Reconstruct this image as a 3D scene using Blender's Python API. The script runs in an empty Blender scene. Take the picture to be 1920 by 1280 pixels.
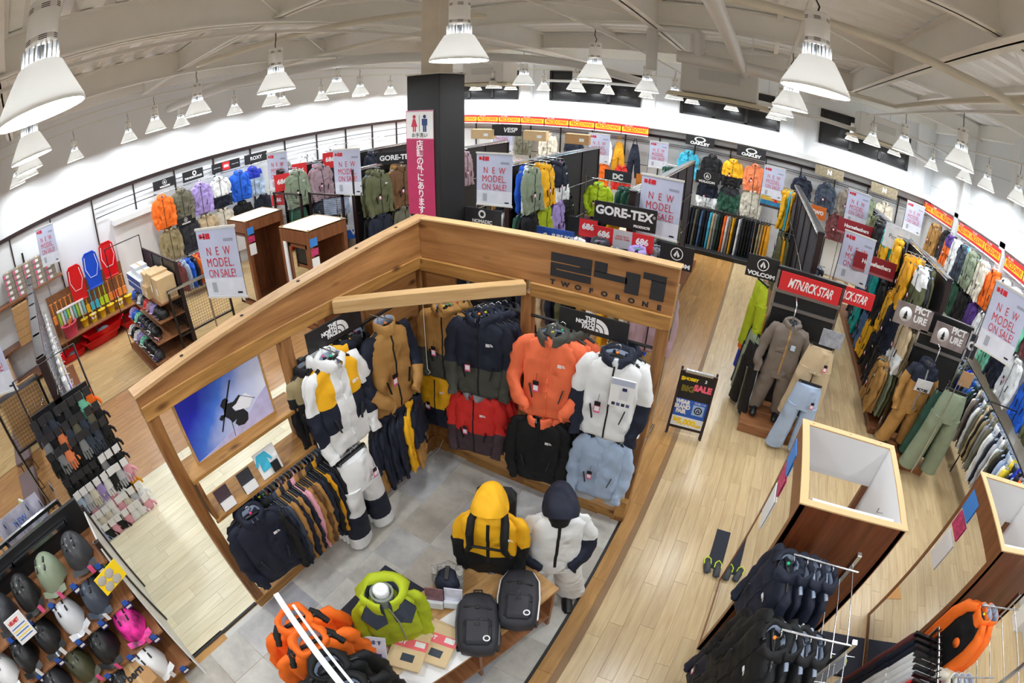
import bpy, bmesh, math, random
from mathutils import Vector, Matrix, noise
random.seed(7)
PI = math.pi
SC = bpy.context.scene
COL = SC.collection
# ------------------------------------------------------------------ camera (8 mm class fisheye on a 4.3 m high landing)
cam_d = bpy.data.cameras.new('camera'); cam = bpy.data.objects.new('camera', cam_d); COL.objects.link(cam)
cam_d.type = 'PANO'; cam_d.sensor_fit = 'HORIZONTAL'; cam_d.sensor_width = 36.0; cam_d.sensor_height = 24.0
for tgt in (getattr(cam_d, 'cycles', None), cam_d):
    try:
        tgt.panorama_type = 'FISHEYE_EQUISOLID'; tgt.fisheye_lens = 36.0*887/1920; tgt.fisheye_fov = PI
    except Exception: pass
cam_d.clip_start = 0.05; cam_d.clip_end = 200
cam.matrix_world = Matrix.Translation((0, 0, 4.3)) @ Matrix.Rotation(.512, 4, 'Z') @ Matrix.Rotation(1.0525, 4, 'X') @ Matrix.Rotation(.0184, 4, 'Z')
SC.camera = cam
# ------------------------------------------------------------------ world, exposure
w = bpy.data.worlds.new('world'); SC.world = w; w.use_nodes = True
w.node_tree.nodes['Background'].inputs[0].default_value = (.9, .95, 1, 1); w.node_tree.nodes['Background'].inputs[1].default_value = .25
SC.view_settings.view_transform = 'Standard'; SC.view_settings.look = 'None'; SC.view_settings.gamma = 1
SC.view_settings.exposure = 0.22; SC.view_settings.use_curve_mapping = False
LAMP_POWER = 60.0      # emission of the pendant lamps' diffusers

SC.cycles.max_bounces = 14; SC.cycles.diffuse_bounces = 9
# ------------------------------------------------------------------ materials
MATS = {}
def lin(c):
    if isinstance(c, str):
        c = [int(c[i:i+2], 16)/255 for i in (0, 2, 4)]
        c = [x/12.92 if x <= .04045 else ((x+.055)/1.055)**2.4 for x in c]
    return tuple(c)+(1,)
def mat(name, c, rough=.6, metal=0, bump=0, bscale=60, var=0, vscale=8, emit=0, alpha=1, trans=0, spec=.5, coat=0, wr=0):
    if name in MATS: return MATS[name]
    m = bpy.data.materials.new(name); m.use_nodes = True; nt = m.node_tree; b = nt.nodes['Principled BSDF']; MATS[name] = m
    b.inputs['Base Color'].default_value = lin(c); b.inputs['Roughness'].default_value = rough; b.inputs['Metallic'].default_value = metal
    b.inputs['Specular IOR Level'].default_value = spec; b.inputs['Coat Weight'].default_value = coat
    if emit: b.inputs['Emission Color'].default_value = lin(c); b.inputs['Emission Strength'].default_value = emit
    if alpha < 1: b.inputs['Alpha'].default_value = alpha
    if trans: b.inputs['Transmission Weight'].default_value = trans
    if bump or var:
        tc = nt.nodes.new('ShaderNodeTexCoord')
    if var:
        n = nt.nodes.new('ShaderNodeTexNoise'); n.inputs['Scale'].default_value = vscale; n.inputs['Detail'].default_value = 4
        nt.links.new(tc.outputs['Object'], n.inputs['Vector'])
        h = nt.nodes.new('ShaderNodeHueSaturation'); h.inputs['Color'].default_value = lin(c)
        mr = nt.nodes.new('ShaderNodeMapRange'); mr.inputs[1].default_value = .3; mr.inputs[2].default_value = .7; mr.inputs[3].default_value = 1-var; mr.inputs[4].default_value = 1+var
        nt.links.new(n.outputs[0], mr.inputs[0]); nt.links.new(mr.outputs[0], h.inputs['Value']); nt.links.new(h.outputs[0], b.inputs['Base Color'])
    if bump:
        n = nt.nodes.new('ShaderNodeTexNoise'); n.inputs['Scale'].default_value = bscale; n.inputs['Detail'].default_value = 3
        nt.links.new(tc.outputs['Object'], n.inputs['Vector'])
        if wr: n.noise_type = 'RIDGED_MULTIFRACTAL'; n.inputs['Distortion'].default_value = .8
        bp = nt.nodes.new('ShaderNodeBump'); bp.inputs['Strength'].default_value = bump; bp.inputs['Distance'].default_value = .05 if wr else .01
        nt.links.new(n.outputs[0], bp.inputs['Height']); nt.links.new(bp.outputs[0], b.inputs['Normal'])
    return m
def wood(name, c1, c2, axis='Y', rough=.45, grain=1.0, objrand=0, island=0, knots=0, coat=0, spec=.5):
    if name in MATS: return MATS[name]
    m = bpy.data.materials.new(name); m.use_nodes = True; nt = m.node_tree; b = nt.nodes['Principled BSDF']; MATS[name] = m
    L = nt.links.new; N = nt.nodes.new
    tc = N('ShaderNodeTexCoord'); mp = N('ShaderNodeMapping')
    s = [14*grain]*3; s['XYZ'.index(axis)] = 1.1*grain
    mp.inputs['Scale'].default_value = s; L(tc.outputs['Object'], mp.inputs[0])
    oi = N('ShaderNodeObjectInfo'); geo = N('ShaderNodeNewGeometry')
    rnd = geo.outputs['Random Per Island'] if island else oi.outputs['Random']
    va = N('ShaderNodeVectorMath'); va.operation = 'ADD'; cmb = N('ShaderNodeVectorMath'); cmb.operation = 'SCALE'
    cmb.inputs[0].default_value = (17, 9, 23); L(rnd, cmb.inputs['Scale']); L(mp.outputs[0], va.inputs[0]); L(cmb.outputs[0], va.inputs[1])
    n = N('ShaderNodeTexNoise'); n.inputs['Scale'].default_value = 1.6; n.inputs['Detail'].default_value = 7; n.inputs['Roughness'].default_value = .62; n.inputs['Distortion'].default_value = .6
    L(va.outputs[0], n.inputs['Vector'])
    cr = N('ShaderNodeValToRGB'); cr.color_ramp.elements[0].position = .32; cr.color_ramp.elements[1].position = .68
    cr.color_ramp.elements[0].color = lin(c2); cr.color_ramp.elements[1].color = lin(c1); L(n.outputs[0], cr.inputs[0])
    out = cr.outputs[0]
    if knots:
        mp2 = N('ShaderNodeMapping'); s2 = [5]*3; s2['XYZ'.index(axis)] = 2.2; mp2.inputs['Scale'].default_value = s2; L(tc.outputs['Object'], mp2.inputs[0])
        vo = N('ShaderNodeTexVoronoi'); vo.inputs['Scale'].default_value = 1.0; L(mp2.outputs[0], vo.inputs['Vector'])
        mr = N('ShaderNodeMapRange'); mr.inputs[1].default_value = .06; mr.inputs[2].default_value = .2; L(vo.outputs['Distance'], mr.inputs[0])
        mx = N('ShaderNodeMix'); mx.data_type = 'RGBA'; mx.inputs[6].default_value = lin('5a3314'); L(mr.outputs[0], mx.inputs[0]); L(out, mx.inputs[7]); out = mx.outputs[2]
    if objrand or island:
        h = N('ShaderNodeHueSaturation'); mr = N('ShaderNodeMapRange'); mr.inputs[3].default_value = .92; mr.inputs[4].default_value = 1.07
        L(rnd, mr.inputs[0]); L(mr.outputs[0], h.inputs['Value']); L(out, h.inputs['Color']); out = h.outputs[0]
    L(out, b.inputs['Base Color']); b.inputs['Roughness'].default_value = rough; b.inputs['Coat Weight'].default_value = coat; b.inputs['Coat Roughness'].default_value = .12
    b.inputs['Specular IOR Level'].default_value = spec
    return m
PAL = dict(black='17181a', charcoal='34353a', navy='1c2233', slate='3b4453', grey='8b8d90', lightgrey='b9bcc2', silver='cfd2d6', white='eceeee', cream='ddd6c4', beige='cbb592', tan='b18a55',
           khaki='9a8b66', brown='6a4a2e', camel='ab7f45', olive='5c5e40', darkolive='44452f', sage='88947c', green='2f5a47', darkgreen='24463a', mint='7fd6b4', teal='1fa9a4', cyan='41b3d2', blue='1f5fd0',
           royal='2338b8', denim='4b6b94', ice='a9bdd8', lavender='a995d4', purple='5b3a8c', pink='e3a3b1', mauve='a38890', maroon='6e3b3c', red='d8302a', orange='f4711f', coral='f2744a', salmon='f08a5a', yellow='f2b41c', mustard='d99a1a', lemon='ead23a', lime='bcd92a', chartreuse='a9b81f', graphite='4a4b44', plum='4a3a40', taupe='7d7268', camo='6c6a58')
def fab(c):
    # garment cloth of a palette colour
    return mat('cloth_'+c, PAL.get(c, c), rough=.66, bump=1., bscale=4.5, var=.06, vscale=5, spec=.35, wr=1)

# ------------------------------------------------------------------ mesh helpers
class G:
    def __init__(s): s.v = []; s.f = []; s.m = []; s.s = []
    def add(s, vs, fs, m=0, smooth=False):
        o = len(s.v); s.v += [tuple(v) for v in vs]
        for i, f in enumerate(fs):
            s.f.append([o+k for k in f]); s.m.append(m[i] if isinstance(m, (list, tuple)) else m); s.s.append(smooth)
        return s
    def bx(s, x0, x1, y0, y1, z0, z1, m=0, M=None):
        vs = [Vector(p) for p in ((x0,y0,z0),(x1,y0,z0),(x1,y1,z0),(x0,y1,z0),(x0,y0,z1),(x1,y0,z1),(x1,y1,z1),(x0,y1,z1))]
        if M: vs = [M @ v for v in vs]
        return s.add(vs, [(3,2,1,0),(4,5,6,7),(0,1,5,4),(1,2,6,5),(2,3,7,6),(3,0,4,7)], m)
    def bb(s, x0, x1, y0, y1, z0, z1, b=.01, m=0, M=None):
        # box with chamfered long edges (top and bottom rims)
        r = []
        for z, k in ((z0, b), (z0+b, 0), (z1-b, 0), (z1, b)):
            q = [(x0+k,y0+b+k*0,z),(x0+b,y0+k,z),(x1-b,y0+k,z),(x1-k,y0+b,z),(x1-k,y1-b,z),(x1-b,y1-k,z),(x0+b,y1-k,z),(x0+k,y1-b,z)]
            r.append([M @ Vector(p) if M else Vector(p) for p in q])
        return s.loft(r, m, cap=True, smooth=False)
    def loft(s, rings, m=0, cap=False, smooth=True, closed=True):
        n = len(rings[0]); vs = [p for r in rings for p in r]; fs = []; ms = []
        for i in range(len(rings)-1):
            for j in range(n if closed else n-1):
                k = (j+1) % n; fs.append((i*n+j, i*n+k, (i+1)*n+k, (i+1)*n+j)); ms.append(m(i, j) if callable(m) else m)
        s.add(vs, fs, ms, smooth)
        if cap:
            s.add(rings[0], [tuple(range(n))[::-1]], m(0, 0) if callable(m) else m, False)
            s.add(rings[-1], [tuple(range(n))], m(len(rings)-2, 0) if callable(m) else m, False)
        return s
    def tube(s, pts, r, seg=8, m=0, cap=True):
        pts = [Vector(p) for p in pts]; rr = r if isinstance(r, (list, tuple)) else [r]*len(pts); rings = []; up = None
        for i, p in enumerate(pts):
            d = (pts[min(i+1, len(pts)-1)]-pts[max(i-1, 0)]).normalized()
            if up is None: up = Vector((0,0,1)) if abs(d.z) < .9 else Vector((1,0,0))
            x = d.cross(up)
            if x.length < 1e-4: x = d.orthogonal()
            x.normalize(); y = x.cross(d).normalized(); up = y
            rings.append([p+(x*math.cos(2*PI*k/seg)+y*math.sin(2*PI*k/seg))*rr[i] for k in range(seg)])
        return s.loft(rings, m, cap)
    def lathe(s, prof, seg=16, m=0, cap=False, M=None, sx=1, sy=1):
        rings = [[Vector((r*sx*math.cos(2*PI*k/seg), r*sy*math.sin(2*PI*k/seg), z)) for k in range(seg)] for r, z in prof]
        if M: rings = [[M @ p for p in r] for r in rings]
        return s.loft(rings, m, cap)
    def mesh(s, name):
        me = bpy.data.meshes.new(name); me.from_pydata(s.v, [], s.f); me.polygons.foreach_set('material_index', s.m); me.polygons.foreach_set('use_smooth', s.s); me.update(); return me
def obj(name, g, mats, parent=None, loc=(0,0,0), rz=0, M=None):
    me = g.mesh(name) if isinstance(g, G) else g
    o = bpy.data.objects.new(name, me); COL.objects.link(o)
    if not isinstance(mats, (list, tuple)): mats = [mats]
    if len(me.materials) == 0:
        for m in mats: me.materials.append(m)
    else:
        for i, m in enumerate(mats):
            if i < len(o.material_slots) and me.materials[i] != m: o.material_slots[i].link = 'OBJECT'; o.material_slots[i].material = m
    if M is not None: o.matrix_local = M
    else: o.location = loc; o.rotation_euler = (0, 0, rz)
    o.parent = parent
    return o
def tag(o, label, cat, group=None, kind=None):
    o['label'] = label
    if cat: o['category'] = cat
    if group: o['group'] = group
    if kind: o['kind'] = kind
    return o
def thing(name, label, cat, loc=(0,0,0), rz=0, group=None):
    o = bpy.data.objects.new(name, None); COL.objects.link(o); o.empty_display_size = .1
    o.location = loc; o.rotation_euler = (0, 0, rz); return tag(o, label, cat, group)
def struct(name, g, mats, label=None, parent=None, **k):
    o = obj(name, g, mats, parent, **k)
    if parent is None: o['kind'] = 'structure'
    if label: o['label'] = label
    return o
def dup(root, loc, rz, label, group=None, mats=None):
    def cp(o, par):
        c = o.copy(); COL.objects.link(c); c.parent = par
        for ch in o.children: cp(ch, c)
        return c
    r = cp(root, None); r.location = loc; r.rotation_euler = (0, 0, rz); r['label'] = label
    if group: r['group'] = group
    return r
_tx = {}
def tmesh(body, size=1, bold=0, ext=.0015, space=1, shear=0, xs=1, align='CENTER'):
    k = (body, size, bold, ext, space, shear, xs, align)
    if k in _tx: return _tx[k]
    c = bpy.data.curves.new('lettering', 'FONT'); c.body = body; c.size = size; c.offset = bold; c.extrude = ext; c.space_character = space; c.shear = shear
    c.align_x = align; c.align_y = 'CENTER'; c.resolution_u = 3
    o = bpy.data.objects.new('lettering', c); COL.objects.link(o); dg = bpy.context.evaluated_depsgraph_get(); dg.update()
    me = bpy.data.meshes.new_from_object(o.evaluated_get(dg)); me.name = 'lettering'
    if xs != 1:
        me.transform(Matrix.Scale(xs, 4, (1,0,0)))
    me.materials.clear(); bpy.data.objects.remove(o); bpy.data.curves.remove(c); _tx[k] = me; return me
FRONT = Matrix.Rotation(PI/2, 4, 'X')       # text plane XY -> upright, facing -Y
def lettering(body, size, m, parent, x, z, y=-.004, name='lettering', **k):
    # upright lettering on a panel whose front faces local -Y
    me = tmesh(body, size, **k)
    return obj(name, me, m, parent, M=Matrix.Translation((x, y, z)) @ FRONT)
ORD = ['first','second','third','fourth','fifth','sixth','seventh','eighth','ninth','tenth','eleventh','twelfth','thirteenth','fourteenth','fifteenth','sixteenth','seventeenth','eighteenth','nineteenth','twentieth','twenty-first','twenty-second','twenty-third','twenty-fourth','twenty-fifth','twenty-sixth','twenty-seventh','twenty-eighth','twenty-ninth','thirtieth']
ORD += ['thirty-'+x for x in ORD[:9]]+['fortieth']+['forty-'+x for x in ORD[:9]]

CHROME = mat('chrome', 'c9ccd0', .18, 1); STEEL = mat('white_steel', 'dcdad4', .5); BLACKM = mat('black_metal', '1b191a', .4); DKBROWN = mat('dark_brown_metal', '2a1a1a', .4)
WHITE = mat('white_paint', 'e9eaea', .7, var=.02, vscale=1.5); WALLM = mat('wall_panel_white', 'e4e6e8', .75, bump=.05, bscale=4); CREAM = mat('cream_steel', 'eceae4', .55, var=.03, vscale=2)
BLK = mat('black_panel', '1c1c1e', .5); DARKGL = mat('dark_glass', '202022', .15); PAPER = mat('white_paper', 'f0f0f0', .6); REDP = mat('red_print', 'd9262b', .55); WHP = mat('white_print', 'f2f2f2', .5)
YELP = mat('yellow_print', 'ffd90f', .5); BLUEP = mat('blue_print', '2a63c4', .5); NAVYP = mat('navy_print', '232a5c', .5); GREYP = mat('grey_print', '8d93a0', .5); CARD = mat('cardboard', 'b98f5f', .8, var=.06); CARD2 = mat('light_cardboard', 'd0b184', .8, var=.05)
WOODD = wood('brown_laminate', '8f5a38', '6e4128', 'Z', .35, 1); WOODD_E = mat('maple_edge', 'dcb884', .5); SHELFW = wood('shelf_laminate', 'a5714a', '7c4f30', 'X', .4)
# ================================================================== the building
XL, XR, YB, YF = -13.4, 6.3, 16.0, -6.5
FLR = struct('floor', G().bx(XL, XR, YF, YB, -.12, -.004), mat('subfloor', '8a6a45', .5), 'shop floor of wood-look planks with a tiled island')
zones = [ # x0, x1, y0, y1, colours
    (-.29, 6.25, -1.2, 15.6, ('d2bb90', 'bda179'), 'light'), (-3.27, -.29, -3.0, 15.6, ('bd9158', 'a3763f'), 'orange'), (-6.3, -3.27, -3.0, 15.6, ('e6dfc4', 'd8cdab'), 'pale'),
    (-9.2, -6.3, -4.2, 15.6, ('bb8d5a', '9c7043'), 'brown'), (-14.0, -9.2, -5.0, 15.6, ('cdb282', 'b3925f'), 'straw')]
PW, PL = .153, 1.22
plank_me = G().bb(-PW/2+.0012, PW/2-.0012, -PL/2+.0012, PL/2-.0012, -.006, .002, .0008).mesh('plank')
plank_me.materials.append(None)
pk = []; far = {}
for x0, x1, y0, y1, cc, nm in zones:
    mo = wood('plank_'+nm, cc[0], cc[1], 'Y', .27, 1, objrand=1, spec=.5); mi = wood('plank_far_'+nm, cc[0], cc[1], 'Y', .27, 1, island=1)
    i = 0; x = x0+PW/2
    while x < x1-.02:
        y = y0+PL/2-random.random()*PL
        while y < y1:
            intile = (-3.2 < x < -.52) and (-1.1 < y-PL/2 and y+PL/2 < 3.7)
            if not intile: pk.append((math.hypot(x, y, 4.3), x, y, mo, mi, nm))
            y += PL
        x += PW
pk.sort(key=lambda t: t[0])
def seen_plank(x, y):
    # the open aisles that the photo shows
    return (-.6 < x < 3.2 and .8 < y < 9) or (-6.4 < x < -3.1 and -.6 < y < 3) or (-9.3 < x < -6 and -1.4 < y < 3) or (-11.5 < x < -9 and -.6 < y < 3.2) or (-3.3 < x < -2 and -.8 < y < .9)
nb = 0
for d, x, y, mo, mi, nm in pk:
    if seen_plank(x, y) and nb < 300:
        o = obj('plank', plank_me, mo, FLR, (x, y, 0)); nb += 1
    else: far.setdefault(nm, (G(), mi))[0].bx(x-PW/2+.001, x+PW/2-.001, y-PL/2+.001, y+PL/2-.001, -.005, .002)
for nm, (g, mi) in far.items():
    o = obj('far_planks', g, mi, FLR); o['kind'] = 'stuff'
# tiled island of the booth
def tile_mat():
    m = bpy.data.materials.new('slate_tile'); m.use_nodes = True; nt = m.node_tree; b = nt.nodes['Principled BSDF']; N = nt.nodes.new; L = nt.links.new
    tc = N('ShaderNodeTexCoord'); oi = N('ShaderNodeObjectInfo'); sc = N('ShaderNodeVectorMath'); sc.operation = 'SCALE'; sc.inputs[0].default_value = (31, 17, 7); L(oi.outputs['Random'], sc.inputs['Scale'])
    ad = N('ShaderNodeVectorMath'); L(tc.outputs['Object'], ad.inputs[0]); L(sc.outputs[0], ad.inputs[1])
    n = N('ShaderNodeTexNoise'); n.inputs['Scale'].default_value = 3.2; n.inputs['Detail'].default_value = 6; n.inputs['Roughness'].default_value = .65; L(ad.outputs[0], n.inputs['Vector'])
    cr = N('ShaderNodeValToRGB'); e = cr.color_ramp.elements; e[0].position = .35; e[1].position = .66; e[0].color = lin('b9b8b6'); e[1].color = lin('dcdad6'); L(n.outputs[0], cr.inputs[0])
    cr2 = N('ShaderNodeValToRGB'); e = cr2.color_ramp.elements; e[0].position = .0; e[1].position = 1; e[0].color = lin('c6cad6'); e[1].color = lin('d6cfc4'); e.new(.4).color = lin('f2f2ee'); L(oi.outputs['Random'], cr2.inputs[0])
    mx = N('ShaderNodeMix'); mx.data_type = 'RGBA'; mx.blend_type = 'MULTIPLY'; mx.inputs[0].default_value = 1; L(cr.outputs[0], mx.inputs[6]); L(cr2.outputs[0], mx.inputs[7]); L(mx.outputs[2], b.inputs['Base Color'])
    b.inputs['Roughness'].default_value = .38; return m
TILEM = tile_mat(); T = .4515
tile_me = {}
gx = [-3.13+T*i for i in range(6)]; gy = [3.57-T*j for j in range(11)]
grout = mat('grout', 'c9c9c4', .7)
obj('tile_bed', G().bx(-3.2, -.52, -1.1, 3.7, -.01, .0005), grout, FLR)
for i in range(6):
    for j in range(10):
        a, b_ = gx[i], min(gx[i]+T, -.545)
        if b_-a < .08: continue
        k = round(b_-a, 3)
        if k not in tile_me:
            tile_me[k] = G().bb(-T/2+.002, -T/2+k-.002, -T/2+.002, T/2-.002, -.006, .0045, .0015).mesh('floor_tile'); tile_me[k].materials.append(TILEM)
        obj('floor_tile', tile_me[k], TILEM, FLR, (a+T/2, gy[j]-T/2, 0))
obj('edging_strip', G().bb(-.545, -.515, -1.1, 3.62, 0, .012, .003), BLK, FLR); obj('edging_strip', G().bb(-3.25, -3.215, -1.1, .36, 0, .012, .003), BLK, FLR)

# walls
ZT = 6.05
wl = struct('wall_left', G().bx(XL-.15, XL, YF, YB, 0, 7.0), WALLM, 'tall white wall behind the left hand clothes rails')
wb = struct('wall_back', G().bx(XL-.15, XR+.15, YB, YB+.15, 0, 7.0), WALLM, 'far white wall with dark high windows')
wr = struct('wall_right', G().bx(XR, XR+.15, YF, YB, 0, 7.0), WALLM, 'white panel wall beside the price banners')
wf = struct('wall_front', G().bx(XL-.15, XR+.15, YF-.15, YF, 0, 7.0), WALLM, 'wall behind the viewer')
# panel joints of the side walls: slim raised cover strips and pilasters
seam = mat('panel_joint', 'c3c6c9', .7)
for y in (-2.5, .6, 3.7, 6.8, 9.9, 13.0):
    obj('joint_strip', G().bx(XR-.012, XR, y-.02, y+.02, 0, ZT), seam, wr)
    obj('pilaster', G().bx(XR-.28, XR, y-.45, y-.15, 0, ZT), WHITE, wr)
for z in (4.15, 5.1): obj('joint_strip', G().bx(XR-.008, XR, YF, YB, z-.01, z+.01), seam, wr)
for x in (-12.7, -8.5, -3.9, 1.2, 5.7): obj('pilaster', G().bx(x-.2, x+.2, YB-.2, YB, 3.68, ZT), WHITE, wb)
for x in (-13.3, -8.3, -4.0, .1, 4.4, 5.6): obj('joint_strip', G().bx(x-.012, x+.012, YB-.01, YB, 3.6, 7), seam, wb)
obj('ledge', G().bx(XL, XR, YB-.55, YB, 3.63, 3.8), WHITE, wb)
obj('ledge_shadow_panel', G().bx(XL, XR, YB-.3, YB, 3.42, 3.63), mat('ledge_shade_grey', 'a9aaac', .7), wb)  # grey strip: shade under the ledge put in as colour
obj('ledge', G().bx(XR-.28, XR, 1.5, YB-.3, 3.62, 3.74), WHITE, wr)
obj('rail_beam', G().bx(XL, XR, YB-.12, YB-.04, 3.32, 3.42), DKBROWN, wb)
obj('rail_beam', G().bx(XL, XL+.09, YF, YB, 3.47, 3.57), DKBROWN, wl)
for k, y in enumerate([-4.8+1.35*i for i in range(16)]):
    if y < YB: obj('rail_post', G().bx(XL, XL+.05, y-.02, y+.02, 0, 3.5), DKBROWN, wl)
for k, x in enumerate([-13.2+1.22*i for i in range(16)]): obj('rail_post', G().bx(x-.018, x+.018, YB-.1, YB-.05, 0, 3.36), BLACKM, wb)
for z in (3.2, 2.95): obj('rail_wire', G().tube([(XL+.07, 2, z), (XL+.07, YB, z)], .012), BLACKM, wl)
for z in (3.1,): obj('rail_wire', G().tube([(XL, YB-.1, z), (XR, YB-.1, z)], .012), BLACKM, wb)
# high dark windows of the far wall
for n, (x0, x1) in enumerate([(-12.2, -8.94), (-7.55, -4.25), (-2.79, .5), (1.95, 5.2)], 1):
    wd = struct('window_%d' % n, G().bx(x0, x1, YB-.03, YB+.02, 4.29, 5.45), DARKGL, 'wide dark high window in the far wall')
    for x in (x0, (x0*2+x1)/3, (x0+2*x1)/3, x1): obj('mullion', G().bx(x-.05, x+.05, YB-.07, YB-.03, 4.29, 5.45), BLACKM, wd)
    obj('window_frame', G().bx(x0, x1, YB-.07, YB-.03, 4.29, 4.35).bx(x0, x1, YB-.07, YB-.03, 5.4, 5.45), BLACKM, wd)
    obj('transom_pipe', G().tube([(x0-.2, YB-.1, 5.05), (x1+.2, YB-.1, 5.05)], .05), WHITE, wd)
# roof deck: trapezoid ribs along X
P = .5; g = G(); z0, z1 = 6.33, 6.5; y = YF-.2
prof = []
while y < YB+.3:
    prof += [(y, z0), (y+.2, z0), (y+.27, z1), (y+.43, z1)]; y += P
ra = [Vector((XL-.2, a, b)) for a, b in prof]; rb = [Vector((XR+.2, a, b)) for a, b in prof]
g.loft([ra, rb], 0, closed=False, smooth=False); g.bx(XL-.2, XR+.2, YF-.2, YB+.2, 6.6, 6.7)
DECK = mat('white_deck', 'f4f4f2', .38, .0, var=.05, vscale=1.2)
ceil = struct('ceiling', g, DECK, 'corrugated white roof deck')
def ibeam(axis, c, a, b, zb, zt, fl=.2, tw=.03):
    g = G()
    def q(u0, u1, z_0, z_1):
        if axis == 'Y': g.bx(c+u0, c+u1, a, b, z_0, z_1)
        else: g.bx(a, b, c+u0, c+u1, z_0, z_1)
    q(-fl/2, fl/2, zb, zb+.02); q(-fl/2, fl/2, zt-.02, zt); q(-tw/2, tw/2, zb, zt); return g
for n, x in enumerate((-10.3, -6.1, -1.9, 2.25)): obj('roof_girder', ibeam('Y', x, YF, YB, 5.78, 6.31, .22), CREAM, ceil)
for n, y in enumerate((-4.5, -.3, 3.9, 8.1, 12.3)): obj('cross_beam', ibeam('X', y, XL, XR, 5.86, 6.3, .2), CREAM, ceil)
obj('eaves_beam', G().bx(XL, XL+.12, YF, YB, 5.95, 6.3).bx(XR-.12, XR, YF, YB, 5.95, 6.3).bx(XL, XR, YB-.12, YB, 6.0, 6.3), CREAM, ceil)
for x in (-12.2, -8.2, -4.0, .2, 4.2):
    obj('purlin', G().bx(x-.05, x+.05, YF, YB, 6.22, 6.33), CREAM, ceil)
for (x0, y0, x1, y1) in [(-10.3,-.3,-6.1,3.9),(-6.1,3.9,-1.9,-.3),(-6.1,3.9,-1.9,8.1),(-10.3,8.1,-6.1,3.9),(-1.9,3.9,2.25,8.1),(2.25,3.9,6.2,8.1),(-1.9,12.3,2.25,8.1),(2.25,3.9,6.2,-.3)]:
    obj('brace_rod', G().tube([(x0,y0,5.95),(x1,y1,5.95)], .014, 6), CREAM, ceil)
# cladded column
col_ = struct('pillar', G().bb(-4.40, -3.84, 4.85, 5.41, 0, 4.66, .012), BLK, 'black boxed pillar behind the timber booth')
obj('steel_shaft', G().bb(-4.27, -3.95, 4.98, 5.30, 4.66, 6.3, .02), mat('worn_cream_steel', 'd6cdbd', .5, var=.08, vscale=3), col_)
obj('pillar_cap', G().bx(-4.41, -3.83, 4.84, 5.42, 4.66, 4.675), STEEL, col_)
# pipes and ducts under the roof
PIPE = mat('pipe_paint', 'd9d4c4', .4); DUCTM = mat('duct_white', 'd9d9d6', .35)
def pipe(name, pts, r, m, label, cat='pipe', group='pipes under the roof'):
    return tag(obj(name, G().tube(pts, r, 10), m), label, cat, group)
pipe('sprinkler_pipe', [(-.6, 4.0, 5.42), (.2, 4.35, 5.45), (2.0, 4.55, 5.45), (6.25, 4.55, 5.45)], .05, PIPE, 'cream pipe crossing above the big lamp over the aisle')
pipe('sprinkler_pipe', [(2.75, -3, 5.5), (2.75, 9.6, 5.5), (1.9, 10.0, 5.5), (-1.0, 10.0, 5.5)], .045, PIPE, 'cream pipe bending along the right hand roof girder')
pipe('sprinkler_pipe', [(-7.6, 3.2, 5.5), (-4.9, 5.6, 5.75), (-4.3, 6.6, 5.75)], .05, PIPE, 'cream pipe slanting up to the pillar')
pipe('sprinkler_pipe', [(-13.2, 6.6, 5.6), (-4.6, 6.6, 5.6)], .04, PIPE, 'straight cream pipe crossing left of the pillar')
pipe('air_duct', [(-.43, -2, 5.3), (-.43, 10, 5.25), (-.5, 13.9, 5.1)], .085, DUCTM, 'thick white duct running away above the aisle', 'duct', 'white ducts')
pipe('air_duct', [(-13.2, 4.6, 5.25), (-9.9, 5.0, 5.3), (-7.2, 7.0, 5.3), (-4.5, 10.5, 5.25), (-3.2, 13.5, 5.0)], .11, DUCTM, 'thick white duct swinging across the room left of the pillar', 'duct', 'white ducts')
pipe('air_duct', [(-2.0, 8.2, 5.0), (-2.0, 8.2, 5.75), (-1.93, 8.2, 5.85), (-1.25, 8.2, 5.85), (-1.18, 8.2, 5.75), (-1.18, 8.2, 5.35)], .1, DUCTM, 'inverted U of white duct above the air conditioner', 'duct', 'white ducts')
pipe('air_duct', [(-1.55, 8.2, 5.32), (.3, 8.2, 5.25), (1.0, 8.9, 5.2)], .11, DUCTM, 'short horizontal white duct beside the air conditioner', 'duct', 'white ducts')
pipe('air_duct', [(-.6, 14.2, 5.05), (4.6, 14.6, 4.95), (5.7, 14.9, 4.8)], .07, DUCTM, 'white duct along the far windows', 'duct', 'white ducts')
pipe('roof_rail', [(3.2, 14.5, 5.35), (6.2, 14.2, 5.3)], .03, DUCTM, 'slim white rail in the far right roof corner')
# air conditioners hung from the roof
def aircon(x, y, z, label):
    t = thing('air_conditioner', label, 'air conditioner', (x, y, z), 0, 'ceiling air conditioners')
    obj('casing', G().bb(-.75, .75, -.45, .45, .12, .8, .02), STEEL, t); obj('face_panel', G().loft([[Vector(p) for p in q] for q in ([(-1,-.6,.02),(1,-.6,.02),(1,.6,.02),(-1,.6,.02)],[(-.95,-.55,.1),(.95,-.55,.1),(.95,.55,.1),(-.95,.55,.1)])], 0, cap=True, smooth=False), mat('ivory_plastic', 'e2d9bd', .5), t)
    for s in (-1, 1): obj('air_slot', G().bx(-.8, .8, s*.42-.03, s*.42+.03, .005, .022), BLACKM, t)
    for sx in (-.6, .6):
        for sy in (-.35, .35): obj('hanger_rod', G().tube([(sx, sy, .8), (sx, sy, 6.3-z)], .008, 6), CREAM, t)
    obj('access_hatch', G().bx(-.4, .4, -.46, -.448, .4, .62), mat('panel_joint2', 'c9c9c4', .6), t)
aircon(-.9, 9.6, 4.62, 'white air conditioner with cream face hung above the aisle'); aircon(3.6, 14.2, 4.75, 'air conditioner near the far right windows'); aircon(-8.4, 13.2, 4.72, 'air conditioner behind the black pillar top')
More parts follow.
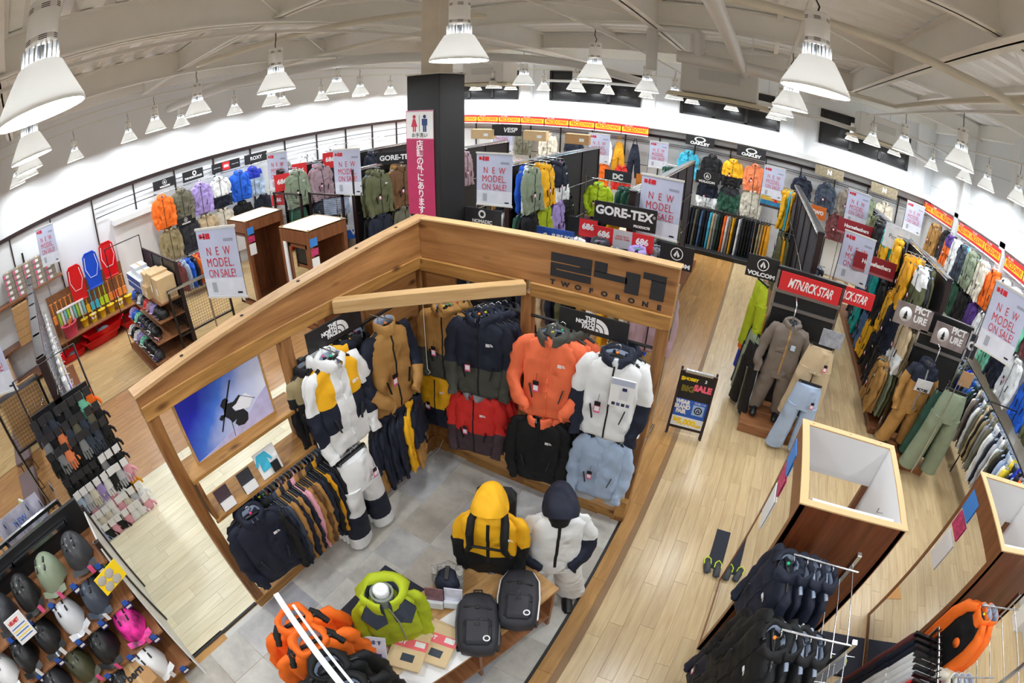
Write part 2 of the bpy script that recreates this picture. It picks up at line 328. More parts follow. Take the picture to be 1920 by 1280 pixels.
aircon(-8.3, -1.6, 4.75, 'air conditioner at the far left frame edge')

# ------------------------------------------------------------------ pendant lamps (these light the room)
SHADE = mat('lamp_shade', 'dedbd4', .45, trans=0)
nt = SHADE.node_tree; tb = nt.nodes.new('ShaderNodeBsdfTranslucent'); tb.inputs[0].default_value = (.9, .88, .85, 1); ms = nt.nodes.new('ShaderNodeMixShader'); ms.inputs[0].default_value = .012
nt.links.new(nt.nodes['Principled BSDF'].outputs[0], ms.inputs[1]); nt.links.new(tb.outputs[0], ms.inputs[2]); nt.links.new(ms.outputs[0], nt.nodes['Material Output'].inputs[0])
LENS = mat('lamp_lens', (.9, .955, 1), .5, emit=LAMP_POWER); FIN = mat('lamp_fin', 'b4b5b6', .6); VENT = mat('lamp_vent', '3a2c30', .6)
def lamp_proto():
    t = thing('pendant_lamp', 'x', 'lamp')
    obj('shade', G().lathe([(.252, 0), (.258, .004), (.25, .03), (.13, .235), (.105, .25)], 28), SHADE, t)
    obj('lens', G().lathe([(.0001, .006), (.12, .006), (.243, .012)], 28), LENS, t)
    g = G()
    for k in range(20):
        a = 2*PI*k/20; g.bx(.07, .108, -.004, .004, .25, .33, 0, Matrix.Rotation(a, 4, 'Z'))
    obj('heat_fins', g, FIN, t)['kind'] = 'stuff'; obj('fin_core', G().lathe([(.075, .25), (.075, .33)], 16), mat('lamp_core', '4c4e52', .5), t)
    h = obj('housing', G().lathe([(.088, .33), (.092, .335), (.092, .57), (.086, .58), (.0001, .58)], 20), SHADE, t)
    for zz in (.365, .53):
        pf_ = [(.0922, zz-.014), (.0932, zz-.012), (.0932, zz-.007), (.0932, zz-.002), (.0932, zz+.003), (.0932, zz+.008), (.0932, zz+.013), (.0922, zz+.015)]
        g = G().loft([[Vector((r_*math.cos(2*PI*k/36), r_*math.sin(2*PI*k/36), z_)) for k in range(36)] for r_, z_ in pf_], lambda i, j: 1 if i in (1, 3, 5) and j % 6 in (0, 1, 2) else 0)
        obj('vent_band', g, [SHADE, VENT], h)
    obj('cord', G().tube([(0,0,.58), (.02,0,.64), (-.01,0,.70), (0,0,.80)], .007, 6), BLACKM, t)
    return t
LAMP = lamp_proto(); first = [True]
LZ = 4.65
rows = [('over the left wall rails', -10.7), ('second line from the left wall', -8.0), ('third line from the left wall', -5.3), ('line above the timber booth', -2.45), ('line above the right aisle', .35), ('line above the right clothes racks', 3.05)]
def place_lamp(x, y, label, group, s=1, z=LZ):
    if first[0]: first[0] = False; LAMP.location = (x, y, z); LAMP['label'] = label; LAMP['group'] = group; r = LAMP
    else: r = dup(LAMP, (x, y, z), random.random()*6, label, group)
    r.scale = (s, s, s); return r
for nm, x in rows:
    ys = (-3.1, .12, 3.36, 6.62, 9.75, 12.8)
    for k, y in enumerate(ys):
        place_lamp(x, y, 'large cone pendant lamp, %s, %s from the front' % (nm, ORD[k]), 'large pendant lamps')
    if x > -14: tag(obj('lighting_rail', G().bx(x-.02, x+.02, YF, YB-.5, 5.45, 5.49), STEEL), 'white lighting rail, %s' % nm, 'rail', 'lighting rails')
for k, y in enumerate((-.2, 1.55, 3.15, 4.75, 6.5, 8.2, 9.75, 11.4, 13.0, 14.4)):
    place_lamp(-12.6, y, 'small cone lamp along the left wall, %s from the front' % ORD[k], 'wall washing pendant lamps', .94)
for k, x in enumerate((-11.6, -10.2, -8.7, -7.4, -6.1, -5.1, -3.8, -2.3, -1.05, .29, 2.9, 4.4)):
    place_lamp(x, 15.05, 'small cone lamp along the far windows, %s from the left corner' % ORD[k], 'wall washing pendant lamps', .94)
tag(obj('lighting_rail', G().bx(-12.62, -12.58, -2, 15, 5.395, 5.435), STEEL), 'white lighting rail along the left wall', 'rail', 'lighting rails')
tag(obj('lighting_rail', G().bx(-13, 6, 15.03, 15.07, 5.395, 5.435), STEEL), 'white lighting rail along the far windows', 'rail', 'lighting rails')
tag(obj('lighting_rail', G().bx(5.53, 5.57, 0, 14.9, 5.395, 5.435), STEEL), 'white lighting rail along the right wall', 'rail', 'lighting rails')
for k, y in enumerate((14.3, 11.6, 10.2, 8.6, 7.0, 4.5, 2.5)):
    place_lamp(5.55, y, 'small cone lamp along the right wall, %s from the far corner' % ORD[k], 'wall washing pendant lamps', .94)
# ================================================================== timber booth
TIM = wood('pine_timber', 'c29150', '8a5e2a', 'Y', .5, .8, knots=1); TIMX = wood('pine_timber_x', 'c29150', '8a5e2a', 'X', .5, .8, knots=1); TIMZ = wood('pine_timber_z', 'a67440', '6f4520', 'Z', .5, .8, knots=1)
TOPW = wood('pale_planed_timber', 'cfa878', 'a98258', 'Y', .55, .7); TOPX = wood('pale_planed_timber_x', 'd8b585', 'bf975f', 'X', .55, .7); PLY = wood('plywood_sheet', 'b98550', '7f5228', 'Y', .5, .5, knots=1); PLYX = wood('plywood_sheet_x', 'b58250', '885a2d', 'X', .5, .5, knots=1)
bo = thing('timber_booth', 'open timber booth frame with black block figures around the tiled island', 'booth')
def post(x, y, z1, w=.11, z0=0): return obj('post', G().bb(x-w/2, x+w/2, y-w/2, y+w/2, z0, z1, .006), TIMZ, bo)
post(-3.2, .43, 2.55); post(-3.2, 1.78, 2.55); post(-3.2, 3.63, 2.55); post(-.56, 3.63, 2.55); post(-1.87, 3.63, 2.53); post(-3.2, 2.75, 2.55, .09)
obj('lower_beam', G().bb(-3.26, -3.14, .37, 3.7, 2.52, 2.65, .006), TIM, bo)
g = G(); pr = [(.37, 2.65), (3.7, 2.65), (3.7, 3.05), (.37, 2.74)]
for x in (-3.25, -3.15): pass
g.add([(-3.25, a, b) for a, b in pr]+[(-3.15, a, b) for a, b in pr], [(3,2,1,0), (4,5,6,7), (0,1,5,4), (1,2,6,5), (2,3,7,6), (3,0,4,7)])
obj('gable_board', g, PLY, bo)
pr2 = [(.35, 2.74), (3.71, 3.052), (3.71, 3.08), (.35, 2.768)]
obj('top_plank', G().add([(-3.275, a, b) for a, b in pr2]+[(-3.125, a, b) for a, b in pr2], [(3,2,1,0), (4,5,6,7), (0,1,5,4), (1,2,6,5), (2,3,7,6), (3,0,4,7)]), TOPW, bo)
for k, y in enumerate((.85, 1.45, 2.05, 2.75, 3.3)):
    obj('bolt', G().lathe([(.016, 0), (.016, .006), (.0001, .006)], 10), mat('dark_bolt', '3a3028', .4, .8), bo, (-3.2, y, 2.768+(y-.35)*.0929))
sg = obj('sign_board', G().bb(-3.15, -.5, 3.6, 3.7, 2.64, 3.06, .004), PLYX, bo)
obj('top_plank', G().bx(-3.14, -.49, 3.585, 3.715, 3.06, 3.075), TOPX, bo)
obj('lower_beam', G().bb(-1.83, -.5, 3.57, 3.69, 2.5, 2.64, .006), TIMX, bo); obj('lower_beam', G().bb(-3.15, -1.9, 3.57, 3.69, 2.5, 2.64, .006), TIMX, bo)
d = Vector((-1.87+3.14, 3.57-2.36, 0)); L_ = d.length; a = math.atan2(d.y, d.x)
obj('tie_beam', G().bb(0, L_, -.055, .055, 0, .12, .006), TOPX, bo, (-3.14, 2.34, 2.53), a)
obj('base_beam', G().bb(-3.25, -3.14, .37, 1.75, 0, .13, .006), TIM, bo)
obj('base_board', G().bb(-3.25, -3.15, 1.75, 3.65, 0, .2, .006), TIMZ, bo); obj('base_beam', G().bb(-3.2, -.5, 3.58, 3.72, 0, .15, .006), TIMX, bo)
obj('side_cheek', G().bb(-.62, -.5, 3.5, 3.72, .15, .42, .005), TIMX, bo)
obj('back_panel', G().bx(-3.25, -3.22, 2.8, 3.6, .2, 2.55), PLY, bo); obj('back_panel', G().bx(-3.15, -2.75, 3.66, 3.69, .15, 2.5), PLYX, bo)
# 241 in block figures, then the small letters
def fig(polys, m, name):
    g = G()
    for x0, x1, z0, z1 in polys: g.bx(x0, x1, 3.592, 3.602, z0, z1)
    return obj(name, g, m, sg)
INK = mat('black_sign_ink', '26272c', .45)
s0 = -1.64; zb = 2.745; u = .385
fig([(s0, s0+u, zb+.142, zb+.222), (s0+.28, s0+u, zb+.125, zb+.142), (s0, s0+u, zb+.078, zb+.128), (s0, s0+.05, zb+.062, zb+.08), (s0, s0+u, zb, zb+.064)], INK, 'figure_2')
s1 = s0+u+.025
fig([(s1, s1+.115, zb+.13, zb+.222), (s1, s1+.3, zb+.08, zb+.135), (s1+.285, s1+.41, zb, zb+.19)], INK, 'figure_4')
s2 = s1+.435
fig([(s2, s2+.2, zb+.165, zb+.222), (s2+.075, s2+.2, zb, zb+.17)], INK, 'figure_1')
for k, ch in enumerate('TWOFORONE'):
    obj('letter', tmesh(ch, .062, bold=.003, ext=.002, xs=1.2), INK, sg, M=Matrix.Translation((-1.615+k*.124, 3.595, 2.685)) @ FRONT)
# shelf unit with picture in the left side
obj('picture_shelf', G().bb(-3.4, -3.08, .48, 1.76, 1.86, 1.9, .004), TIM, bo); obj('brochure_shelf', G().bb(-3.4, -3.05, .5, 1.74, 1.40, 1.44, .004), TIM, bo)
obj('shelf_side', G().bb(-3.4, -3.06, .5, .53, 1.44, 1.86, .003), TIMZ, bo); obj('shelf_side', G().bb(-3.4, -3.06, 1.71, 1.74, 1.44, 1.86, .003), TIMZ, bo)
def sky_pic():
    m = bpy.data.materials.new('ski_picture'); m.use_nodes = True; nt = m.node_tree; b = nt.nodes['Principled BSDF']; N = nt.nodes.new; L = nt.links.new
    tc = N('ShaderNodeTexCoord'); sp = N('ShaderNodeSeparateXYZ'); L(tc.outputs['Object'], sp.inputs[0])
    n = N('ShaderNodeTexNoise'); n.inputs['Scale'].default_value = 3.2; n.inputs['Detail'].default_value = 6; L(tc.outputs['Object'], n.inputs[0])
    # y along the picture (0..0.86), z up (0..0.58): deep blue upper left to white lower right
    ma = N('ShaderNodeMath'); ma.operation = 'MULTIPLY_ADD'; L(sp.outputs[1], ma.inputs[0]); ma.inputs[1].default_value = 1.0; 
    mz = N('ShaderNodeMath'); mz.operation = 'MULTIPLY'; L(sp.outputs[2], mz.inputs[0]); mz.inputs[1].default_value = -.75; L(mz.outputs[0], ma.inputs[2])
    mn = N('ShaderNodeMath'); mn.operation = 'MULTIPLY_ADD'; L(n.outputs[0], mn.inputs[0]); mn.inputs[1].default_value = .45; L(ma.outputs[0], mn.inputs[2])
    cr = N('ShaderNodeValToRGB'); e = cr.color_ramp.elements; e[0].position = .0; e[0].color = lin('2a30b8'); e[1].position = .85; e[1].color = lin('e9ecfb'); e.new(.3).color = lin('4f7ee0'); e.new(.55).color = lin('b9c6f2'); L(mn.outputs[0], cr.inputs[0])
    L(cr.outputs[0], b.inputs['Base Color']); b.inputs['Roughness'].default_value = .25; return m
pic = thing('ski_photo_panel', 'framed photograph of a skier against blue sky on the booth shelf', 'picture', (-3.2, .62, 1.9))
pm = Matrix.Rotation(-.1, 4, 'Y')
obj('frame', G().bx(-.02, .0, 0, .9, 0, .02).bx(-.02, .0, 0, .9, .6, .62).bx(-.02, .0, 0, .02, .02, .6).bx(-.02, .0, .88, .9, .02, .6), wood('oak_frame', 'c99f68', 'a97d45', 'Y'), pic)
obj('print', G().bx(-.012, -.005, .02, .88, .02, .6), sky_pic(), pic)
SKI = mat('skier_black', '1d2026', .6)
def flat(pts, t=.002, x=-.004):
    g = G(); n = len(pts); g.add([(x, a, b) for a, b in pts]+[(x+t, a, b) for a, b in pts], [tuple(range(n)), tuple(range(n, 2*n))[::-1]]+[(i, (i+1) % n, n+(i+1) % n, n+i) for i in range(n)]); return g
sk = obj('skier_figure', flat([(.40,.36),(.44,.40),(.47,.40),(.49,.37),(.47,.345),(.53,.33),(.60,.36),(.61,.345),(.55,.30),(.50,.29),(.52,.24),(.60,.22),(.63,.16),(.61,.10),(.56,.08),(.50,.10),(.48,.14),(.51,.17),(.46,.16),(.44,.21),(.41,.25),(.37,.23),(.35,.26),(.38,.28),(.41,.27),(.42,.32)]), SKI, pic)
obj('ski', flat([(.33,.14),(.345,.14),(.57,.52),(.555,.525)]), SKI, sk); obj('ski_pole', flat([(.61,.345),(.616,.345),(.74,.25),(.735,.247)]), SKI, sk); obj('ski_pole', flat([(.455,.2),(.46,.2),(.44,.03),(.435,.03)]), SKI, sk)
obj('snow_spray', flat([(.50,.30),(.56,.33),(.66,.34),(.72,.27),(.66,.20),(.58,.22),(.52,.25)], x=-.0045), mat('snow_white', 'f4f6fd', .5), sk)
obj('snow_slope', flat([(.02,.02),(.88,.02),(.88,.30),(.76,.24),(.6,.12),(.42,.09),(.26,.05)], x=-.0048), mat('snow_lilac', 'c3bfe6', .6, var=.12, vscale=14), pic)
# ================================================================== garments
LINING = mat('pale_lining', '9aa7bd', .6); TAGM = mat('pink_tag', 'e85a93', .5); HANGB = mat('hanger_black', '141416', .35)
def nz(v, s=6., seed=0): return noise.noise(Vector((v[0]*s+seed*7.3, v[1]*s+seed*3.1, v[2]*s-seed*5.7)))
BODY = [(0, .072, .046), (-.018, .108, .05), (-.045, .165, .056), (-.082, .202, .062), (-.16, .202, .074), (-.27, .2, .08), (-.38, .202, .082), (-.48, .208, .082), (-.57, .216, .08), (-.64, .222, .076), (-.678, .222, .07), (-.682, .19, .045)]
def patf(pat, z):
    # which colour slot a body face at height z takes
    if pat == 'two': return 0 if z > -.43 else 1
    if pat == 'yoke': return 0 if z > -.24 else 1
    if pat == 'tri': return 1 if z > -.27 and z < -.03 else (2 if z > -.47 else 0)
    if pat == 'hem': return 0 if z > -.55 else 1
    return 0
def fold(p, seed, k=1.):
    # sharp ridged cloth folds, running down and aslant
    sx = math.copysign(1, p.x); q = Vector((p.x*8+p.z*4.5*sx+seed*5.1, p.y*4+seed*2.7, p.z*2.6-seed*3.3))
    a = 1-2.2*abs(noise.noise(q)); q2 = Vector((p.x*17-p.z*10*sx+seed, p.y*7, p.z*9+seed*4)); b = 1-2.2*abs(noise.noise(q2)); q3 = Vector((p.x*6, p.y*5+seed, p.z*16+seed*2)); c = 1-2.2*abs(noise.noise(q3))
    return k*(.016*(a-.5)+.009*(b-.5)+.006*(c-.5)+.010*noise.noise(p*5+Vector((seed*3, 0, 0))))
def jk_body(g, pat='plain', seed=0, D=1., n=22, Lg=1., W=1., fine=1):
    rings = []; zs = []; rows = []
    for i in range(len(BODY)-1):
        A, B = BODY[i], BODY[i+1]; rows.append(A)
        if n > 20 and 1 < i < 10:
            for f in ((1/3, 2/3) if i < 9 else (.5,)): rows.append(tuple(A[q]+(B[q]-A[q])*f for q in range(3)))
    rows.append(BODY[-1])
    for z, a, d in rows:
        r = []
        for k in range(n):
            t = 2*PI*k/n - PI/2; c, s = math.cos(t), math.sin(t)
            x = a*W*math.copysign(abs(c)**.62, c); y = d*D*.9*math.copysign(abs(s)**.62, s)
            p = Vector((x, y, z*Lg)); q = fold(p, seed)*min(1, abs(z)*8)*min(1, D*1.5)
            p += Vector((c*.5, s, 0))*q
            if z < -.6: p.z += .025*nz(p, 8, seed)
            r.append(p)
        rings.append(r); zs.append(z)
    def m(i, j):
        z = (zs[i]+zs[i+1])/2; c = patf(pat, z)
        if pat == 'tri' and j in (0, n-1): return 0
        return c
    g.loft(rings, m, cap=True); return rings
def jk_sleeve(g, side, pat='plain', seed=0, pose='hang', Lg=1., n=10, W=1.):
    x0 = .176*W
    if pose == 'hang': P = [(x0-.06,0,-.055), (x0,0,-.075), (x0+.04,-.005,-.16), (x0+.062,-.01,-.28), (x0+.066,-.02,-.40), (x0+.058,-.045,-.53), (x0+.04,-.07,-.65)]
    elif pose == 'bent': P = [(x0-.06,0,-.055), (x0,0,-.075), (x0+.05,0,-.16), (x0+.085,.0,-.28), (x0+.09,-.03,-.40), (x0+.04,-.09,-.49), (x0-.04,-.12,-.56)]
    elif pose == 'arm': P = [(x0-.06,0,-.06), (x0,0,-.08), (x0+.06,0,-.18), (x0+.10,0,-.31), (x0+.115,-.02,-.42), (x0+.11,-.05,-.53), (x0+.095,-.075,-.63)]
    else: P = [(x0-.05,0,-.055), (x0-.01,0,-.08), (x0+.025,-.004,-.17), (x0+.04,-.008,-.29), (x0+.045,-.014,-.42), (x0+.04,-.02,-.55), (x0+.03,-.03,-.66)]
    R = [.045, .066, .07, .066, .06, .055, .048]
    if pose == 'flat': R = [.03, .05, .055, .05, .046, .042, .036]
    P = [Vector((p[0]*side, p[1], p[2]*Lg)) for p in P]; rings = []; Q = []; RR = []
    for i in range(len(P)-1):
        for f in ((0, .33, .67) if n > 8 else (0, .5)): Q.append(P[i].lerp(P[i+1], f)); RR.append(R[i]+(R[i+1]-R[i])*f)
    Q.append(P[-1]); RR.append(R[-1])
    for i, p in enumerate(Q):
        d = (Q[min(i+1, len(Q)-1)]-Q[max(i-1, 0)]).normalized(); X = d.cross(Vector((0,1,0))).normalized(); Y = X.cross(d)
        r = []
        for k in range(n):
            t = 2*PI*k/n; v = p+(X*math.cos(t)*.95+Y*math.sin(t)*.52)*RR[i]; v += (X*math.cos(t)+Y*math.sin(t))*(1.25*fold(v*1.5, seed+side*2)); r.append(v)
        rings.append(r)
    last = len(rings)-1
    def m(i, j):
        f = i/last
        if pat == 'two': return 1 if f > .62 else 0
        if pat == 'yoke': return 0 if f < .3 else 1
        if pat == 'tri': return 2 if .45 < f < .8 else 0
        if pat == 'cuff': return 1 if f > .55 else 0
        if pat == 'slv': return 1 if f < .7 else 0
        return 0
    g.loft(rings, m, cap=True)
    e = rings[-1]; c = sum(e, Vector())/n; g.loft([[c+(v-c)*1.06 for v in e], [c+(v-c)*1.06+Vector((0,-.004,-.03)) for v in e]], m(last-1, 0), cap=True)
def jk_hood(g, seed=0, m=0, lin_=2, back=1., D=1.):
    nu, nv = 21, 6; rows = []
    for j in range(nv):
        v = j/(nv-1); r = []
        for i in range(nu):
            u = -1+2*i/(nu-1); th = PI/2+u*PI*.93; b = max(0, math.sin(th)); fr = 1-abs(u)
            rad = [.062, .064, .074, .09+.028*b, .098+.05*b*back, .088+.035*b][j]; z = [-.014, .03, .05+.018*b, .047-.0*b, .012-.06*b*back, -.035-.14*b*back][j]
            if abs(u) > .85: z -= .012*(j > 1)
            p = Vector((rad*math.cos(th)*1.12, rad*math.sin(th)*.85*min(1, D*1.2)-.005, z)); p += Vector((math.cos(th), math.sin(th), .5))*(.022*(1-2*abs(nz(p, 10, seed)))-.008)*(j > 0)+Vector((nz(p, 12, seed), nz(p, 13, seed+1), nz(p, 11, seed+2)))*.013*(j > 0); r.append(p)
        rows.append(r)
    g.loft(rows, lambda i, j: lin_ if i < 1 else m, closed=False)
def jk_collar(g, seed=0, m=0, lin_=2):
    n = 14
    R = [[Vector((r*math.cos(2*PI*k/n)*1.1, r*math.sin(2*PI*k/n)*.8, z-(.02 if math.sin(2*PI*k/n) < -.5 else 0)))+Vector((0,0,.008*nz((k, r, z), 1, seed))) for k in range(n)] for r, z in ((.082, -.02), (.088, .02), (.084, .062), (.074, .066), (.07, .02), (.068, -.015))]
    g.loft(R, lambda i, j: m if i < 3 else lin_)
def strip(rings, w=.006, off=.005, z0=-.02, z1=-.66):
    g = G(); c = [r[0] for r in rings if z1 <= r[0].z <= z0]; vs = []; fs = []
    for p in c: vs += [p+Vector((-w, -off, 0)), p+Vector((w, -off, 0)), p+Vector((w, .004, 0)), p+Vector((-w, .004, 0))]
    for i in range(len(c)-1):
        a = 4*i; b = a+4; fs += [(a, a+1, b+1, b), (a+1, a+2, b+2, b+1), (a+3, a, b, b+3)]
    return g.add(vs, fs)
def logo_mesh():
    g = G(); n = 8
    for r0, r1 in ((.0, .006), (.009, .014), (.017, .023)):
        a = [Vector((.004+r*math.cos(PI/2*k/n), y, -.006+r*math.sin(PI/2*k/n))) for y in (0,) for r in (0,) for k in range(1)]
        vs = []; fs = []
        for k in range(n+1):
            t = PI/2*k/n
            for r in (r0, r1): vs.append((.004+r*math.cos(t), -.002, -.008+r*math.sin(t)))
        for k in range(n): fs.append((2*k, 2*k+1, 2*k+3, 2*k+2))
        g.add(vs, fs)
    for k in range(3): g.bx(-.03, 0, -.0025, 0, .006-.009*k, .012-.009*k)
    return g.mesh('chest_logo')
LOGO = logo_mesh()
def tag_mesh():
    return G().bx(-.022, .022, -.004, 0, -.075, .0, 0).bx(-.022, .022, -.0045, .0005, -.015, .02, 1).bx(-.017, .017, -.005, -.004, -.06, -.02, 2).tube([(0,0,.02), (.004,.006,.08)], .0015, 4, 1).mesh('price_tag')
TAGME = tag_mesh()
def hanger_mesh():
    g = G().tube([(0,0,.02), (0,0,.05), (.018,0,.066), (.015,0,.09), (-.003,0,.1), (-.02,0,.088)], .004, 6, 0)
    g.tube([(-.17,0,-.045), (-.08,0,.0), (0,-.01,.02), (.08,0,.0), (.17,0,-.045)], .014, 6, 1); g.lathe([(.0001,-.008), (.011,-.004), (.011,.006), (.0001,.01)], 8, 2, M=Matrix.Translation((0,-.012,.04))); return g.mesh('hanger')
HANGER = hanger_mesh()
BEADS = [mat('bead_'+c, c_, .4) for c, c_ in (('yellow', 'e7e01f'), ('green', '1fbf7a'), ('pink', 'f0447e'), ('orange', 'f08a2a'))]
POCK = G().bx(-.004, .004, -.012, .004, -.06, .06).mesh('pocket_zip')
_jc = {}
def cached(key, fn):
    if key not in _jc: _jc[key] = fn()
    return _jc[key]
def mesh_of(fn):
    g = G(); fn(g); return g.mesh('jk')
def mlist(cols):
    c = list(cols)+[cols[-1]]*(2-len(cols)); out = [fab(c[0]), fab(c[1])]
    out.append(fab(c[2]) if len(c) > 2 else LINING); return out
JN = [0]
def jacket(loc, rz, cols, label, group, pat='plain', pose='hang', hood='hood', hoodcol=None, logo=None, tagged=True, zipc='black', seed=None, s=1., hanger=True, name='ski_jacket', cat='jacket', logoc=None):
    """a hanging jacket built in parts; faces local -Y; the origin is the neck"""
    seed = JN[0] % 4 if seed is None else seed; JN[0] += 1
    t = thing(name, label, cat, loc, rz, group); s *= 1.24; t.scale = (s, s, s); M = mlist(cols)
    rr = {}
    def fb(g): rr['r'] = jk_body(g, pat, seed, n=36)
    bm = cached(('b', pat, seed), lambda: mesh_of(fb))
    obj('body', bm, M, t)
    if 'r' in rr: _jc[('zs', pat, seed)] = strip(rr['r']).mesh('zip')
    obj('zip', _jc[('zs', pat, seed)], fab(zipc), t)
    for sd in (-1, 1): obj('sleeve', cached(('s', pat, seed, sd, pose), lambda: mesh_of(lambda g: jk_sleeve(g, sd, pat, seed, pose, n=12))), M, t)
    hc = [fab(hoodcol)]*2+[LINING] if hoodcol else [M[0], M[1], LINING]
    if hood == 'hood': obj('hood', cached(('h', seed), lambda: mesh_of(lambda g: jk_hood(g, seed))), hc, t)
    elif hood == 'collar': obj('collar', cached(('c', seed), lambda: mesh_of(lambda g: jk_collar(g, seed))), hc, t)
    if hanger: obj('hanger', HANGER, [CHROME, HANGB, BEADS[JN[0] % 4]], t)
    for sd in (-1, 1): obj('pocket_zip', POCK, fab(zipc if zipc != cols[0] else 'charcoal'), t, M=Matrix.Translation((sd*.115, -.083, -.43)) @ Matrix.Rotation(sd*.22, 4, 'Y'))
    if logo: obj('chest_logo', LOGO, logoc or WHP, t, (.105, -.094, -.17))
    if tagged: obj('price_tag', TAGME, [TAGM, HANGB, PAPER], t, (-.07, -.11, -.34))
    return t
def simple_jacket(loc, rz, cols, label, group, pat='plain', seed=0, D=.5, hood=True, s=1., pose='flat', hanger=True):
    k = ('J', pat, seed, D, hood, pose, hanger)
    def mk():
        g = G(); jk_body(g, pat, seed, D, 14); jk_sleeve(g, -1, pat, seed, pose, n=7); jk_sleeve(g, 1, pat, seed, pose, n=7)
        if hood: jk_hood(g, seed, 0, 2, .7, D)
        else: jk_collar(g, seed)
        if hanger: g.tube([(0,0,.02), (0,0,.06), (.018,0,.075), (.012,0,.095), (-.006,0,.1)], .005, 5, 3); g.tube([(-.15,0,-.03), (0,-.01,.02), (.15,0,-.03)], .013, 5, 2)
        return g.mesh('jacket_mesh')
    o = obj('ski_jacket', cached(k, mk), mlist(cols)+[CHROME], None, loc, rz); s *= 1.24; o.scale = (s, s, s); return tag(o, label, 'jacket', group)
def pants_g(g, seed=0, D=1., bib=False, pat='plain', spread=1., n=14):
    def ring(cx, a, d, z, cy=0): 
        r = []
        for k in range(n):
            t = 2*PI*k/n; p = Vector((cx+a*math.cos(t), cy+d*D*math.sin(t), z)); r.append(p+Vector((math.cos(t), math.sin(t), 0))*.016*nz(p, 9, seed))
        return r
    top = [ring(0, .165, .06, 0), ring(0, .175, .075, -.04), ring(0, .195, .095, -.14), ring(0, .21, .105, -.25), ring(0, .215, .105, -.31)]
    if bib: top = [ring(0, .10, .03, .26), ring(0, .125, .04, .16), ring(0, .15, .055, .06)]+top[1:]
    g.loft(top, 0, cap=True)
    for s in (-1, 1):
        zz = [-.26, -.40, -.55, -.70, -.84, -.97]; w = [.108, .112, .115, .118, .122, .125]
        g.loft([ring(s*(.105+.012*i*spread), w[i], .105-.004*i, zz[i]) for i in range(6)], (lambda i, j: 1 if pat == 'knee' and i in (2, 3) else 0), cap=True)
    if bib:
        for s in (-1, 1): g.tube([(s*.07,-.02,.25), (s*.05,0,.38), (s*.02,.01,.46)], .014, 5, 0)
def pants(loc, rz, cols, label, group, seed=0, D=1., bib=False, pat='plain', s=1., clip=True, tagged=False, name='ski_trousers', cat='trousers'):
    t = thing(name, label, cat, loc, rz, group); s *= 1.2; t.scale = (s, s, s)
    obj('legs', cached(('P', seed, D, bib, pat), lambda: mesh_of(lambda g: pants_g(g, seed, D, bib, pat))), mlist(cols), t)
    if clip: obj('clip_hanger', cached('cliph', lambda: G().bx(-.16, .16, -.012, .012, -.015, .03, 1).tube([(0,0,.03), (0,0,.12), (.02,0,.14), (.015,0,.17), (-.01,0,.175)], .004, 5, 0).bx(-.155, -.13, -.03, .03, -.05, .02, 0).bx(.13, .155, -.03, .03, -.05, .02, 0).mesh('clip_hanger')), [CHROME, HANGB], t)
    if tagged: obj('price_tag', TAGME, [TAGM, HANGB, PAPER], t, (.1, -.115*D-.02, -.16))
    return t
def simple_pants(loc, rz, cols, label, group, seed=0, D=.4, bib=False, s=1.):
    k = ('SP', seed, D, bib)
    def mk():
        g = G(); pants_g(g, seed, D, bib, 'plain', n=9); g.bx(-.15, .15, -.012, .012, -.01, .03, 3).tube([(0,0,.03), (0,0,.12), (.02,0,.15)], .005, 5, 3); return g.mesh('trouser_mesh')
    o = obj('ski_trousers', cached(k, mk), mlist(cols)+[HANGB], None, loc, rz); s *= 1.2; o.scale = (s, s, s); return tag(o, label, 'trousers', group)
def rail_arm(parent, a, b, r=.009, name='arm'): return obj(name, G().tube([a, b], r, 6), CHROME, parent)
def panel_sign(name, label, cat, loc, rz, w, h, m, group=None, tilt=0, t=.012):
    o = thing(name, label, cat, loc, rz, group)
    if tilt: o.rotation_euler = (tilt, 0, rz)
    obj('board', G().bb(-w/2, w/2, 0, t, -h/2, h/2, .002), m, o); return o
# ------------------------------------------------------------------ clothes in the booth
FX = PI/2          # facing +X (jackets face local -Y, turn so that -Y -> +X)
GB = 'clothes hung in the timber booth'
# rails
obj('hang_rail', G().tube([(-3.12, 1.84, 2.28), (-3.12, 3.58, 2.28)], .016), BLACKM, bo); obj('hang_rail', G().tube([(-3.12, .5, 1.36), (-3.12, 1.74, 1.36)], .014), BLACKM, bo)
obj('hang_rail', G().tube([(-3.05, 3.6, 2.3), (-.6, 3.6, 2.3)], .016), BLACKM, bo); obj('hang_rail', G().tube([(-3.1, 1.84, 1.33), (-3.1, 3.55, 1.33)], .012), BLACKM, bo); obj('hang_rail', G().tube([(-3.05, 3.6, 1.43), (-.6, 3.6, 1.43)], .012), BLACKM, bo)
def arm(p, q): obj('face_out_arm', G().tube([p, q], .007, 6), CHROME, bo)
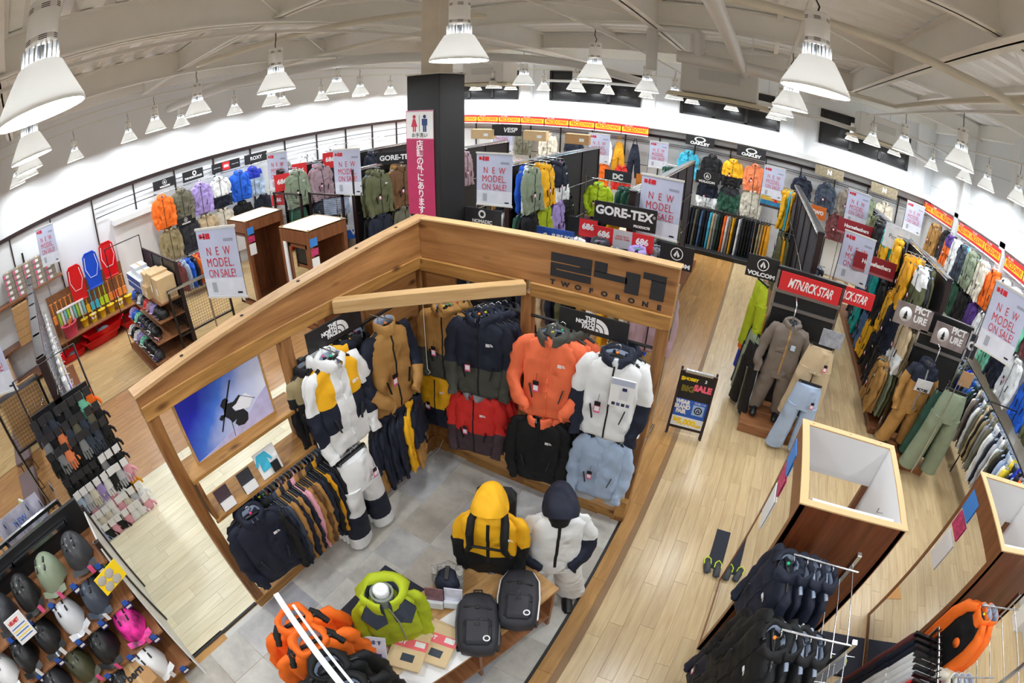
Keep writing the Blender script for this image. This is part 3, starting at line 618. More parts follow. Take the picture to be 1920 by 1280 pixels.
# left side of the booth
for y in (2.05, 2.75): arm((-3.12, y, 2.33), (-2.8, y, 2.35))
jacket((-2.93, 2.05, 2.24), FX, ('white', 'yellow', 'navy'), 'white jacket with yellow shoulders and navy chest panel facing the booth', GB, 'tri', 'hang', logo=1, tagged=False, zipc='white', s=1.08)
jacket((-3.02, 2.03, 2.22), FX, ('white', 'yellow', 'navy'), 'white jacket hidden behind the yellow shouldered display jacket', GB, 'tri', 'flat', tagged=False, zipc='white')
jacket((-2.93, 2.75, 2.24), FX, ('camel', 'navy'), 'brown jacket with navy sleeves at the back of the left rail', GB, 'slv', 'bent', hood='collar', logo=None, s=1.07)
for k, (y, c, cn) in enumerate(((2.32, 'yellow', 'yellow'), (2.42, 'navy', 'navy'), (2.52, 'black', 'black'))):
    jacket((-3.12, y, 2.2), FX+.3, (c, 'navy'), '%s jacket squeezed between the white and brown display jackets' % cn, GB, 'yoke', 'flat', tagged=False)
jacket((-3.12, 1.9, 2.18), FX, ('khaki', 'black'), 'khaki jacket next to the picture shelf post', GB, 'yoke', 'flat', tagged=False, hoodcol='black', s=.9)
for y in (2.0, 2.6): arm((-3.1, y, 1.33), (-2.8, y, 1.33))
pants((-2.86, 1.98, 1.22), FX, ('white', 'navy'), 'white ski trousers with navy knees facing the booth', GB, 2, 1., pat='knee', tagged=True)
for k in range(3): pants((-2.95-.06*k, 1.98, 1.22), FX, ('white', 'navy'), 'white ski trousers behind the navy kneed pair, %s back' % ORD[k], GB, 1, .5, pat='knee')
cl = [('navy', 'camel'), ('navy', 'black'), ('navy', 'white'), ('navy', 'white'), ('yellow', 'black'), ('navy', 'camel')]
for k, c in enumerate(cl):
    jacket((-3.0+.012*k, 2.48+.115*k, 1.24), FX+.6, c, '%s and %s jacket on the lower left booth rail, %s from the front' % (c[0], c[1], ORD[k]), GB, 'two' if k in (0, 5) else 'plain', 'flat', hood='collar', tagged=False, logo=k == 5, s=.95)
# rail under the picture shelf
jacket((-2.98, .80, 1.3), FX-.15, ('navy', 'navy'), 'dark navy padded jacket facing out under the picture shelf', GB, 'plain', 'hang', logo=1, tagged=False, zipc='navy', s=1.0)
jacket((-3.09, .80, 1.27), FX-.15, ('navy', 'navy'), 'dark navy jacket behind the padded front one under the shelf', GB, 'plain', 'flat', tagged=False, s=.95)
cl = ['black', 'navy', 'slate', 'camel', 'navy', 'camel', 'navy', 'pink', 'camel', 'brown', 'camel', 'navy', 'black', 'mustard', 'navy', 'black']
for k, c in enumerate(cl):
    jacket((-3.1, 1.0+.047*k, 1.26), .25, (c, c), '%s jacket hung sideways under the picture shelf, %s from the front' % (c, ORD[k]), GB, 'plain', 'flat', hood='collar', tagged=False, s=.97)
# back side of the booth, upper row
for x in (-2.82, -2.33, -1.5, -.98): arm((x, 3.6, 2.3), (x, 3.4, 2.34)); arm((x, 3.6, 1.43), (x, 3.4, 1.43))
for k in range(3): jacket((-2.72+.03*k, 3.42+.07*k, 2.2), .12, ('camel', 'graphite'), 'tan jacket with grey hem on the back rail, %s from the front' % ORD[k], GB, 'two', 'hang' if k == 0 else 'flat', tagged=k == 0, logo=k == 0, s=.97)
for k in range(5): jacket((-2.26+.035*k, 3.38+.06*k, 2.24), .25, ('navy', 'graphite'), 'navy jacket with grey green hem on the back rail, %s from the front' % ORD[k], GB, 'two', 'hang' if k == 0 else 'flat', tagged=k == 0, logo=k == 0, s=1.04)
for k in range(3): jacket((-1.5+.06*k, 3.42+.08*k, 2.24), .12, ('coral', 'coral'), 'coral orange shell jacket on the back rail, %s from the front' % ORD[k], GB, 'plain', 'bent' if k == 0 else 'flat', hoodcol='graphite', tagged=k == 0, logo=k == 0, zipc='coral', s=1.05)
jacket((-.88, 3.42, 2.22), .1, ('white', 'navy'), 'white shell jacket with navy hood and cuffs by the right post', GB, 'cuff', 'hang', hoodcol='navy', tagged=True, logo=1, s=1.03, logoc=fab('navy'))
jacket((-.86, 3.55, 2.2), .1, ('white', 'navy'), 'white shell jacket behind the navy hooded one', GB, 'plain', 'flat', hoodcol='navy', tagged=False)
# lower row
for k in range(4): jacket((-2.9+.035*k, 3.42+.06*k, 1.36), .2, ('yellow', 'navy'), 'yellow jacket with black hem on the lower back rail, %s from the front' % ORD[k], GB, 'two', 'hang' if k == 0 else 'flat', tagged=k == 0, logo=k == 0, hood='collar', s=.86)
for k in range(5): jacket((-2.34+.04*k, 3.38+.06*k, 1.32), .2, ('red', 'plum'), 'red jacket with dark brown hem on the lower back rail, %s from the front' % ORD[k], GB, 'two', 'hang' if k == 0 else 'flat', tagged=k == 0, logo=k == 0, hoodcol='grey', s=.96)
for k in range(3): jacket((-1.55+.07*k, 3.38+.08*k, 1.3), .15, ('black', 'black'), 'black jacket with orange hood lining on the lower back rail, %s from the front' % ORD[k], GB, 'plain', 'hang' if k == 0 else 'flat', hoodcol='coral', tagged=False, logo=k == 0)
for k, c in enumerate(('purple', 'navy')): jacket((-1.22+.03*k, 3.6, 1.32), .1, (c, c), '%s jacket half hidden between black and pale blue jackets' % c, GB, 'plain', 'flat', tagged=False)
jacket((-.86, 3.42, 1.3), .1, ('ice', 'ice'), 'pale blue grey jacket above grey trousers by the right post', GB, 'plain', 'hang', hood='collar', tagged=True, zipc='ice', s=.93)
pants((-.84, 3.55, 1.3), .1, ('lightgrey',), 'light grey trousers showing below the pale blue jacket', GB, 1, .6, s=.88)
# brand boards in the booth
def tnf(x, y, z, rz, label, w=.66):
    o = panel_sign('brand_board', label, 'sign', (x, y, z), rz, w, .2, BLK, 'black brand boards')
    for k, t in enumerate(('THE', 'NORTH', 'FACE')): lettering(t, .052, WHP, o, .02, .05-.042*k, bold=.0025, align='RIGHT')
    g = G(); n = 10
    for r0, r1 in ((.0, .03), (.04, .075), (.085, .125)):
        vs = []; fs = []
        for k in range(n+1):
            t = PI/2*k/n
            for r in (r0, r1): vs.append((.03+r*math.cos(t), -.004, -.055+r*math.sin(t)))
        for k in range(n): fs.append((2*k, 2*k+1, 2*k+3, 2*k+2))
        g.add(vs, fs)
    obj('dome_emblem', g, WHP, o)['kind'] = 'stuff'; return o
tnf(-1.17, 3.53, 2.4, 0, 'black board with white dome emblem below the block figures'); tnf(-3.05, 2.25, 2.42, FX, 'black board with white dome emblem over the left booth rail'); tnf(-2.5, 3.8, 2.48, 0, 'black board with dome emblem behind the booth back panel')
# product card by the right post
o = panel_sign('product_card', 'white product card with a small white jacket picture by the right post', 'card', (-.72, 3.14, 2.06), .1, .21, .28, PAPER)
obj('card_header', G().bx(-.1, .1, -.002, 0, .08, .135), mat('card_grey', 'b9c0d4', .5), o); obj('jacket_picture', G().bx(-.02, .06, -.002, 0, -.06, .05), mat('card_jacket', 'd9dadf', .5), o); obj('jacket_picture_hood', G().bx(.0, .04, -.003, 0, .03, .06), NAVYP, o)
for k in range(4): obj('thumbnail', G().bx(-.075+.042*k, -.045+.042*k, -.002, 0, -.125, -.095), mat('card_thumb%d' % (k % 2), '5a5f86' if k % 2 else '2c2d38', .5), o)
# brochures on the shelf
for k, (y, c1, c2) in enumerate(((.68, 'plum', 'white'), (.95, 'charcoal', 'white'), (1.22, 'white', 'blue'))):
    o = panel_sign('brochure_holder', ('brochure holder with a dark floral leaflet on the lower shelf', 'brochure holder with a dark grey leaflet on the lower shelf', 'card with a blue jacket picture on the lower shelf')[k], 'brochure', (-3.1, y, 1.55 if k < 2 else 1.58), FX, .15 if k < 2 else .24, .2 if k < 2 else .26, fab(c1), tilt=-.25)
    obj('leaflet_pocket', G().bx(-.07, .07, -.03, -.002, -.1, -.02) if k < 2 else G().bx(.01, .09, -.02, -.002, -.12, -.02), PAPER if k < 2 else BLK, o)
    if k == 2: obj('jacket_print', flat([(-.05,-.08),(.05,-.08),(.045,.03),(.08,-.02),(.095,0),(.05,.09),(-.05,.09),(-.095,0),(-.08,-.02),(-.045,.03)]).mesh('jacket_print'), fab('cyan'), o, M=Matrix.Translation((-.04, -.003, .02)) @ Matrix.Rotation(PI/2, 4, 'Z'))
# cables at the booth corner
tag(obj('hanging_wire', G().tube([(-2.55, 2.9, 2.62), (-2.56, 2.9, 1.9), (-2.56, 2.9, 1.82), (-2.53, 2.9, 1.79), (-2.56, 2.9, 1.76)], .003, 5), mat('thin_wire', 'd0d0cc', .4)), 'thin hanging wire with a hook below the tie beam', 'wire')
tag(obj('floor_cable', G().tube([(-3.1, 1.9, .015), (-3.09, 3.3, .012), (-3.02, 3.42, .02), (-2.95, 3.35, .02), (-2.98, 3.27, .02), (-3.08, 3.3, .02), (-3.05, 3.5, .03), (-3.0, 3.56, .2)], .005, 5), mat('white_cable', 'c9c9c4', .5)), 'thin white cable curled at the booth corner', 'cable')
# ================================================================== racks, signs and clothes beyond the booth
TWEED = mat('dark_tweed_panel', '2b2730', .8, bump=.4, bscale=40, var=.35, vscale=9); SLAT = mat('dark_slat_panel', '1d1a1b', .55)
GON = {}
def gondola(key, x, y0, y1, h, label, pm=SLAT, plinth=.9):
    t = thing('clothes_rack', label, 'rack', (x, (y0+y1)/2, 0), 0, 'tall double sided clothes racks'); L = (y1-y0)/2; GON[key] = (t, x, y0, y1, h)
    obj('plinth', G().bb(-plinth/2, plinth/2, -L, L, 0, .14, .01), WOODD, t)
    obj('panel', G().bx(-.025, .025, -L, L, .14, h-.03), pm, t); obj('top_bar', G().bb(-.06, .06, -L-.03, L+.03, h-.03, h, .008), BLACKM, t)
    obj('top_trim', G().bx(-.068, -.06, -L, L, h-.03, h).bx(.06, .068, -L, L, h-.03, h), CHROME, t)
    n = max(1, round((y1-y0)/1.2))
    for k in range(n+1): obj('upright', G().bb(-.05, .05, -L+2*L*k/n-.025, -L+2*L*k/n+.025, 0, h, .004), DKBROWN, t)
    for z in (2.98, 2.1, 1.22):
        if z < h+.02:
            for s in (-1, 1): obj('cross_rail', G().tube([(s*.07, -L, z-.02), (s*.07, L, z-.02)], .011, 6), CHROME, t)
    return t
gondola('A', -1.85, 6.95, 13.2, 3.0, 'tall rack behind the booth with red figures and white capitals boards', TWEED)
gondola('B', 1.12, 7.1, 13.0, 3.0, 'tall rack with dark tweed panels behind the mountain red board', TWEED)
gondola('C', 3.5, 7.0, 13.0, 3.0, 'tall rack with black panels behind the white drop emblem boards')
gondola('D', -4.6, 7.9, 13.0, 3.0, 'tall rack behind the black pillar with mint and yellow jackets')
gondola('E', -7.25, 6.3, 12.4, 3.0, 'tall rack left of the pillar with the olive jackets')
gondola('F', -9.95, 6.2, 12.2, 3.0, 'tall rack behind the left fitting rooms with pink jackets')
def gstack(key, side, y, tier, items, desc, kind='jacket', parts=False, step=.085):
    """a straight arm of clothes hung one behind another, facing out from the rack; items[0] is nearest the aisle"""
    t, x, y0, y1, h = GON[key]; z = (2.86, 1.98, 1.12)[tier]; n = len(items); out = .2+step*(n-1)
    ym = (y0+y1)/2
    rail_arm(t, (side*.06, y-ym, z+.13), (side*(out+.08), y-ym, z+.13)); rz = FX*side
    for i, c in enumerate(items):
        c = c if isinstance(c, tuple) else (c,); X = x+side*(out-step*i)
        what = 'ski jacket' if kind == 'jacket' else 'ski trousers'
        lab = '%s %s, %s from the aisle, %s' % (c[0], what, ORD[i], desc)
        pat = 'two' if len(c) > 1 and c[1] != c[0] and random.random() < .5 else ('yoke' if len(c) > 1 else 'plain'); jz = random.uniform(-.02, .02); jr = random.uniform(-.12, .12)
        if kind == 'jacket':
            if parts and i == 0: jacket((X, y, z), rz+jr, c, lab, desc, pat, 'hang', tagged=True, logo=random.random() < .5)
            else: simple_jacket((X, y+jz, z), rz+jr, c, lab, desc, pat, random.randrange(4), .55, random.random() < .6)
        else: simple_pants((X, y+jz, z), rz+jr, c, lab, desc, random.randrange(3), .5)
TIER = ('upper', 'middle', 'lower')
def fill(key, side, name, specs, parts=False):
    for tier, row in enumerate(specs):
        for k, (y, items, kind) in enumerate(row): gstack(key, side, y, tier, items, '%s %s arm, %s' % (ORD[k], TIER[tier], name), kind, parts)
J, T_ = 'jacket', 'trousers'
fill('C', -1, 'drop emblem rack', (
    [(7.45, [('white', 'olive'), 'charcoal', 'olive'], J), (8.05, ['mustard', 'mustard', 'yellow', 'mustard'], J), (9.4, [('yellow', 'black'), 'black'], J), (10.1, [('teal', 'yellow'), 'teal', 'olive'], J), (10.9, ['black', 'slate', 'navy'], J), (11.8, ['olive', 'black'], J)],
    [(7.4, [('beige', 'white'), 'khaki', 'beige'], J), (8.0, ['navy', 'mustard', 'navy', 'black'], J), (8.7, ['yellow', 'black', 'black'], J), (9.4, ['black', 'navy', 'charcoal'], J), (10.2, [('teal', 'olive'), 'denim', 'navy'], J), (11.0, ['denim', 'navy', 'black'], J), (11.8, ['teal', 'black'], J)],
    [(7.5, ['camel', 'tan', 'sage', 'olive', 'black'], J), (8.1, ['black', 'black', 'green', 'sage'], J), (8.75, ['black', ('white', 'red'), 'navy'], J), (9.4, ['yellow', 'black', 'white'], J), (10.1, ['denim', 'navy', 'navy'], J), (10.9, ['teal', 'black', 'mustard'], J), (11.8, ['navy', 'black'], J)]), True)
fill('B', -1, 'brush lettering rack', (
    [(11.6, ['yellow', 'cyan', 'mustard'], J)],
    [(7.6, ['camo', 'black'], J), (10.6, ['olive', 'mustard', 'olive'], T_), (11.6, ['olive', 'black'], J)],
    [(7.55, ['black', 'black', 'plum'], J), (9.0, ['black', 'taupe'], T_), (10.4, ['khaki', 'mustard'], T_)]), True)
fill('B', 1, 'brush lettering rack right side', (
    [], [(7.7, ['olive', 'black', 'navy'], J), (8.6, ['black', 'slate', 'navy'], J)], [(7.6, ['navy', 'slate', 'black'], J), (8.5, ['black', 'grey'], J)]))
fill('A', 1, 'red figures rack aisle side', (
    [], [(7.25, ['grey', 'taupe', 'black', 'slate'], J), (7.95, ['charcoal', 'camo', 'grey'], J), (8.7, ['green', 'black', 'navy'], J), (9.6, ['olive', 'black'], J)],
    [(7.2, [('slate', 'blue'), 'blue', 'orange', 'navy'], J), (7.9, ['camo', 'black', 'grey'], J), (8.7, ['black', 'red', 'blue'], J), (9.6, ['olive', 'black'], J)]), True)
fill('A', -1, 'red figures rack pillar side', (
    [(11.2, ['green', 'darkgreen', 'green'], J)], [(7.6, ['white', 'silver', 'grey'], J), (8.4, ['lavender', 'navy'], J), (11.2, ['purple', 'black'], J)], []))
fill('D', 1, 'pillar rack right side', (
    [(8.2, ['sage', 'white', 'blue'], J), (8.85, ['yellow', 'yellow', 'mustard'], J), (9.5, [('navy', 'white'), 'navy', 'black'], J)],
    [(8.15, [('black', 'beige'), 'black', 'green'], J), (8.8, ['chartreuse', 'lime', 'olive'], J), (9.5, ['lavender', 'lavender', 'purple'], J), (10.2, ['black', 'white'], J)],
    [(8.2, ['sage', 'teal', 'green'], T_), (8.9, ['black', 'navy'], T_), (9.6, ['black', 'lavender'], T_)]), True)
fill('D', -1, 'pillar rack left side', (
    [(8.3, ['camel', 'black', 'navy'], J), (9.0, ['pink', 'mauve', 'cream'], J), (9.7, ['sage', 'white'], J), (10.5, ['white', 'grey'], J)],
    [(8.3, ['sage', 'white'], J), (9.2, ['navy', 'slate', 'navy'], J)], []))
fill('E', 1, 'olive jacket rack', (
    [(6.65, ['olive', 'darkolive', 'olive'], J), (7.35, ['brown', 'camel', 'tan'], J), (8.05, ['camo', 'cream', 'black'], J), (8.9, ['cream', 'pink'], J), (9.8, ['mauve', 'white'], J)],
    [(6.65, ['navy', 'charcoal', 'black'], J), (7.35, ['camo', 'olive', 'black'], J), (8.05, ['tan', 'black'], J), (8.9, ['navy', 'black'], J)],
    [(6.7, ['black', 'navy'], T_), (7.5, ['olive', 'black'], T_)]), True)
fill('F', 1, 'pink jacket rack', (
    [(6.5, ['sage', 'lightgrey', 'white'], J), (7.25, ['mauve', 'mauve', 'pink'], J), (9.2, ['navy', 'black'], J)],
    [(6.5, ['green', 'mint', 'green'], T_), (7.25, ['navy', 'cyan', 'black'], J), (9.0, ['black', 'white'], J)], [(6.6, ['black', 'green'], T_), (7.3, ['black', 'navy'], T_)]), True)
# ---- rails on the right wall
rwr = thing('clothes_rail', 'chrome wall rails under the price banners on the right wall', 'rack', (XR-.02, 8.5, 0))
for z in (3.2, 2.3): obj('cross_rail', G().tube([(-.08, -4.8, z), (-.08, 5.6, z)], .011, 6), CHROME, rwr)
obj('low_rail', G().tube([(-1.25, -4.4, 1.52), (-1.25, .6, 1.52)], .016), BLACKM, rwr)
for y in (-4.4, -1.9, .6): obj('low_rail_leg', G().tube([(-1.25, y, 0), (-1.25, y, 1.52)], .016), BLACKM, rwr); obj('low_rail_stay', G().tube([(-1.25, y, 1.5), (0, y, 1.5)], .012), BLACKM, rwr)
GON['W'] = (rwr, XR-.05, 4.5, 12.5, 3.3)
def wstack(y, z, items, desc, kind=J):
    n = len(items); rail_arm(rwr, (-.08, y-8.5, z+.13), (-(.28+.085*(n-1)), y-8.5, z+.13))
    for i, c in enumerate(items):
        c = c if isinstance(c, tuple) else (c,); X = XR-.05-(.2+.085*(n-1-i)); lab = '%s ski jacket, %s from the aisle, %s' % (c[0], ORD[i], desc)
        if i == 0: jacket((X, y, z), -FX+random.uniform(-.15, .15), c, lab, desc, 'yoke' if len(c) > 1 else 'plain', 'hang', tagged=random.random() < .5)
        else: simple_jacket((X, y, z), -FX+random.uniform(-.15, .15), c, lab, desc, 'plain', random.randrange(4), .55)
up = [(13.9, ['camel', 'tan', 'camel']), (13.2, [('black', 'charcoal')]), (12.6, [('purple', 'orange'), 'black']), (12.0, ['white', 'silver', 'white']), (11.4, ['slate', 'cyan', 'white']), (10.8, ['sage', 'olive', 'sage']), (10.1, ['cream', 'white', 'white']), (9.5, ['orange', 'salmon']), (8.9, [('white', 'navy'), 'silver']), (8.3, ['white', 'silver', 'white']), (7.7, ['mint', 'mint', 'teal']), (7.05, ['maroon', 'brown'])]
for k, (y, it) in enumerate(up): wstack(y, 3.05, it, '%s upper arm, right wall' % ORD[k])
lo = [(12.2, ['cream', 'white']), (11.5, ['green', 'navy']), (10.8, ['black', 'charcoal']), (10.1, ['purple', 'lavender']), (9.4, ['white', 'silver']), (8.7, ['mint', 'navy']), (8.0, ['navy', 'black', 'navy']), (7.3, ['white', 'silver', 'cream']), (6.6, [('slate', 'blue'), 'navy']), (5.9, ['olive', 'darkolive']), (5.2, ['black', 'navy'])]
for k, (y, it) in enumerate(lo): wstack(y, 2.12, it, '%s lower arm, right wall' % ORD[k])
seq = ['navy', 'charcoal', 'ice', 'black', 'beige', 'camo', 'navy', ('red', 'khaki'), 'maroon', 'olive', 'black', 'sage', 'slate', 'navy', 'royal', 'beige', 'black', 'denim', ('blue', 'orange'), 'darkgreen', 'black', 'cream', 'taupe', 'charcoal', 'white', 'camo', 'beige', 'black', 'khaki', 'grey', 'camo', 'white', 'silver', 'navy', 'lightgrey', 'white', 'camo', 'black', 'ice', 'white', 'lemon', 'navy', 'royal', 'black', 'orange', 'white']
for k, c in enumerate(seq):
    c = c if isinstance(c, tuple) else (c,)
    simple_jacket((XR-1.27, 9.0-.1*k, 1.4), .35+random.uniform(-.1, .1), c, '%s jacket, %s from the far end of the low rail by the right wall' % (c[0], ORD[k]), 'low rail by the right wall', 'two' if len(c) > 1 else 'plain', random.randrange(4), .45, random.random() < .4)
# ---- far wall clothes
bwr = thing('clothes_rail', 'black wall rails across the far wall', 'rack', (0, YB-.3, 0))
for z in (3.17, 2.3): obj('cross_rail', G().tube([(-12, 0, z), (5.6, 0, z)], .012, 6), BLACKM, bwr)
obj('low_rail', G().tube([(-2.1, -.7, 1.36), (1.9, -.7, 1.36)], .014), BLACKM, bwr); obj('low_plinth', G().bb(-2.3, 2.0, -1.35, -.1, 0, .14, .01), BLK, bwr)
def bj(k, x, z, c, word, pat='plain', y=YB-.45):
    c = c if isinstance(c, tuple) else (c,); arm_ = rail_arm(bwr, (x, 0, z+.12), (x, y-(YB-.3)-.05, z+.12))
    jacket((x, y, z), 0, c, '%s jacket on the far wall, %s' % (c[0], word), 'jackets shown on the far wall', pat, 'hang', tagged=random.random() < .4)
for k, (x, c, w_, p) in enumerate([(-5.35, 'white', 'beside the ochre overalls', 'plain'), (-2.35, 'cyan', 'under the first oval emblem board', 'plain'), (-1.55, 'black', 'between the cyan and yellow jackets', 'plain'), (-.85, ('yellow', 'black'), 'with a black hem', 'two'), (-.12, 'salmon', 'beside the yellow one', 'plain'), (2.35, 'slate', 'under the first stone board', 'plain'), (3.15, 'taupe', 'between two posters', 'yoke'), (3.85, 'sage', 'with a dark chest stripe', 'plain'), (4.5, 'cream', 'near the right corner', 'plain'), (1.5, 'navy', 'behind a poster', 'plain'), (-6.4, 'navy', 'under the price banners', 'plain'), (-7.4, 'cream', 'under the left banners', 'plain'), (-8.4, 'camo', 'left of the pillar poster', 'plain'), (-9.4, 'white', 'beside the cardboard', 'plain')]): bj(k, x, 3.0, c, w_, p)
for k, (x, c, w_, p) in enumerate([(-1.6, ('navy', 'white'), 'below the round emblem board', 'two'), (-.85, ('charcoal', 'green'), 'with a dark yoke', 'yoke'), (-.1, ('cream', 'sage'), 'with green sleeves', 'plain'), (2.9, 'maroon', 'low near the stone boards', 'plain'), (3.8, 'teal', 'low near the right corner', 'plain'), (-4.6, 'red', 'low behind the rack gap', 'plain'), (-5.4, 'orange', 'low below the overalls', 'plain')]): bj(k, x, 2.15, c, w_, p)
for k, (x, c) in enumerate([(-4.75, 'mustard'), (-4.2, 'navy')]): pants((x, YB-.45, 2.75), 0, (c,), '%s bib overalls hung on the far wall' % c, 'overalls on the far wall', k, .7, True, s=.8, clip=False)
pc = ['black', 'navy', 'camo', 'black', 'denim', 'black', 'navy', 'cyan', 'beige', 'grey', 'darkgreen', 'black', 'orange', 'silver', 'taupe', 'yellow', 'black', 'white', 'charcoal', 'black', 'black', 'black', 'navy', 'black', 'khaki', 'khaki', 'mustard', 'mustard']
for k, c in enumerate(pc): simple_pants((-1.95+.095*k, YB-1.0, 1.3), FX-.25, (c,), '%s trousers, %s from the left on the far wall low rail' % (c, ORD[k]), 'trousers on the far wall low rail', k % 3, .3)
# ---- boards
def brand(label, loc, rz, w, h, bg, texts=(), fg=WHP, name='brand_board', group='brand boards', tilt=0):
    o = panel_sign(name, label, 'sign', loc, rz, w, h, bg, group, tilt)
    for (b, sz, x, z, kw) in texts:
        kw = dict(kw); m = kw.pop('m', fg); lettering(b, sz, m, o, x, z, **kw)
    return o
def ring(o, x, z, r, m=WHP, sx=1., t=.2, name='emblem', kite=False):
    n = 24; g = G(); vs = []; fs = []
    for k in range(n):
        a = 2*PI*k/n
        for q in (r*(1-t), r): vs.append((x+q*math.cos(a)*sx, -.004, z+q*math.sin(a)))
    for k in range(n): a = 2*k; b = 2*((k+1) % n); fs.append((a, a+1, b+1, b))
    g.add(vs, fs)
    if kite:
        for s in (-1, 1): g.add([(x, -.004, z+r*.62), (x+s*r*.5, -.004, z-r*.25), (x+s*r*.2, -.004, z-r*.55), (x+s*r*.06, -.004, z-r*.1)], [(0,1,2,3) if s > 0 else (3,2,1,0)])
    return obj(name, g, m, o)
B0 = dict(bold=.004)
def volcom(label, loc, rz, w=.5, h=.4):
    o = brand(label, loc, rz, w, h, BLK, [('VOLCOM', h*.24, 0, -h*.32, dict(bold=.004, xs=1.25))]); ring(o, 0, h*.13, h*.27, kite=True, t=.14); return o
brand('black board with large white capitals above the rack behind the booth', (-1.9, 6.78, 2.6), 0, 1.0, .36, BLK, [('GORE-TEX', .19, -.02, .04, dict(bold=.008)), ('PRODUCTS', .05, .28, -.12, dict(bold=.003)), ('®', .06, .46, .06, {})])
o = brand('small black board with a red square of white figures', (-2.55, 6.72, 2.32), 0, .5, .3, BLK); obj('red_square', G().bx(-.06, .24, -.002, 0, -.14, .14), REDP, o); lettering('686', .13, WHP, o, .09, .02, y=-.006, bold=.006)
o = brand('long red board with a grey middle block', (-1.85, 6.62, 2.28), 0, .95, .28, REDP); obj('grey_block', G().bx(-.16, .14, -.002, 0, -.14, .14), mat('board_grey', 'c9c9cc', .5), o)
lettering('686', .13, WHP, o, -.31, .02, bold=.006); lettering('686', .13, WHP, o, .3, .02, bold=.006); lettering('HIGH TECH\nGOOD TIMES', .04, REDP, o, -.01, .02, y=-.006)
volcom('black round emblem board beside the large white capitals', (-1.0, 6.6, 2.2), -.05, .52, .36)
jacket((-1.55, 6.42, 2.2), .1, ('lavender',), 'lavender hooded jacket below the red figures board', 'end display behind the booth', 'plain', 'hang', tagged=False); jacket((-2.15, 6.42, 2.2), .1, ('charcoal',), 'charcoal jacket below the red figures board', 'end display behind the booth', 'plain', 'hang', tagged=False)
jacket((-2.55, 6.5, 2.1), .1, ('white',), 'white jacket behind the booth sign board', 'end display behind the booth', 'plain', 'hang', tagged=False); jacket((-1.0, 5.2, 2.2), .25, ('mauve',), 'pale pink jacket behind the right booth opening', 'low rail behind the booth', 'plain', 'hang', tagged=False)
lr = thing('garment_rail', 'free standing rail behind the booth back openings', 'rack', (-1.7, 5.2, 0))
obj('rail', G().tube([(-1.2, 0, 2.32), (1.0, 0, 2.32)], .014), CHROME, lr)
for x in (-1.2, 1.0): obj('leg', G().tube([(x, 0, 0), (x, 0, 2.32)], .016), CHROME, lr); obj('foot', G().tube([(x, -.3, .02), (x, .3, .02)], .018), CHROME, lr)
for k, c in enumerate(['black', 'navy', 'khaki', 'beige', 'navy', 'olive', 'black', 'camel', 'white', 'yellow', 'khaki', 'cream', 'mauve']): simple_jacket((-2.7+.14*k, 5.2, 2.2), FX-.5, (c,), '%s jacket, %s along the rail behind the booth' % (c, ORD[k]), 'low rail behind the booth', 'plain', k % 4, .5)
for k, (x, z) in enumerate(((-2.45, 3.46), (-.75, 3.42))):
    o = brand('black board with white oval emblem, %s on the far wall' % ('left one' if k == 0 else 'right one'), (x+.45, YB-.62, z), 0, .95, .34, BLK, [('OAKLEY', .13, 0, -.09, dict(bold=.006, xs=1.3))]); ring(o, 0, .05, .085, sx=2.2, t=.3)
volcom('black round emblem board on the far wall below the black jacket', (-1.62, YB-.85, 2.33), 0, .75, .42)
WAVE = mat('wave_art', '2f7fae', .5, var=.5, vscale=5)
for k, (x, y, z) in enumerate(((.75, YB-.9, 2.42), (.65, YB-1.5, 2.12))):
    o = brand('surf wave board in blue, yellow and red, %s one' % ('upper' if k == 0 else 'lower'), (x, y, z), 0, .95, .36, WAVE); obj('yellow_sky', G().bx(-.47, .47, -.002, 0, .04, .17), mat('wave_yellow', 'd9b24a', .5), o); obj('red_swirl', flat([(-.1,.02),(.0,.1),(.12,.08),(.02,.05),(.08,-.02)], .002).mesh('red_swirl'), REDP, o, M=Matrix.Translation((0, -.004, .02)) @ Matrix.Rotation(PI/2, 4, 'Z'))
    obj('dark_wave', G().bx(-.47, .47, -.0025, 0, -.17, -.1), mat('wave_dark', '4a3528', .5), o)
STONE = mat('stone_board', '9a8f76', .8, var=.35, vscale=18)
for k, x in enumerate((2.35, 4.35)):
    o = brand('mottled stone coloured N board, %s on the far wall' % ('left one' if k == 0 else 'right one'), (x, YB-.6, 3.42), 0, 1.0, .32, STONE, [('N', .2, 0, 0, dict(bold=.012))])
o = brand('small orange board with white letters on the tweed rack', (1.75, 12.4, 2.5), 0, .45, .34, mat('orange_board', 'e2701f', .5), [('two', .2, 0, .02, dict(bold=.006))])
o = brand('dark board with white monogram in front of the overalls', (-3.65, 12.0, 2.35), 0, .75, .32, mat('mono_board', '2d2f38', .5), [('DC', .2, 0, -.01, dict(bold=.012, m=WHP))])
o = brand('orange and yellow sale card beside the far monogram board', (-2.9, 12.3, 2.3), 0, .65, .35, mat('sale_orange', 'e8862a', .5, var=.2, vscale=9), [('SALE', .14, 0, -.04, dict(m=YELP, bold=.008))])
jacket((-3.95, 11.4, 2.15), .1, ('lime',), 'bright lime jacket with an orange pocket below the monogram board', 'monogram display', 'plain', 'bent', tagged=True)
dcr = thing('garment_rail', 'free standing rail under the lime jacket', 'rack', (-3.5, 11.6, 0))
obj('rail', G().tube([(-.9, 0, 2.28), (.9, 0, 2.28)], .014), CHROME, dcr); obj('rail', G().tube([(-.9, 0, 1.3), (.9, 0, 1.3)], .014), CHROME, dcr)
for x in (-.9, .9): obj('leg', G().tube([(x, 0, 0), (x, 0, 2.5)], .016), CHROME, dcr)
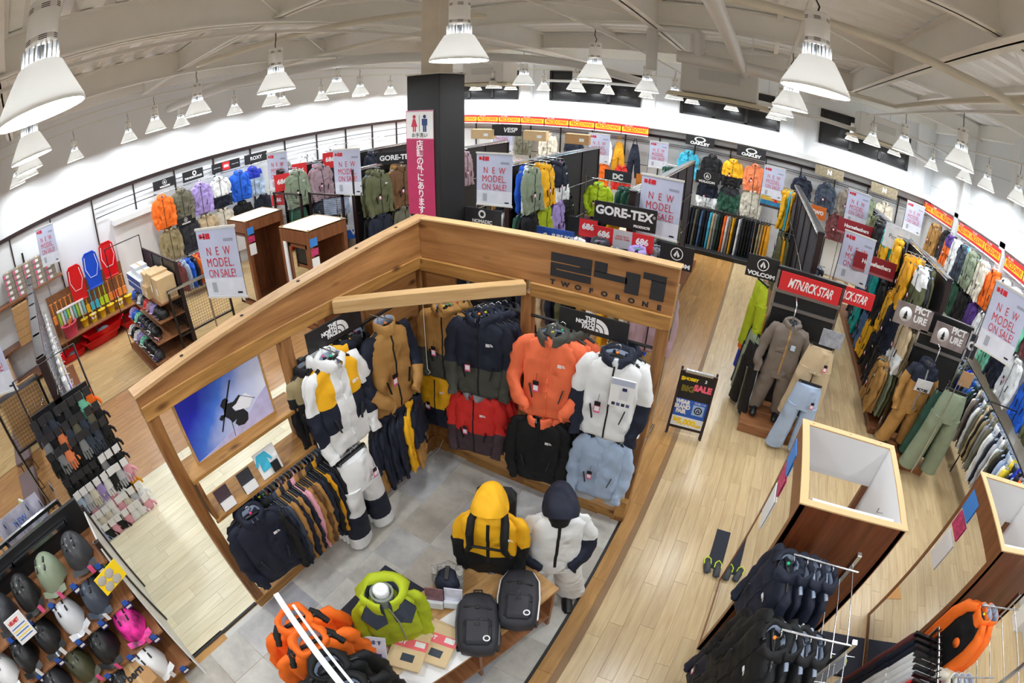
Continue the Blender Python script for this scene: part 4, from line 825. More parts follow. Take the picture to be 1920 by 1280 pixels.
for k, c in enumerate(['pink', 'purple', 'navy', 'black', 'yellow', 'green', 'green', 'darkgreen', 'green', 'black']): simple_jacket((-4.25+.17*k, 11.6, 1.2 if k < 5 else 2.1), FX-.3, (c,), '%s jacket, %s along the rail under the lime jacket' % (c, ORD[k]), 'monogram display', 'plain', k % 4, .5)
# mountain board end unit
def end_unit(name, x, y, label):
    t = thing(name, label, 'rack', (x, y, 0)); obj('back_panel', G().bx(-.52, .52, .1, .13, .1, 2.4), BLK, t); obj('top_bar', G().bx(-.55, .55, .07, .15, 2.38, 2.43), BLACKM, t)
    for z in (2.05, 1.82): obj('cross_bar', G().bx(-.53, .53, .05, .09, z, z+.05), mat('brushed_bar', '8f8a86', .4, .7), t)
    for s in (-1, 1): obj('upright', G().bx(s*.53-.02, s*.53+.02, .08, .14, 0, 2.42), CHROME, t)
    obj('step_box', G().bb(-.53, .45, -.62, -.28, 0, .16, .004), SHELFW, t); obj('upper_step', G().bb(-.43, .4, -.28, .08, 0, .22, .004), SHELFW, t)
    obj('hanging_pole', G().tube([(-.18, .07, 2.05), (-.18, -.25, 2.02), (-.18, -.25, 1.8)], .012), CHROME, t); return t
end_unit('end_display', 1.08, 6.62, 'black end display with the red mountain board and step box'); end_unit('end_display', 3.72, 6.85, 'black end display with white drop emblem board and step box')
for k, (x, y, z) in enumerate(((1.08, 6.66, 2.24), (1.84, 7.3, 2.12))):
    o = brand('red board with white brush lettering, %s' % ('on the end display' if k == 0 else 'half hidden behind the poster'), (x, y, z), 0, .98, .28, REDP); lettering('MTN.RCK STAR', .2, WHP, o, 0, -.01, bold=.004, shear=.3, xs=.56, space=.9)
volcom('black round emblem board left of the red brush lettering', (.30, 6.8, 2.3), 0, .5, .34)
for k, (x, y, z, w_) in enumerate(((2.65, 8.9, 2.35, 'beside the tall poster'), (2.6, 11.2, 2.55, 'further back'))):
    o = brand('dark red board with white lettering %s' % w_, (x, y, z), 0, .95, .36, mat('dark_red_board', '8c1c28', .5), [('Horsefeathers', .115, .03, .03, dict(bold=.004))]); obj('pink_strip', G().bx(-.47, .47, -.002, 0, -.18, -.13), mat('dusty_pink', 'a8646a', .5), o)
def picture_board(label, loc, rz, w=.72):
    o = brand(label, loc, rz, w, .36, mat('view_art', '8d7f7c', .5, var=.45, vscale=4)); obj('white_drop', G().lathe([(.0001, 0), (.12, 0), (.12, .003), (.0001, .003)], 20, M=Matrix.Translation((-.16, -.002, 0)) @ Matrix.Rotation(PI/2, 4, 'X')), WHP, o)
    obj('tree_mark', flat([(-.16,-.07),(-.2,-.07),(-.18,-.02),(-.195,-.02),(-.16,.07),(-.125,-.02),(-.14,-.02),(-.12,-.07)]).mesh('tree_mark'), BLK, o, M=Matrix.Rotation(PI/2, 4, 'Z') @ Matrix.Translation((-.003, 0, 0)) @ Matrix.Rotation(-PI/2, 4, 'Z') @ Matrix.Translation((0, -.007, 0)) @ Matrix.Rotation(PI/2, 4, 'Z') @ Matrix.Scale(-1, 4, (0,1,0)))
    lettering('PICT\nURE', .15, WHP, o, .14, .05, bold=.006); return o
picture_board('mountain view board with white drop emblem on the end display', (3.72, 6.72, 2.2), 0); picture_board('mountain view board with white drop emblem left of the end display', (2.98, 6.9, 2.25), 0); 
o = brand('white snow poster on the black rack side', (3.2, 9.6, 2.9), -.5, .6, .5, mat('snow_poster', 'dfe3e8', .5, var=.12, vscale=7), [('Picture', .13, 0, 0, dict(m=mat('poster_grey', '6a6f78', .5)))])
o = brand('dark monogram board right of the drop emblem display', (4.45, 7.2, 2.05), -.1, .42, .42, mat('mono_board', '2d2f38', .5), [('DC', .2, -.03, 0, dict(bold=.012))])
o = brand('small grey picture card over the beige trousers', (1.48, 6.0, 1.85), 0, .34, .24, mat('card_photo', '9a9ea8', .5, var=.3, vscale=12)); o = brand('small brown card over the sage trousers', (4.05, 6.2, 1.85), 0, .28, .24, mat('card_brown', 'b08a62', .6))
# mannequins of the end displays
BOOT = mat('shoe_black', '17181c', .35)
def shoe_g(): return G().loft([[Vector((a*math.cos(t), y+.0, max(.0, h*math.sin(t)))) for t in [PI*k/8 for k in range(9)]] for y, a, h in ((.09,.03,.05),(.07,.045,.09),(.0,.045,.1),(-.08,.05,.07),(-.15,.05,.05),(-.19,.03,.03))], 0, cap=True)
SHOE = shoe_g().mesh('shoe')
def mannequin(loc, rz, jc, pc_, label, pat='plain', hoodup=False, hoodcol=None, zipc=None, pose='arm', neckz=1.52, s=1.24, pp='plain'):
    t = thing('mannequin', label, 'mannequin', loc, rz); zk = zipc or jc[0]; sc = Matrix.Scale(s, 4); M = mlist(jc)
    up_ = lambda z: Matrix.Translation((0, 0, z)) @ sc
    rr = {}
    def fb(g): rr['r'] = jk_body(g, pat, 5, 1.35, n=28)
    obj('jacket', mesh_of(fb), M, t, M=up_(neckz)); obj('zip', strip(rr['r'], .012).mesh('zip'), fab(zk), t, M=up_(neckz))
    for sd in (-1, 1): obj('sleeve', mesh_of(lambda g: jk_sleeve(g, sd, pat, 5, pose, n=12)), M, t, M=up_(neckz))
    if hoodup:
        rows = []
        for j in range(8):
            v = j/7; r = []
            for i in range(17):
                u = -1+2*i/16; th = PI/2+u*PI*(.80-.12*math.sin(v*PI)); z = -.02+.30*math.sin(v*PI*.5); w_ = (.105+.045*math.sin(v*PI*.9))*(1-.85*max(0, v-.6)/.4)
                p = Vector((w_*math.cos(th)*.95, w_*math.sin(th)*1.15+.0-.05*max(0, v-.5), z+.02*(abs(u) > .8)*0)); r.append(p+Vector((nz(p, 14, 3), nz(p, 12, 4), 0))*.008)
            rows.append(r)
        g = G().loft(rows, 0, closed=False); n_ = len(rows[-1]); g.add(rows[-1], [tuple(range(n_))], 0); g.add([rows[-1][0], rows[-1][-1], rows[5][-1]+Vector((0,-.045,.01)), rows[5][0]+Vector((0,-.045,.01))], [(0,1,2,3)], 0)
        obj('hood', g, fab(hoodcol or jc[0]), t, M=up_(neckz)); obj('head_form', G().lathe([(.04, -.02), (.045, .05), (.075, .12), (.08, .18), (.05, .235), (.0001, .25)], 16), mat('head_form_grey', '8d8f93' if hoodup == 2 else '2a2a2e', .2), t, M=up_(neckz))
    else:
        obj('hood', mesh_of(lambda g: jk_hood(g, 2)), [fab(hoodcol or jc[0])]*2+[LINING], t, M=up_(neckz)); obj('neck_cap', G().lathe([(.06, -.03), (.05, .05), (.0001, .055)], 14), BLK, t, M=up_(neckz))
    if pc_:
        L_ = neckz-.55*s+.13; k = (L_-.06)/.97
        obj('trousers', mesh_of(lambda g: pants_g(g, 3, 1.1, False, pp, 1.4)), mlist(pc_), t, M=Matrix.Translation((0, .01, L_)) @ Matrix.Diagonal((1.2, 1.2, k, 1)))
        for sd in (-1, 1): obj('shoe', SHOE, BOOT, t, M=Matrix.Translation((sd*.185, -.03, 0)) @ Matrix.Scale(1.15, 4))
    return t
mannequin((.92, 6.42, .22), -.05, ('taupe',), ('taupe',), 'headless mannequin in taupe jacket and trousers on the step box', zipc='tan', neckz=1.5)
o = obj('pocket_flap', G().bx(-.16, -.03, -.012, 0, 0, .05), fab('taupe'), bpy.data.objects['mannequin'], (0, -.155, 1.12)); obj('chest_patch', G().bx(.06, .13, -.006, 0, 0, .08), mat('ice_patch', 'c6d8e6', .5), bpy.data.objects['mannequin'], (0, -.155, 1.18))
m2 = mannequin((3.42, 6.6, .2), .1, ('navy', 'camel', 'white'), ('camel',), 'headless mannequin in navy, white and camel jacket with camel trousers', 'yoke', zipc='grey', neckz=1.52)
obj('chest_panel', G().bx(-.17, .17, -.01, 0, 0, .2), mat('white_print_cloth', 'd9dadd', .7, var=.1, vscale=20), m2, (0, -.155, 1.12)); obj('chest_lettering', tmesh('PICTURE', .06, bold=.003), BLK, m2, M=Matrix.Translation((0, -.168, 1.15)) @ FRONT)
pants((1.42, 6.18, 1.62), -.05, ('beige',), 'beige ski trousers on the brush lettering display', 'end display trousers', 1, 1., tagged=True); pants((1.36, 5.85, 1.18), -.05, ('ice',), 'washed blue ski trousers hanging below the beige pair', 'end display trousers', 2, 1.1, tagged=True, s=.95)
pants((3.95, 6.15, 1.62), .0, ('sage',), 'sage green bib trousers beside the camel mannequin', 'end display trousers', 2, 1.1, s=1.22); pants((3.8, 6.3, 1.5), .1, ('darkgreen',), 'dark green trousers behind the sage pair', 'end display trousers', 1, .8)
for k, (y, c, z) in enumerate(((6.85, 'chartreuse', 2.05), (6.95, 'orange', 1.9), (7.05, 'royal', 1.5), (6.78, 'navy', 1.35), (6.66, 'sage', 1.32), (6.55, 'black', 1.2), (6.6, 'silver', 1.15))): simple_pants((.36+.02*k, y, z), -FX+.5, (c,), '%s trousers on the left flank of the brush lettering display' % c, 'left flank of the brush lettering display', k % 3, .6, s=.95)
for k, (y, c) in enumerate(((6.8, 'navy'), (6.95, 'grey'), (7.1, 'navy'))): simple_pants((1.72, y, 1.3), FX-.4, (c,), '%s trousers on the right flank of the brush lettering display, %s' % (c, ORD[k]), 'right flank of the brush lettering display', k % 3, .6)
# posters on poles
PBG = mat('poster_ice', 'c3c9e2', .45, var=.09, vscale=2.2); PSNOW = mat('poster_snow', 'dfe2ee', .5, var=.06, vscale=6); PRED = mat('poster_red', 'cf2434', .5)
def poster_proto():
    t = thing('hanging_poster', 'x', 'poster'); w_, h = .67, .95
    b = obj('sheet', G().bx(-w_/2, w_/2, 0, .004, -h, 0), PBG, t); obj('snow_band', G().bx(-w_/2, w_/2, -.001, 0, -h, -h*.72), PSNOW, t)
    for z in (0, -h): obj('clamp_bar', G().bx(-w_/2-.01, w_/2+.01, -.008, .012, z-.015, z+.015), STEEL, t)
    obj('red_logo', G().bx(-.29, -.24, -.003, 0, -.13, -.07).bx(-.22, -.185, -.003, 0, -.14, -.06).bx(-.27, -.185, -.003, 0, -.115, -.1).bx(-.175, -.10, -.003, 0, -.14, -.065), PRED, t)
    obj('grey_caption', G().bx(.12, .28, -.002, 0, -.19, -.15), mat('caption_grey', '9aa0b4', .5), t)
    for tx, z, s_, sp in (('N E W', -.315, .165, 1.35), ('MODEL.', -.47, .175, 1.1), ('ON SALE!', -.62, .16, 1.0)): lettering(tx, s_, PRED, t, -.0, z, y=-.003, bold=-.001, xs=.7, space=sp)
    obj('phone_picture', G().bx(-.22, -.14, -.003, 0, -.88, -.74), mat('phone_grey', 'aab0bc', .4), t); obj('black_label', G().bx(.2, .28, -.003, 0, -.9, -.875), BLK, t)
    return t
PP = poster_proto(); pf = [1]
PST = [((-1.42, 7.0, 3.27), -.1, 'in front of the rack behind the booth', 1), ((-4.35, 7.0, 3.32), .15, 'right of the black pillar', 1), ((2.22, 8.95, 2.83), -.22, 'between the bright red and dark red boards', 1), ((4.06, 5.75, 3.45), -.42, 'near the mint jackets on the right wall', 1), ((-7.35, 6.25, 3.43), .25, 'over the white suited mannequin', 1), ((-10.1, 6.3, 3.43), .3, 'beside the black board with four white letters', 1), ((-5.62, 2.4, 3.08), .5, 'beside the left fitting room', 1), ((-12.6, .35, 3.42), .9, 'above the red sleds', 1), ((.5, 14.5, 3.2), -.1, 'beside the salmon jacket on the far wall', 1), ((-3.3, 15.2, 3.22), .1, 'below the first oval emblem board', .92), ((5.55, 15.2, 3.4), -.4, 'in the far right corner', 1), ((2.95, 13.0, 3.3), -.25, 'in front of the sage far wall jacket', 1), ((-8.3, 13.9, 3.35), .3, 'far behind the black pillar', 1), ((-5.0, 14.2, 3.3), .2, 'at the end of the far rails', 1), ((-6.4, -1.2, 3.2), 1.0, 'cut by the left frame edge', 1), ((-13.7, 3.6, 3.5), 1.2, 'narrow on the left wall', 1)]
for (lc, rz, wd, s) in PST:
    lab = 'pale blue new model on sale poster %s' % wd
    if pf[0]: pf[0] = 0; PP.location = lc; PP.rotation_euler = (0, 0, rz); PP['label'] = lab; PP['group'] = 'new model sale posters'; r = PP
    else: r = dup(PP, lc, rz, lab, 'new model sale posters')
    r.scale = (s, s, s)
    g = G().tube([(-.33, .02, -.02), (-.36, .03, -.95), (-.36, .05, -lc[2]+.02 if lc[2] < 3.3 else -1.6)], .011, 6); obj('pole', g, CHROME, r)
# price banners
def banner_proto():
    t = thing('price_banner', 'x', 'banner'); obj('sheet', G().bx(-.46, .46, 0, .004, -.15, .15), REDP, t); obj('yellow_band', G().bx(-.45, .45, -.002, 0, -.09, .07), YELP, t); obj('white_band', G().bx(-.46, .46, -.002, 0, -.185, -.15), WHP, t)
    lettering('PRICEDOWN!!', .17, REDP, t, 0, -.01, y=-.004, bold=.004, xs=.72); lettering('冬の一掃市!!', .05, WHP, t, -.22, .11, y=-.003); return t
BP = banner_proto(); bf = [1]
def banner(loc, rz, lab):
    if bf[0]: bf[0] = 0; BP.location = loc; BP.rotation_euler = (0, 0, rz); BP['label'] = lab; BP['group'] = 'price down banners'
    else: dup(BP, loc, rz, lab, 'price down banners')
for k in range(10): banner((-12.75+.95*k, YB-.58, 3.5), 0, 'red and yellow price banner on the far wall, %s from the left' % ORD[k])
k = 0
for y0, n in ((15.2, 3), (11.9, 3), (8.8, 3), (5.7, 2)):
    for i in range(n): banner((XR-.3, y0-.95*i, 3.42), -FX, 'red and yellow price banner on the right wall, %s from the far corner' % ORD[k]); k += 1
# ================================================================== left side of the shop
lwr = thing('clothes_rail', 'chrome rails of the left wall clothes', 'rack', (XL+.1, 6.5, 0))
for z in (2.98, 2.05): obj('cross_rail', G().tube([(.3, -2.6, z), (.3, 6.5, z)], .011, 6), CHROME, lwr)
for y in (-2.6, -.3, 2.0, 4.3, 6.5):
    for z in (2.98, 2.05): obj('bracket', G().tube([(-.04, y, z), (.3, y, z)], .01, 6), BLACKM, lwr)
lw1 = [(4.0, 'orange', ('orange',), 'plain'), (4.62, 'dark camouflage', ('camo', 'charcoal'), 'plain'), (5.25, 'lavender', ('lavender',), 'plain'), (5.9, 'white', ('white', 'navy'), 'two'), (6.6, 'bright blue', ('blue', 'navy'), 'plain'), (7.1, 'blue patterned', ('royal', 'ice'), 'yoke'), (8.2, 'grey', ('grey',), 'plain'), (9.2, 'white', ('white', 'cream'), 'plain'), (10.2, 'pale', ('silver',), 'plain')]
for k, (y, nm, c, p) in enumerate(lw1): jacket((XL+.5, y, 2.86), FX-.15, c, '%s jacket in the upper row of the left wall, %s from the front' % (nm, ORD[k]), 'jackets on the left wall', p, 'hang', tagged=False)
for k, (y, nm, c, p) in enumerate([(4.05, 'khaki', ('khaki', 'charcoal'), 'plain'), (4.7, 'charcoal', ('charcoal',), 'plain'), (5.3, 'tan', ('beige',), 'plain'), (5.9, 'cream', ('cream',), 'plain'), (6.6, 'black', ('black',), 'plain'), (7.4, 'navy', ('navy',), 'plain')]): jacket((XL+.5, y, 1.93), FX-.15, c, '%s jacket in the lower row of the left wall, %s from the front' % (nm, ORD[k]), 'jackets on the left wall', p, 'hang', tagged=False)
obj('low_rail', G().tube([(.85, -2.6, 1.12), (.85, .6, 1.12)], .012), CHROME, lwr)
for y in (-2.6, .6): obj('low_rail_leg', G().tube([(.85, y, 0), (.85, y, 1.12)], .014), CHROME, lwr)
for k, c in enumerate(['maroon', 'ice', 'blue', 'navy', 'orange', 'red', 'white', 'denim', 'black', 'camo', 'camo', 'charcoal', 'black', 'camo']): simple_jacket((XL+.95, 3.98+.14*k, 1.0), .5, (c,), '%s jacket, %s along the low rail of the left wall' % (c, ORD[k]), 'low rail of the left wall', 'plain', k % 4, .5, s=.9)
volcom('black round emblem board on the left wall', (XL+.2, 4.25, 3.2), FX, .75, .26); o = brand('black dome emblem board on the left wall', (XL+.2, 5.2, 3.17), FX, .7, .3, BLK, [('THE NORTH FACE', .07, 0, -.06, B0)]); ring(o, .05, .05, .07, t=.5)
o = brand('black board with red middle square on the left wall', (XL+.2, 6.35, 3.15), FX, 1.0, .28, BLK, [('GOOD TIMES', .04, -.32, 0, {}), ('GOOD TIMES', .04, .32, 0, {})]); obj('red_square', G().bx(-.13, .13, -.003, 0, -.12, .12), REDP, o); lettering('686', .12, WHP, o, 0, .0, y=-.006, bold=.005)
brand('black board with four white letters on the left wall', (XL+.2, 7.45, 3.15), FX, .85, .3, BLK, [('ROXY', .16, 0, 0, dict(bold=.003))]); volcom('small round emblem board between the two left wall rows', (XL+.62, 4.6, 2.02), FX, .65, .22)
# white display alcove and blank panels on the left wall
tag(obj('white_wall_panel', G().bx(XL+.02, XL+.1, 2.45, 3.75, .4, 2.6).bx(XL+.02, XL+.45, 2.45, 3.75, 2.6, 2.75), WHITE), 'plain white alcove panel left of the orange jacket', 'panel')
# gore-tex board and others above rack E / F
brand('black board with white capitals above the olive jackets', (-6.95, 7.3, 3.1), .75, .85, .28, BLK, [('GORE-TEX', .15, 0, 0, dict(bold=.005))]); brand('pale grey mountain board beside the white capitals board', (-6.75, 8.6, 3.15), .75, 1.0, .28, mat('pale_board', 'b9bcc4', .5, var=.2, vscale=5), [('GORE', .1, 0, 0, {})])
brand('black slanted letter board far behind the pillar', (-7.4, 12.6, 3.3), .4, .9, .36, BLK, [('VESP', .2, .1, 0, dict(bold=.006, shear=.2))])
for k, (y, z) in enumerate(((6.15, 2.7), (6.7, 2.85), (7.7, 2.95))):
    brand('red figures board above the pink jackets, %s' % ORD[k], (-9.72, y, z), .9, .38, .42, REDP, [('686', .16, 0, .02, dict(bold=.006))])
o = brand('tall red and white banner beside the pink jackets', (-9.85, 6.05, 1.95), .6, .34, .95, PAPER); obj('red_top', G().bx(-.17, .17, -.002, 0, .2, .47), REDP, o); obj('red_foot', G().bx(-.17, .17, -.002, 0, -.47, -.3), REDP, o); lettering('686', .13, WHP, o, 0, .33, y=-.005, bold=.005)
brand('pale photo board over the green trousers', (-9.1, 7.3, 1.85), .8, .65, .42, mat('pale_photo', 'a9b4cc', .5, var=.35, vscale=7), [('ROXY', .1, .12, -.12, dict(m=BLK))])
brand('red and yellow sale card behind the fitting rooms', (-9.3, 6.25, 1.25), .6, .4, .42, mat('sale_card', 'c2405a', .5, var=.3, vscale=14), [('SALE', .1, 0, 0, dict(m=YELP, bold=.005))])
vm = mannequin((-9.2, 8.05, .2), .75, ('white', 'white'), ('cream',), 'headless white mannequin in white snow suit behind the blue board', neckz=1.75, s=1.32)
o = brand('blue and white letter board in front of the white mannequin', (-8.5, 7.35, 1.25), .75, .85, .36, BLUEP, [('VESP', .2, .08, -.02, dict(bold=.006))]); obj('white_band', G().bx(-.42, .42, -.001, 0, .05, .18), mat('snow_poster', 'dfe3e8', .5), o)
tag(obj('display_step', G().bb(-9.7, -8.7, 7.5, 8.4, 0, .2, .01), SHELFW), 'low wooden step under the white mannequin', 'step')
# fitting rooms on the left
STK1 = mat('blue_sticker', '3f86d6', .5); STK2 = mat('bright_sticker', 'c23a6a', .5, var=.4, vscale=30)
def fit_left(x0, x1, y0, y1, h, label):
    t = thing('fitting_room', label, 'fitting room', (x0, y0, 0), 0, 'fitting rooms'); w_, d = x1-x0, y1-y0; p = .09
    for (a, b) in ((0, 0), (w_-p, 0), (0, d-p), (w_-p, d-p)): obj('post', G().bb(a, a+p, b, b+p, 0, h, .004), WOODD, t)
    obj('front_header', G().bx(p, w_-p, 0, .03, h-.28, h), WOODD, t); obj('side_header', G().bx(w_-.03, w_, p, d-p, h-.26, h), WOODD, t); obj('back_wall', G().bx(p, w_-p, d-.03, d, 0, h), WOODD, t); obj('left_wall', G().bx(0, .03, p, d-p, 0, h), WOODD, t)
    obj('roof_panel', G().bx(.02, w_-.02, .02, d-.02, h-.02, h), mat('white_laminate', 'eef0f2', .5), t); obj('roof_edge', G().bx(0, w_, 0, .02, h-.02, h+.005).bx(0, w_, d-.02, d, h-.02, h+.005).bx(0, .02, .02, d-.02, h-.02, h+.005).bx(w_-.02, w_, .02, d-.02, h-.02, h+.005), WOODD_E, t)
    obj('white_jamb', G().bx(p, p+.1, .0, .03, 0, h-.28), mat('white_laminate', 'eef0f2', .5), t); obj('mirror', G().bx(p+.2, w_-.2, .05, .06, .15, h-.38), mat('mirror', 'e8eaec', .02, 1), t); obj('mirror_frame', G().bx(p+.14, p+.2, .04, .07, .1, h-.32).bx(w_-.2, w_-.14, .04, .07, .1, h-.32).bx(p+.14, w_-.14, .04, .07, h-.38, h-.32), WOODD, t)
    for k, (z, m, hh) in enumerate(((h-.32, STK1, .16), (h-.5, STK2, .14), (h-.8, PAPER, .26))): obj('notice', G().bx(w_, w_+.004, .02, .2, z, z+hh), m, t)
    obj('plinth', G().bx(0, w_, 0, d, 0, .06), WOODD, t)
fit_left(-10.4, -9.42, 4.82, 5.88, 2.13, 'brown fitting room further from the booth on the left'); fit_left(-8.03, -7.02, 4.87, 5.83, 2.12, 'brown fitting room nearer the booth on the left')
# dark trousers shown beside the fitting rooms
for k, c in enumerate(['black', 'black', 'mint', 'black']): pants((-8.75-.15*k, 6.5+.1*k, 1.62), .6, (c,), '%s long trousers behind the left fitting rooms, %s' % (c, ORD[k]), 'trousers behind the left fitting rooms', k % 3, .6, s=1.05)
hr = thing('garment_rail', 'rail of dark trousers behind the left fitting rooms', 'rack', (-9.0, 6.65, 0)); obj('rail', G().tube([(-.6, .3, 1.82), (.6, -.3, 1.82)], .012), CHROME, hr)
for s in (-1, 1): obj('leg', G().tube([(s*.6, -s*.3, 0), (s*.6, -s*.3, 1.82)], .014), CHROME, hr)
for k, (x0, y0) in enumerate(((-8.6, 6.1), (-9.9, 5.95))):
    t = thing('wire_screen', 'dark wire screen behind the left fitting rooms, %s one' % ('right' if k == 0 else 'left'), 'screen', (x0, y0, 0)); obj('frame', G().bx(0, .05, 0, .05, 0, 2.5).bx(1.15, 1.2, 0, .05, 0, 2.5).bx(0, 1.2, 0, .05, 2.46, 2.5), DKBROWN, t)
    for q in range(12): obj('wire', G().tube([(.03, .02, 2.42-.045*q), (1.17, .02, 2.42-.045*q)], .004, 4), BLACKM, t)
# ---- helmet gondola facing the viewer
hg = thing('helmet_shelf', 'long wooden shelf unit with helmets and cartons left of the booth', 'shelf', (-11, 1.7, 0)); Lh = 2.45
obj('spine', G().bx(0, Lh, .95, 1.0, .1, 2.1), BLK, hg); obj('plinth', G().bb(0, Lh, 0, 1.0, 0, .14, .006), WOODD, hg)
SH = [(.42, .0, .5), (.78, .16, .62), (1.14, .34, .75), (1.46, .45, .9)]
for z, y0, y1 in SH: obj('shelf_board', G().bb(0, Lh, y0, .95, z-.03, z, .003), SHELFW, hg)
for x in (0, Lh): obj('frame_post', G().tube([(x, -.02, 0), (x, .9, 2.45)] if False else [(x, .0, 0), (x, .0, 2.45)], .012, 6), BLACKM, hg) if x == 0 else None
obj('frame_rail', G().tube([(0, 0, 2.45), (0, .95, 2.45)], .012, 6), BLACKM, hg); obj('frame_post', G().tube([(0, .95, 2.45), (0, .95, 0)], .012, 6), BLACKM, hg)
for k in range(4): obj('upright', G().bx(.8*k, .8*k+.06, .93, 1.02, 0, 2.1), DKBROWN, hg)
obj('top_pipe', G().tube([(0, .97, 2.12), (Lh, .97, 2.12)], .015, 6), DKBROWN, hg)
def mesh_frame(loc, rz, w_, h, label, zb=.7):
    t = thing('mesh_frame', label, 'frame', loc, rz, 'black mesh end frames'); obj('frame', G().bx(0, .04, -.02, .02, 0, h).bx(w_-.04, w_, -.02, .02, 0, h).bx(0, w_, -.03, .03, h-.05, h).bx(0, w_, -.02, .02, zb, zb+.03), BLACKM, t); obj('chrome_edge', G().bx(0, w_, -.032, -.03, h-.05, h), CHROME, t)
    g = G(); n = int(w_/.055)
    for k in range(1, n): g.bx(w_*k/n-.002, w_*k/n+.002, -.002, .002, zb, h-.05)
    m = int((h-zb)/.055)
    for k in range(1, m): zz = zb+(h-zb)*k/m; g.bx(.04, w_-.04, -.002, .002, zz-.002, zz+.002)
    o = obj('wire_mesh', g, BLACKM, t); o['kind'] = 'stuff'; return t
mesh_frame((-8.5, 2.35, 0), PI/2, 1.35, 1.66, 'black mesh end frame of the helmet shelf'); 
def helmet_proto():
    g = G(); rings = []
    for j in range(8):
        v = j/7; a = v*PI/2; r = []
        for k in range(18):
            t = 2*PI*k/18; rr = math.cos(a)**.75 if j < 7 else .02
            x = .105*rr*math.cos(t); y = .135*rr*math.sin(t); z = .165*math.sin(a)+.015
            if j == 0: z = .0+.03*(math.sin(t) < -.3)*1.2
            r.append(Vector((x, y, z)))
        rings.append(r)
    g.loft(rings, 0, cap=True)
    g.loft([[Vector((.1*math.cos(t), -.128+.03*0-.02*q-abs(math.cos(t))*-.03, .045-.012*q)) for t in [PI+PI*k/8 for k in range(9)]] for q in (0, 1.6)], 0, closed=False)
    for s in (-1, 1):
        for q in range(2): g.bx(s*.035-.006, s*.035+.006, -.03-.05*q, .01-.05*q, .17-.01*q, .181-.012*q, 1)
    return g.mesh('helmet_shell')
HEL = helmet_proto(); STRAP = G().tube([(-.1,.0,.02), (-.06,-.03,-.05), (0,-.04,-.07), (.06,-.03,-.05), (.1,0,.02)], .006, 5).mesh('strap')
HMAT = {}
def helmet(loc, rz, c, label, group, s=1., tilt=0):
    o = thing('helmet', label, 'helmet', loc, rz, group); o.scale = (s, s, s); o.rotation_euler = (tilt, 0, rz)
    m = HMAT.setdefault(c, mat('helmet_'+c, PAL.get(c, c), .4, coat=.2)); obj('shell', HEL, [m, BLK], o); obj('strap', STRAP, BLK, o); return o
hc = [['blue', 'charcoal', 'silver', 'charcoal', 'red', 'mauve', 'lavender', 'black', 'black'], ['lavender', 'blue', 'mint', 'navy', 'black', 'black', 'charcoal', 'black'], ['white', 'black', 'white', 'lavender', 'mint', 'black', 'black', 'black', 'charcoal']]
for r_, (z, y0) in enumerate(((1.14, .5), (.78, .3), (.42, .15))):
    for k, c in enumerate(hc[r_]): helmet((-10.82+.26*k, 1.7+y0, z), random.uniform(-.5, .5), c, '%s helmet on the %s helmet shelf, %s from the left' % (c, ('top', 'middle', 'lowest')[r_], ORD[k]), 'helmets on the left shelf unit', 1.05)
def goggles(loc, rz, c, label, group, s=1.):
    t = thing('goggles', label, 'goggles', loc, rz, group); t.scale = (s,)*3
    fr = [Vector((.09*math.cos(a), -.02-.02*math.cos(a)**2*-1, .04*math.sin(a)*(.75 if math.cos(a)*math.sin(a) and abs(math.cos(a)) < .3 and math.sin(a) < 0 else 1)+.05)) for a in [2*PI*k/16 for k in range(16)]]
    g = G().tube(fr+[fr[0]], .012, 6); obj('frame', g, fab(c), t); obj('lens', G().add([tuple(v+Vector((0,-.012,0))) for v in fr], [tuple(range(16))]), mat('goggle_lens', '2a3350', .08, .6), t)
    obj('strap', G().tube([(-.09,0,.05), (-.1,.08,.05), (0,.14,.05), (.1,.08,.05), (.09,0,.05)], .012, 5), fab('black'), t); return t
gc = ['white', 'purple', 'royal', 'black', 'white', 'white', 'black', 'pink']
for k in range(8): goggles((-9.95+.18*k, 1.72+.18, .785), .2, gc[k], '%s goggles on the middle helmet shelf, %s from the left' % (gc[k], ORD[k]), 'goggles on the left shelf unit')
for k in range(7): goggles((-9.9+.2*k, 1.74, .425), .2, gc[(k+3) % 8], '%s goggles on the lowest helmet shelf, %s from the left' % (gc[(k+3) % 8], ORD[k]), 'goggles on the left shelf unit')
def carton(loc, w_, d, h, label, m=CARD2, rz=0, group='cartons', lab=True):
    t = thing('carton', label, 'box', loc, rz, group); obj('box', G().bb(-w_/2, w_/2, -d/2, d/2, 0, h, .004), m, t); obj('tape', G().bx(-w_/2, w_/2, -.025, .025, h, h+.002), mat('box_tape', 'c7a877', .4), t)
    if lab: obj('shipping_label', G().bx(w_*.1, w_*.3, -d/2-.002, -d/2, h*.3, h*.6), PAPER, t)
    return t
for k, (x, w_, h, m, l) in enumerate([(-9.6, .42, .44, CARD2, 'tall light carton'), (-9.15, .4, .5, CARD2, 'tallest carton'), (-8.78, .42, .46, CARD2, 'carton by the mesh frame'), (-9.35, .35, .25, CARD2, 'small carton in front')]): carton((x, 2.4 if k < 3 else 2.2, 1.46), w_, .4 if k < 3 else .2, h, '%s on top of the helmet shelf' % l, m)
WBOX = mat('goggle_box_white', 'dfe2e8', .5); 
for r_ in range(2):
    for k in range(11):
        o = carton((-10.88+.115*k, 2.25, 1.46+.15*r_), .11, .3, .145, 'white goggle box with blue front, %s row, %s from the left' % (('lower', 'upper')[r_], ORD[k]), WBOX, 0, 'goggle boxes on the helmet shelf', False); obj('blue_front', G().bx(-.05, .05, -.152, -.15, .01, .135), BLUEP if k % 2 else NAVYP, o)
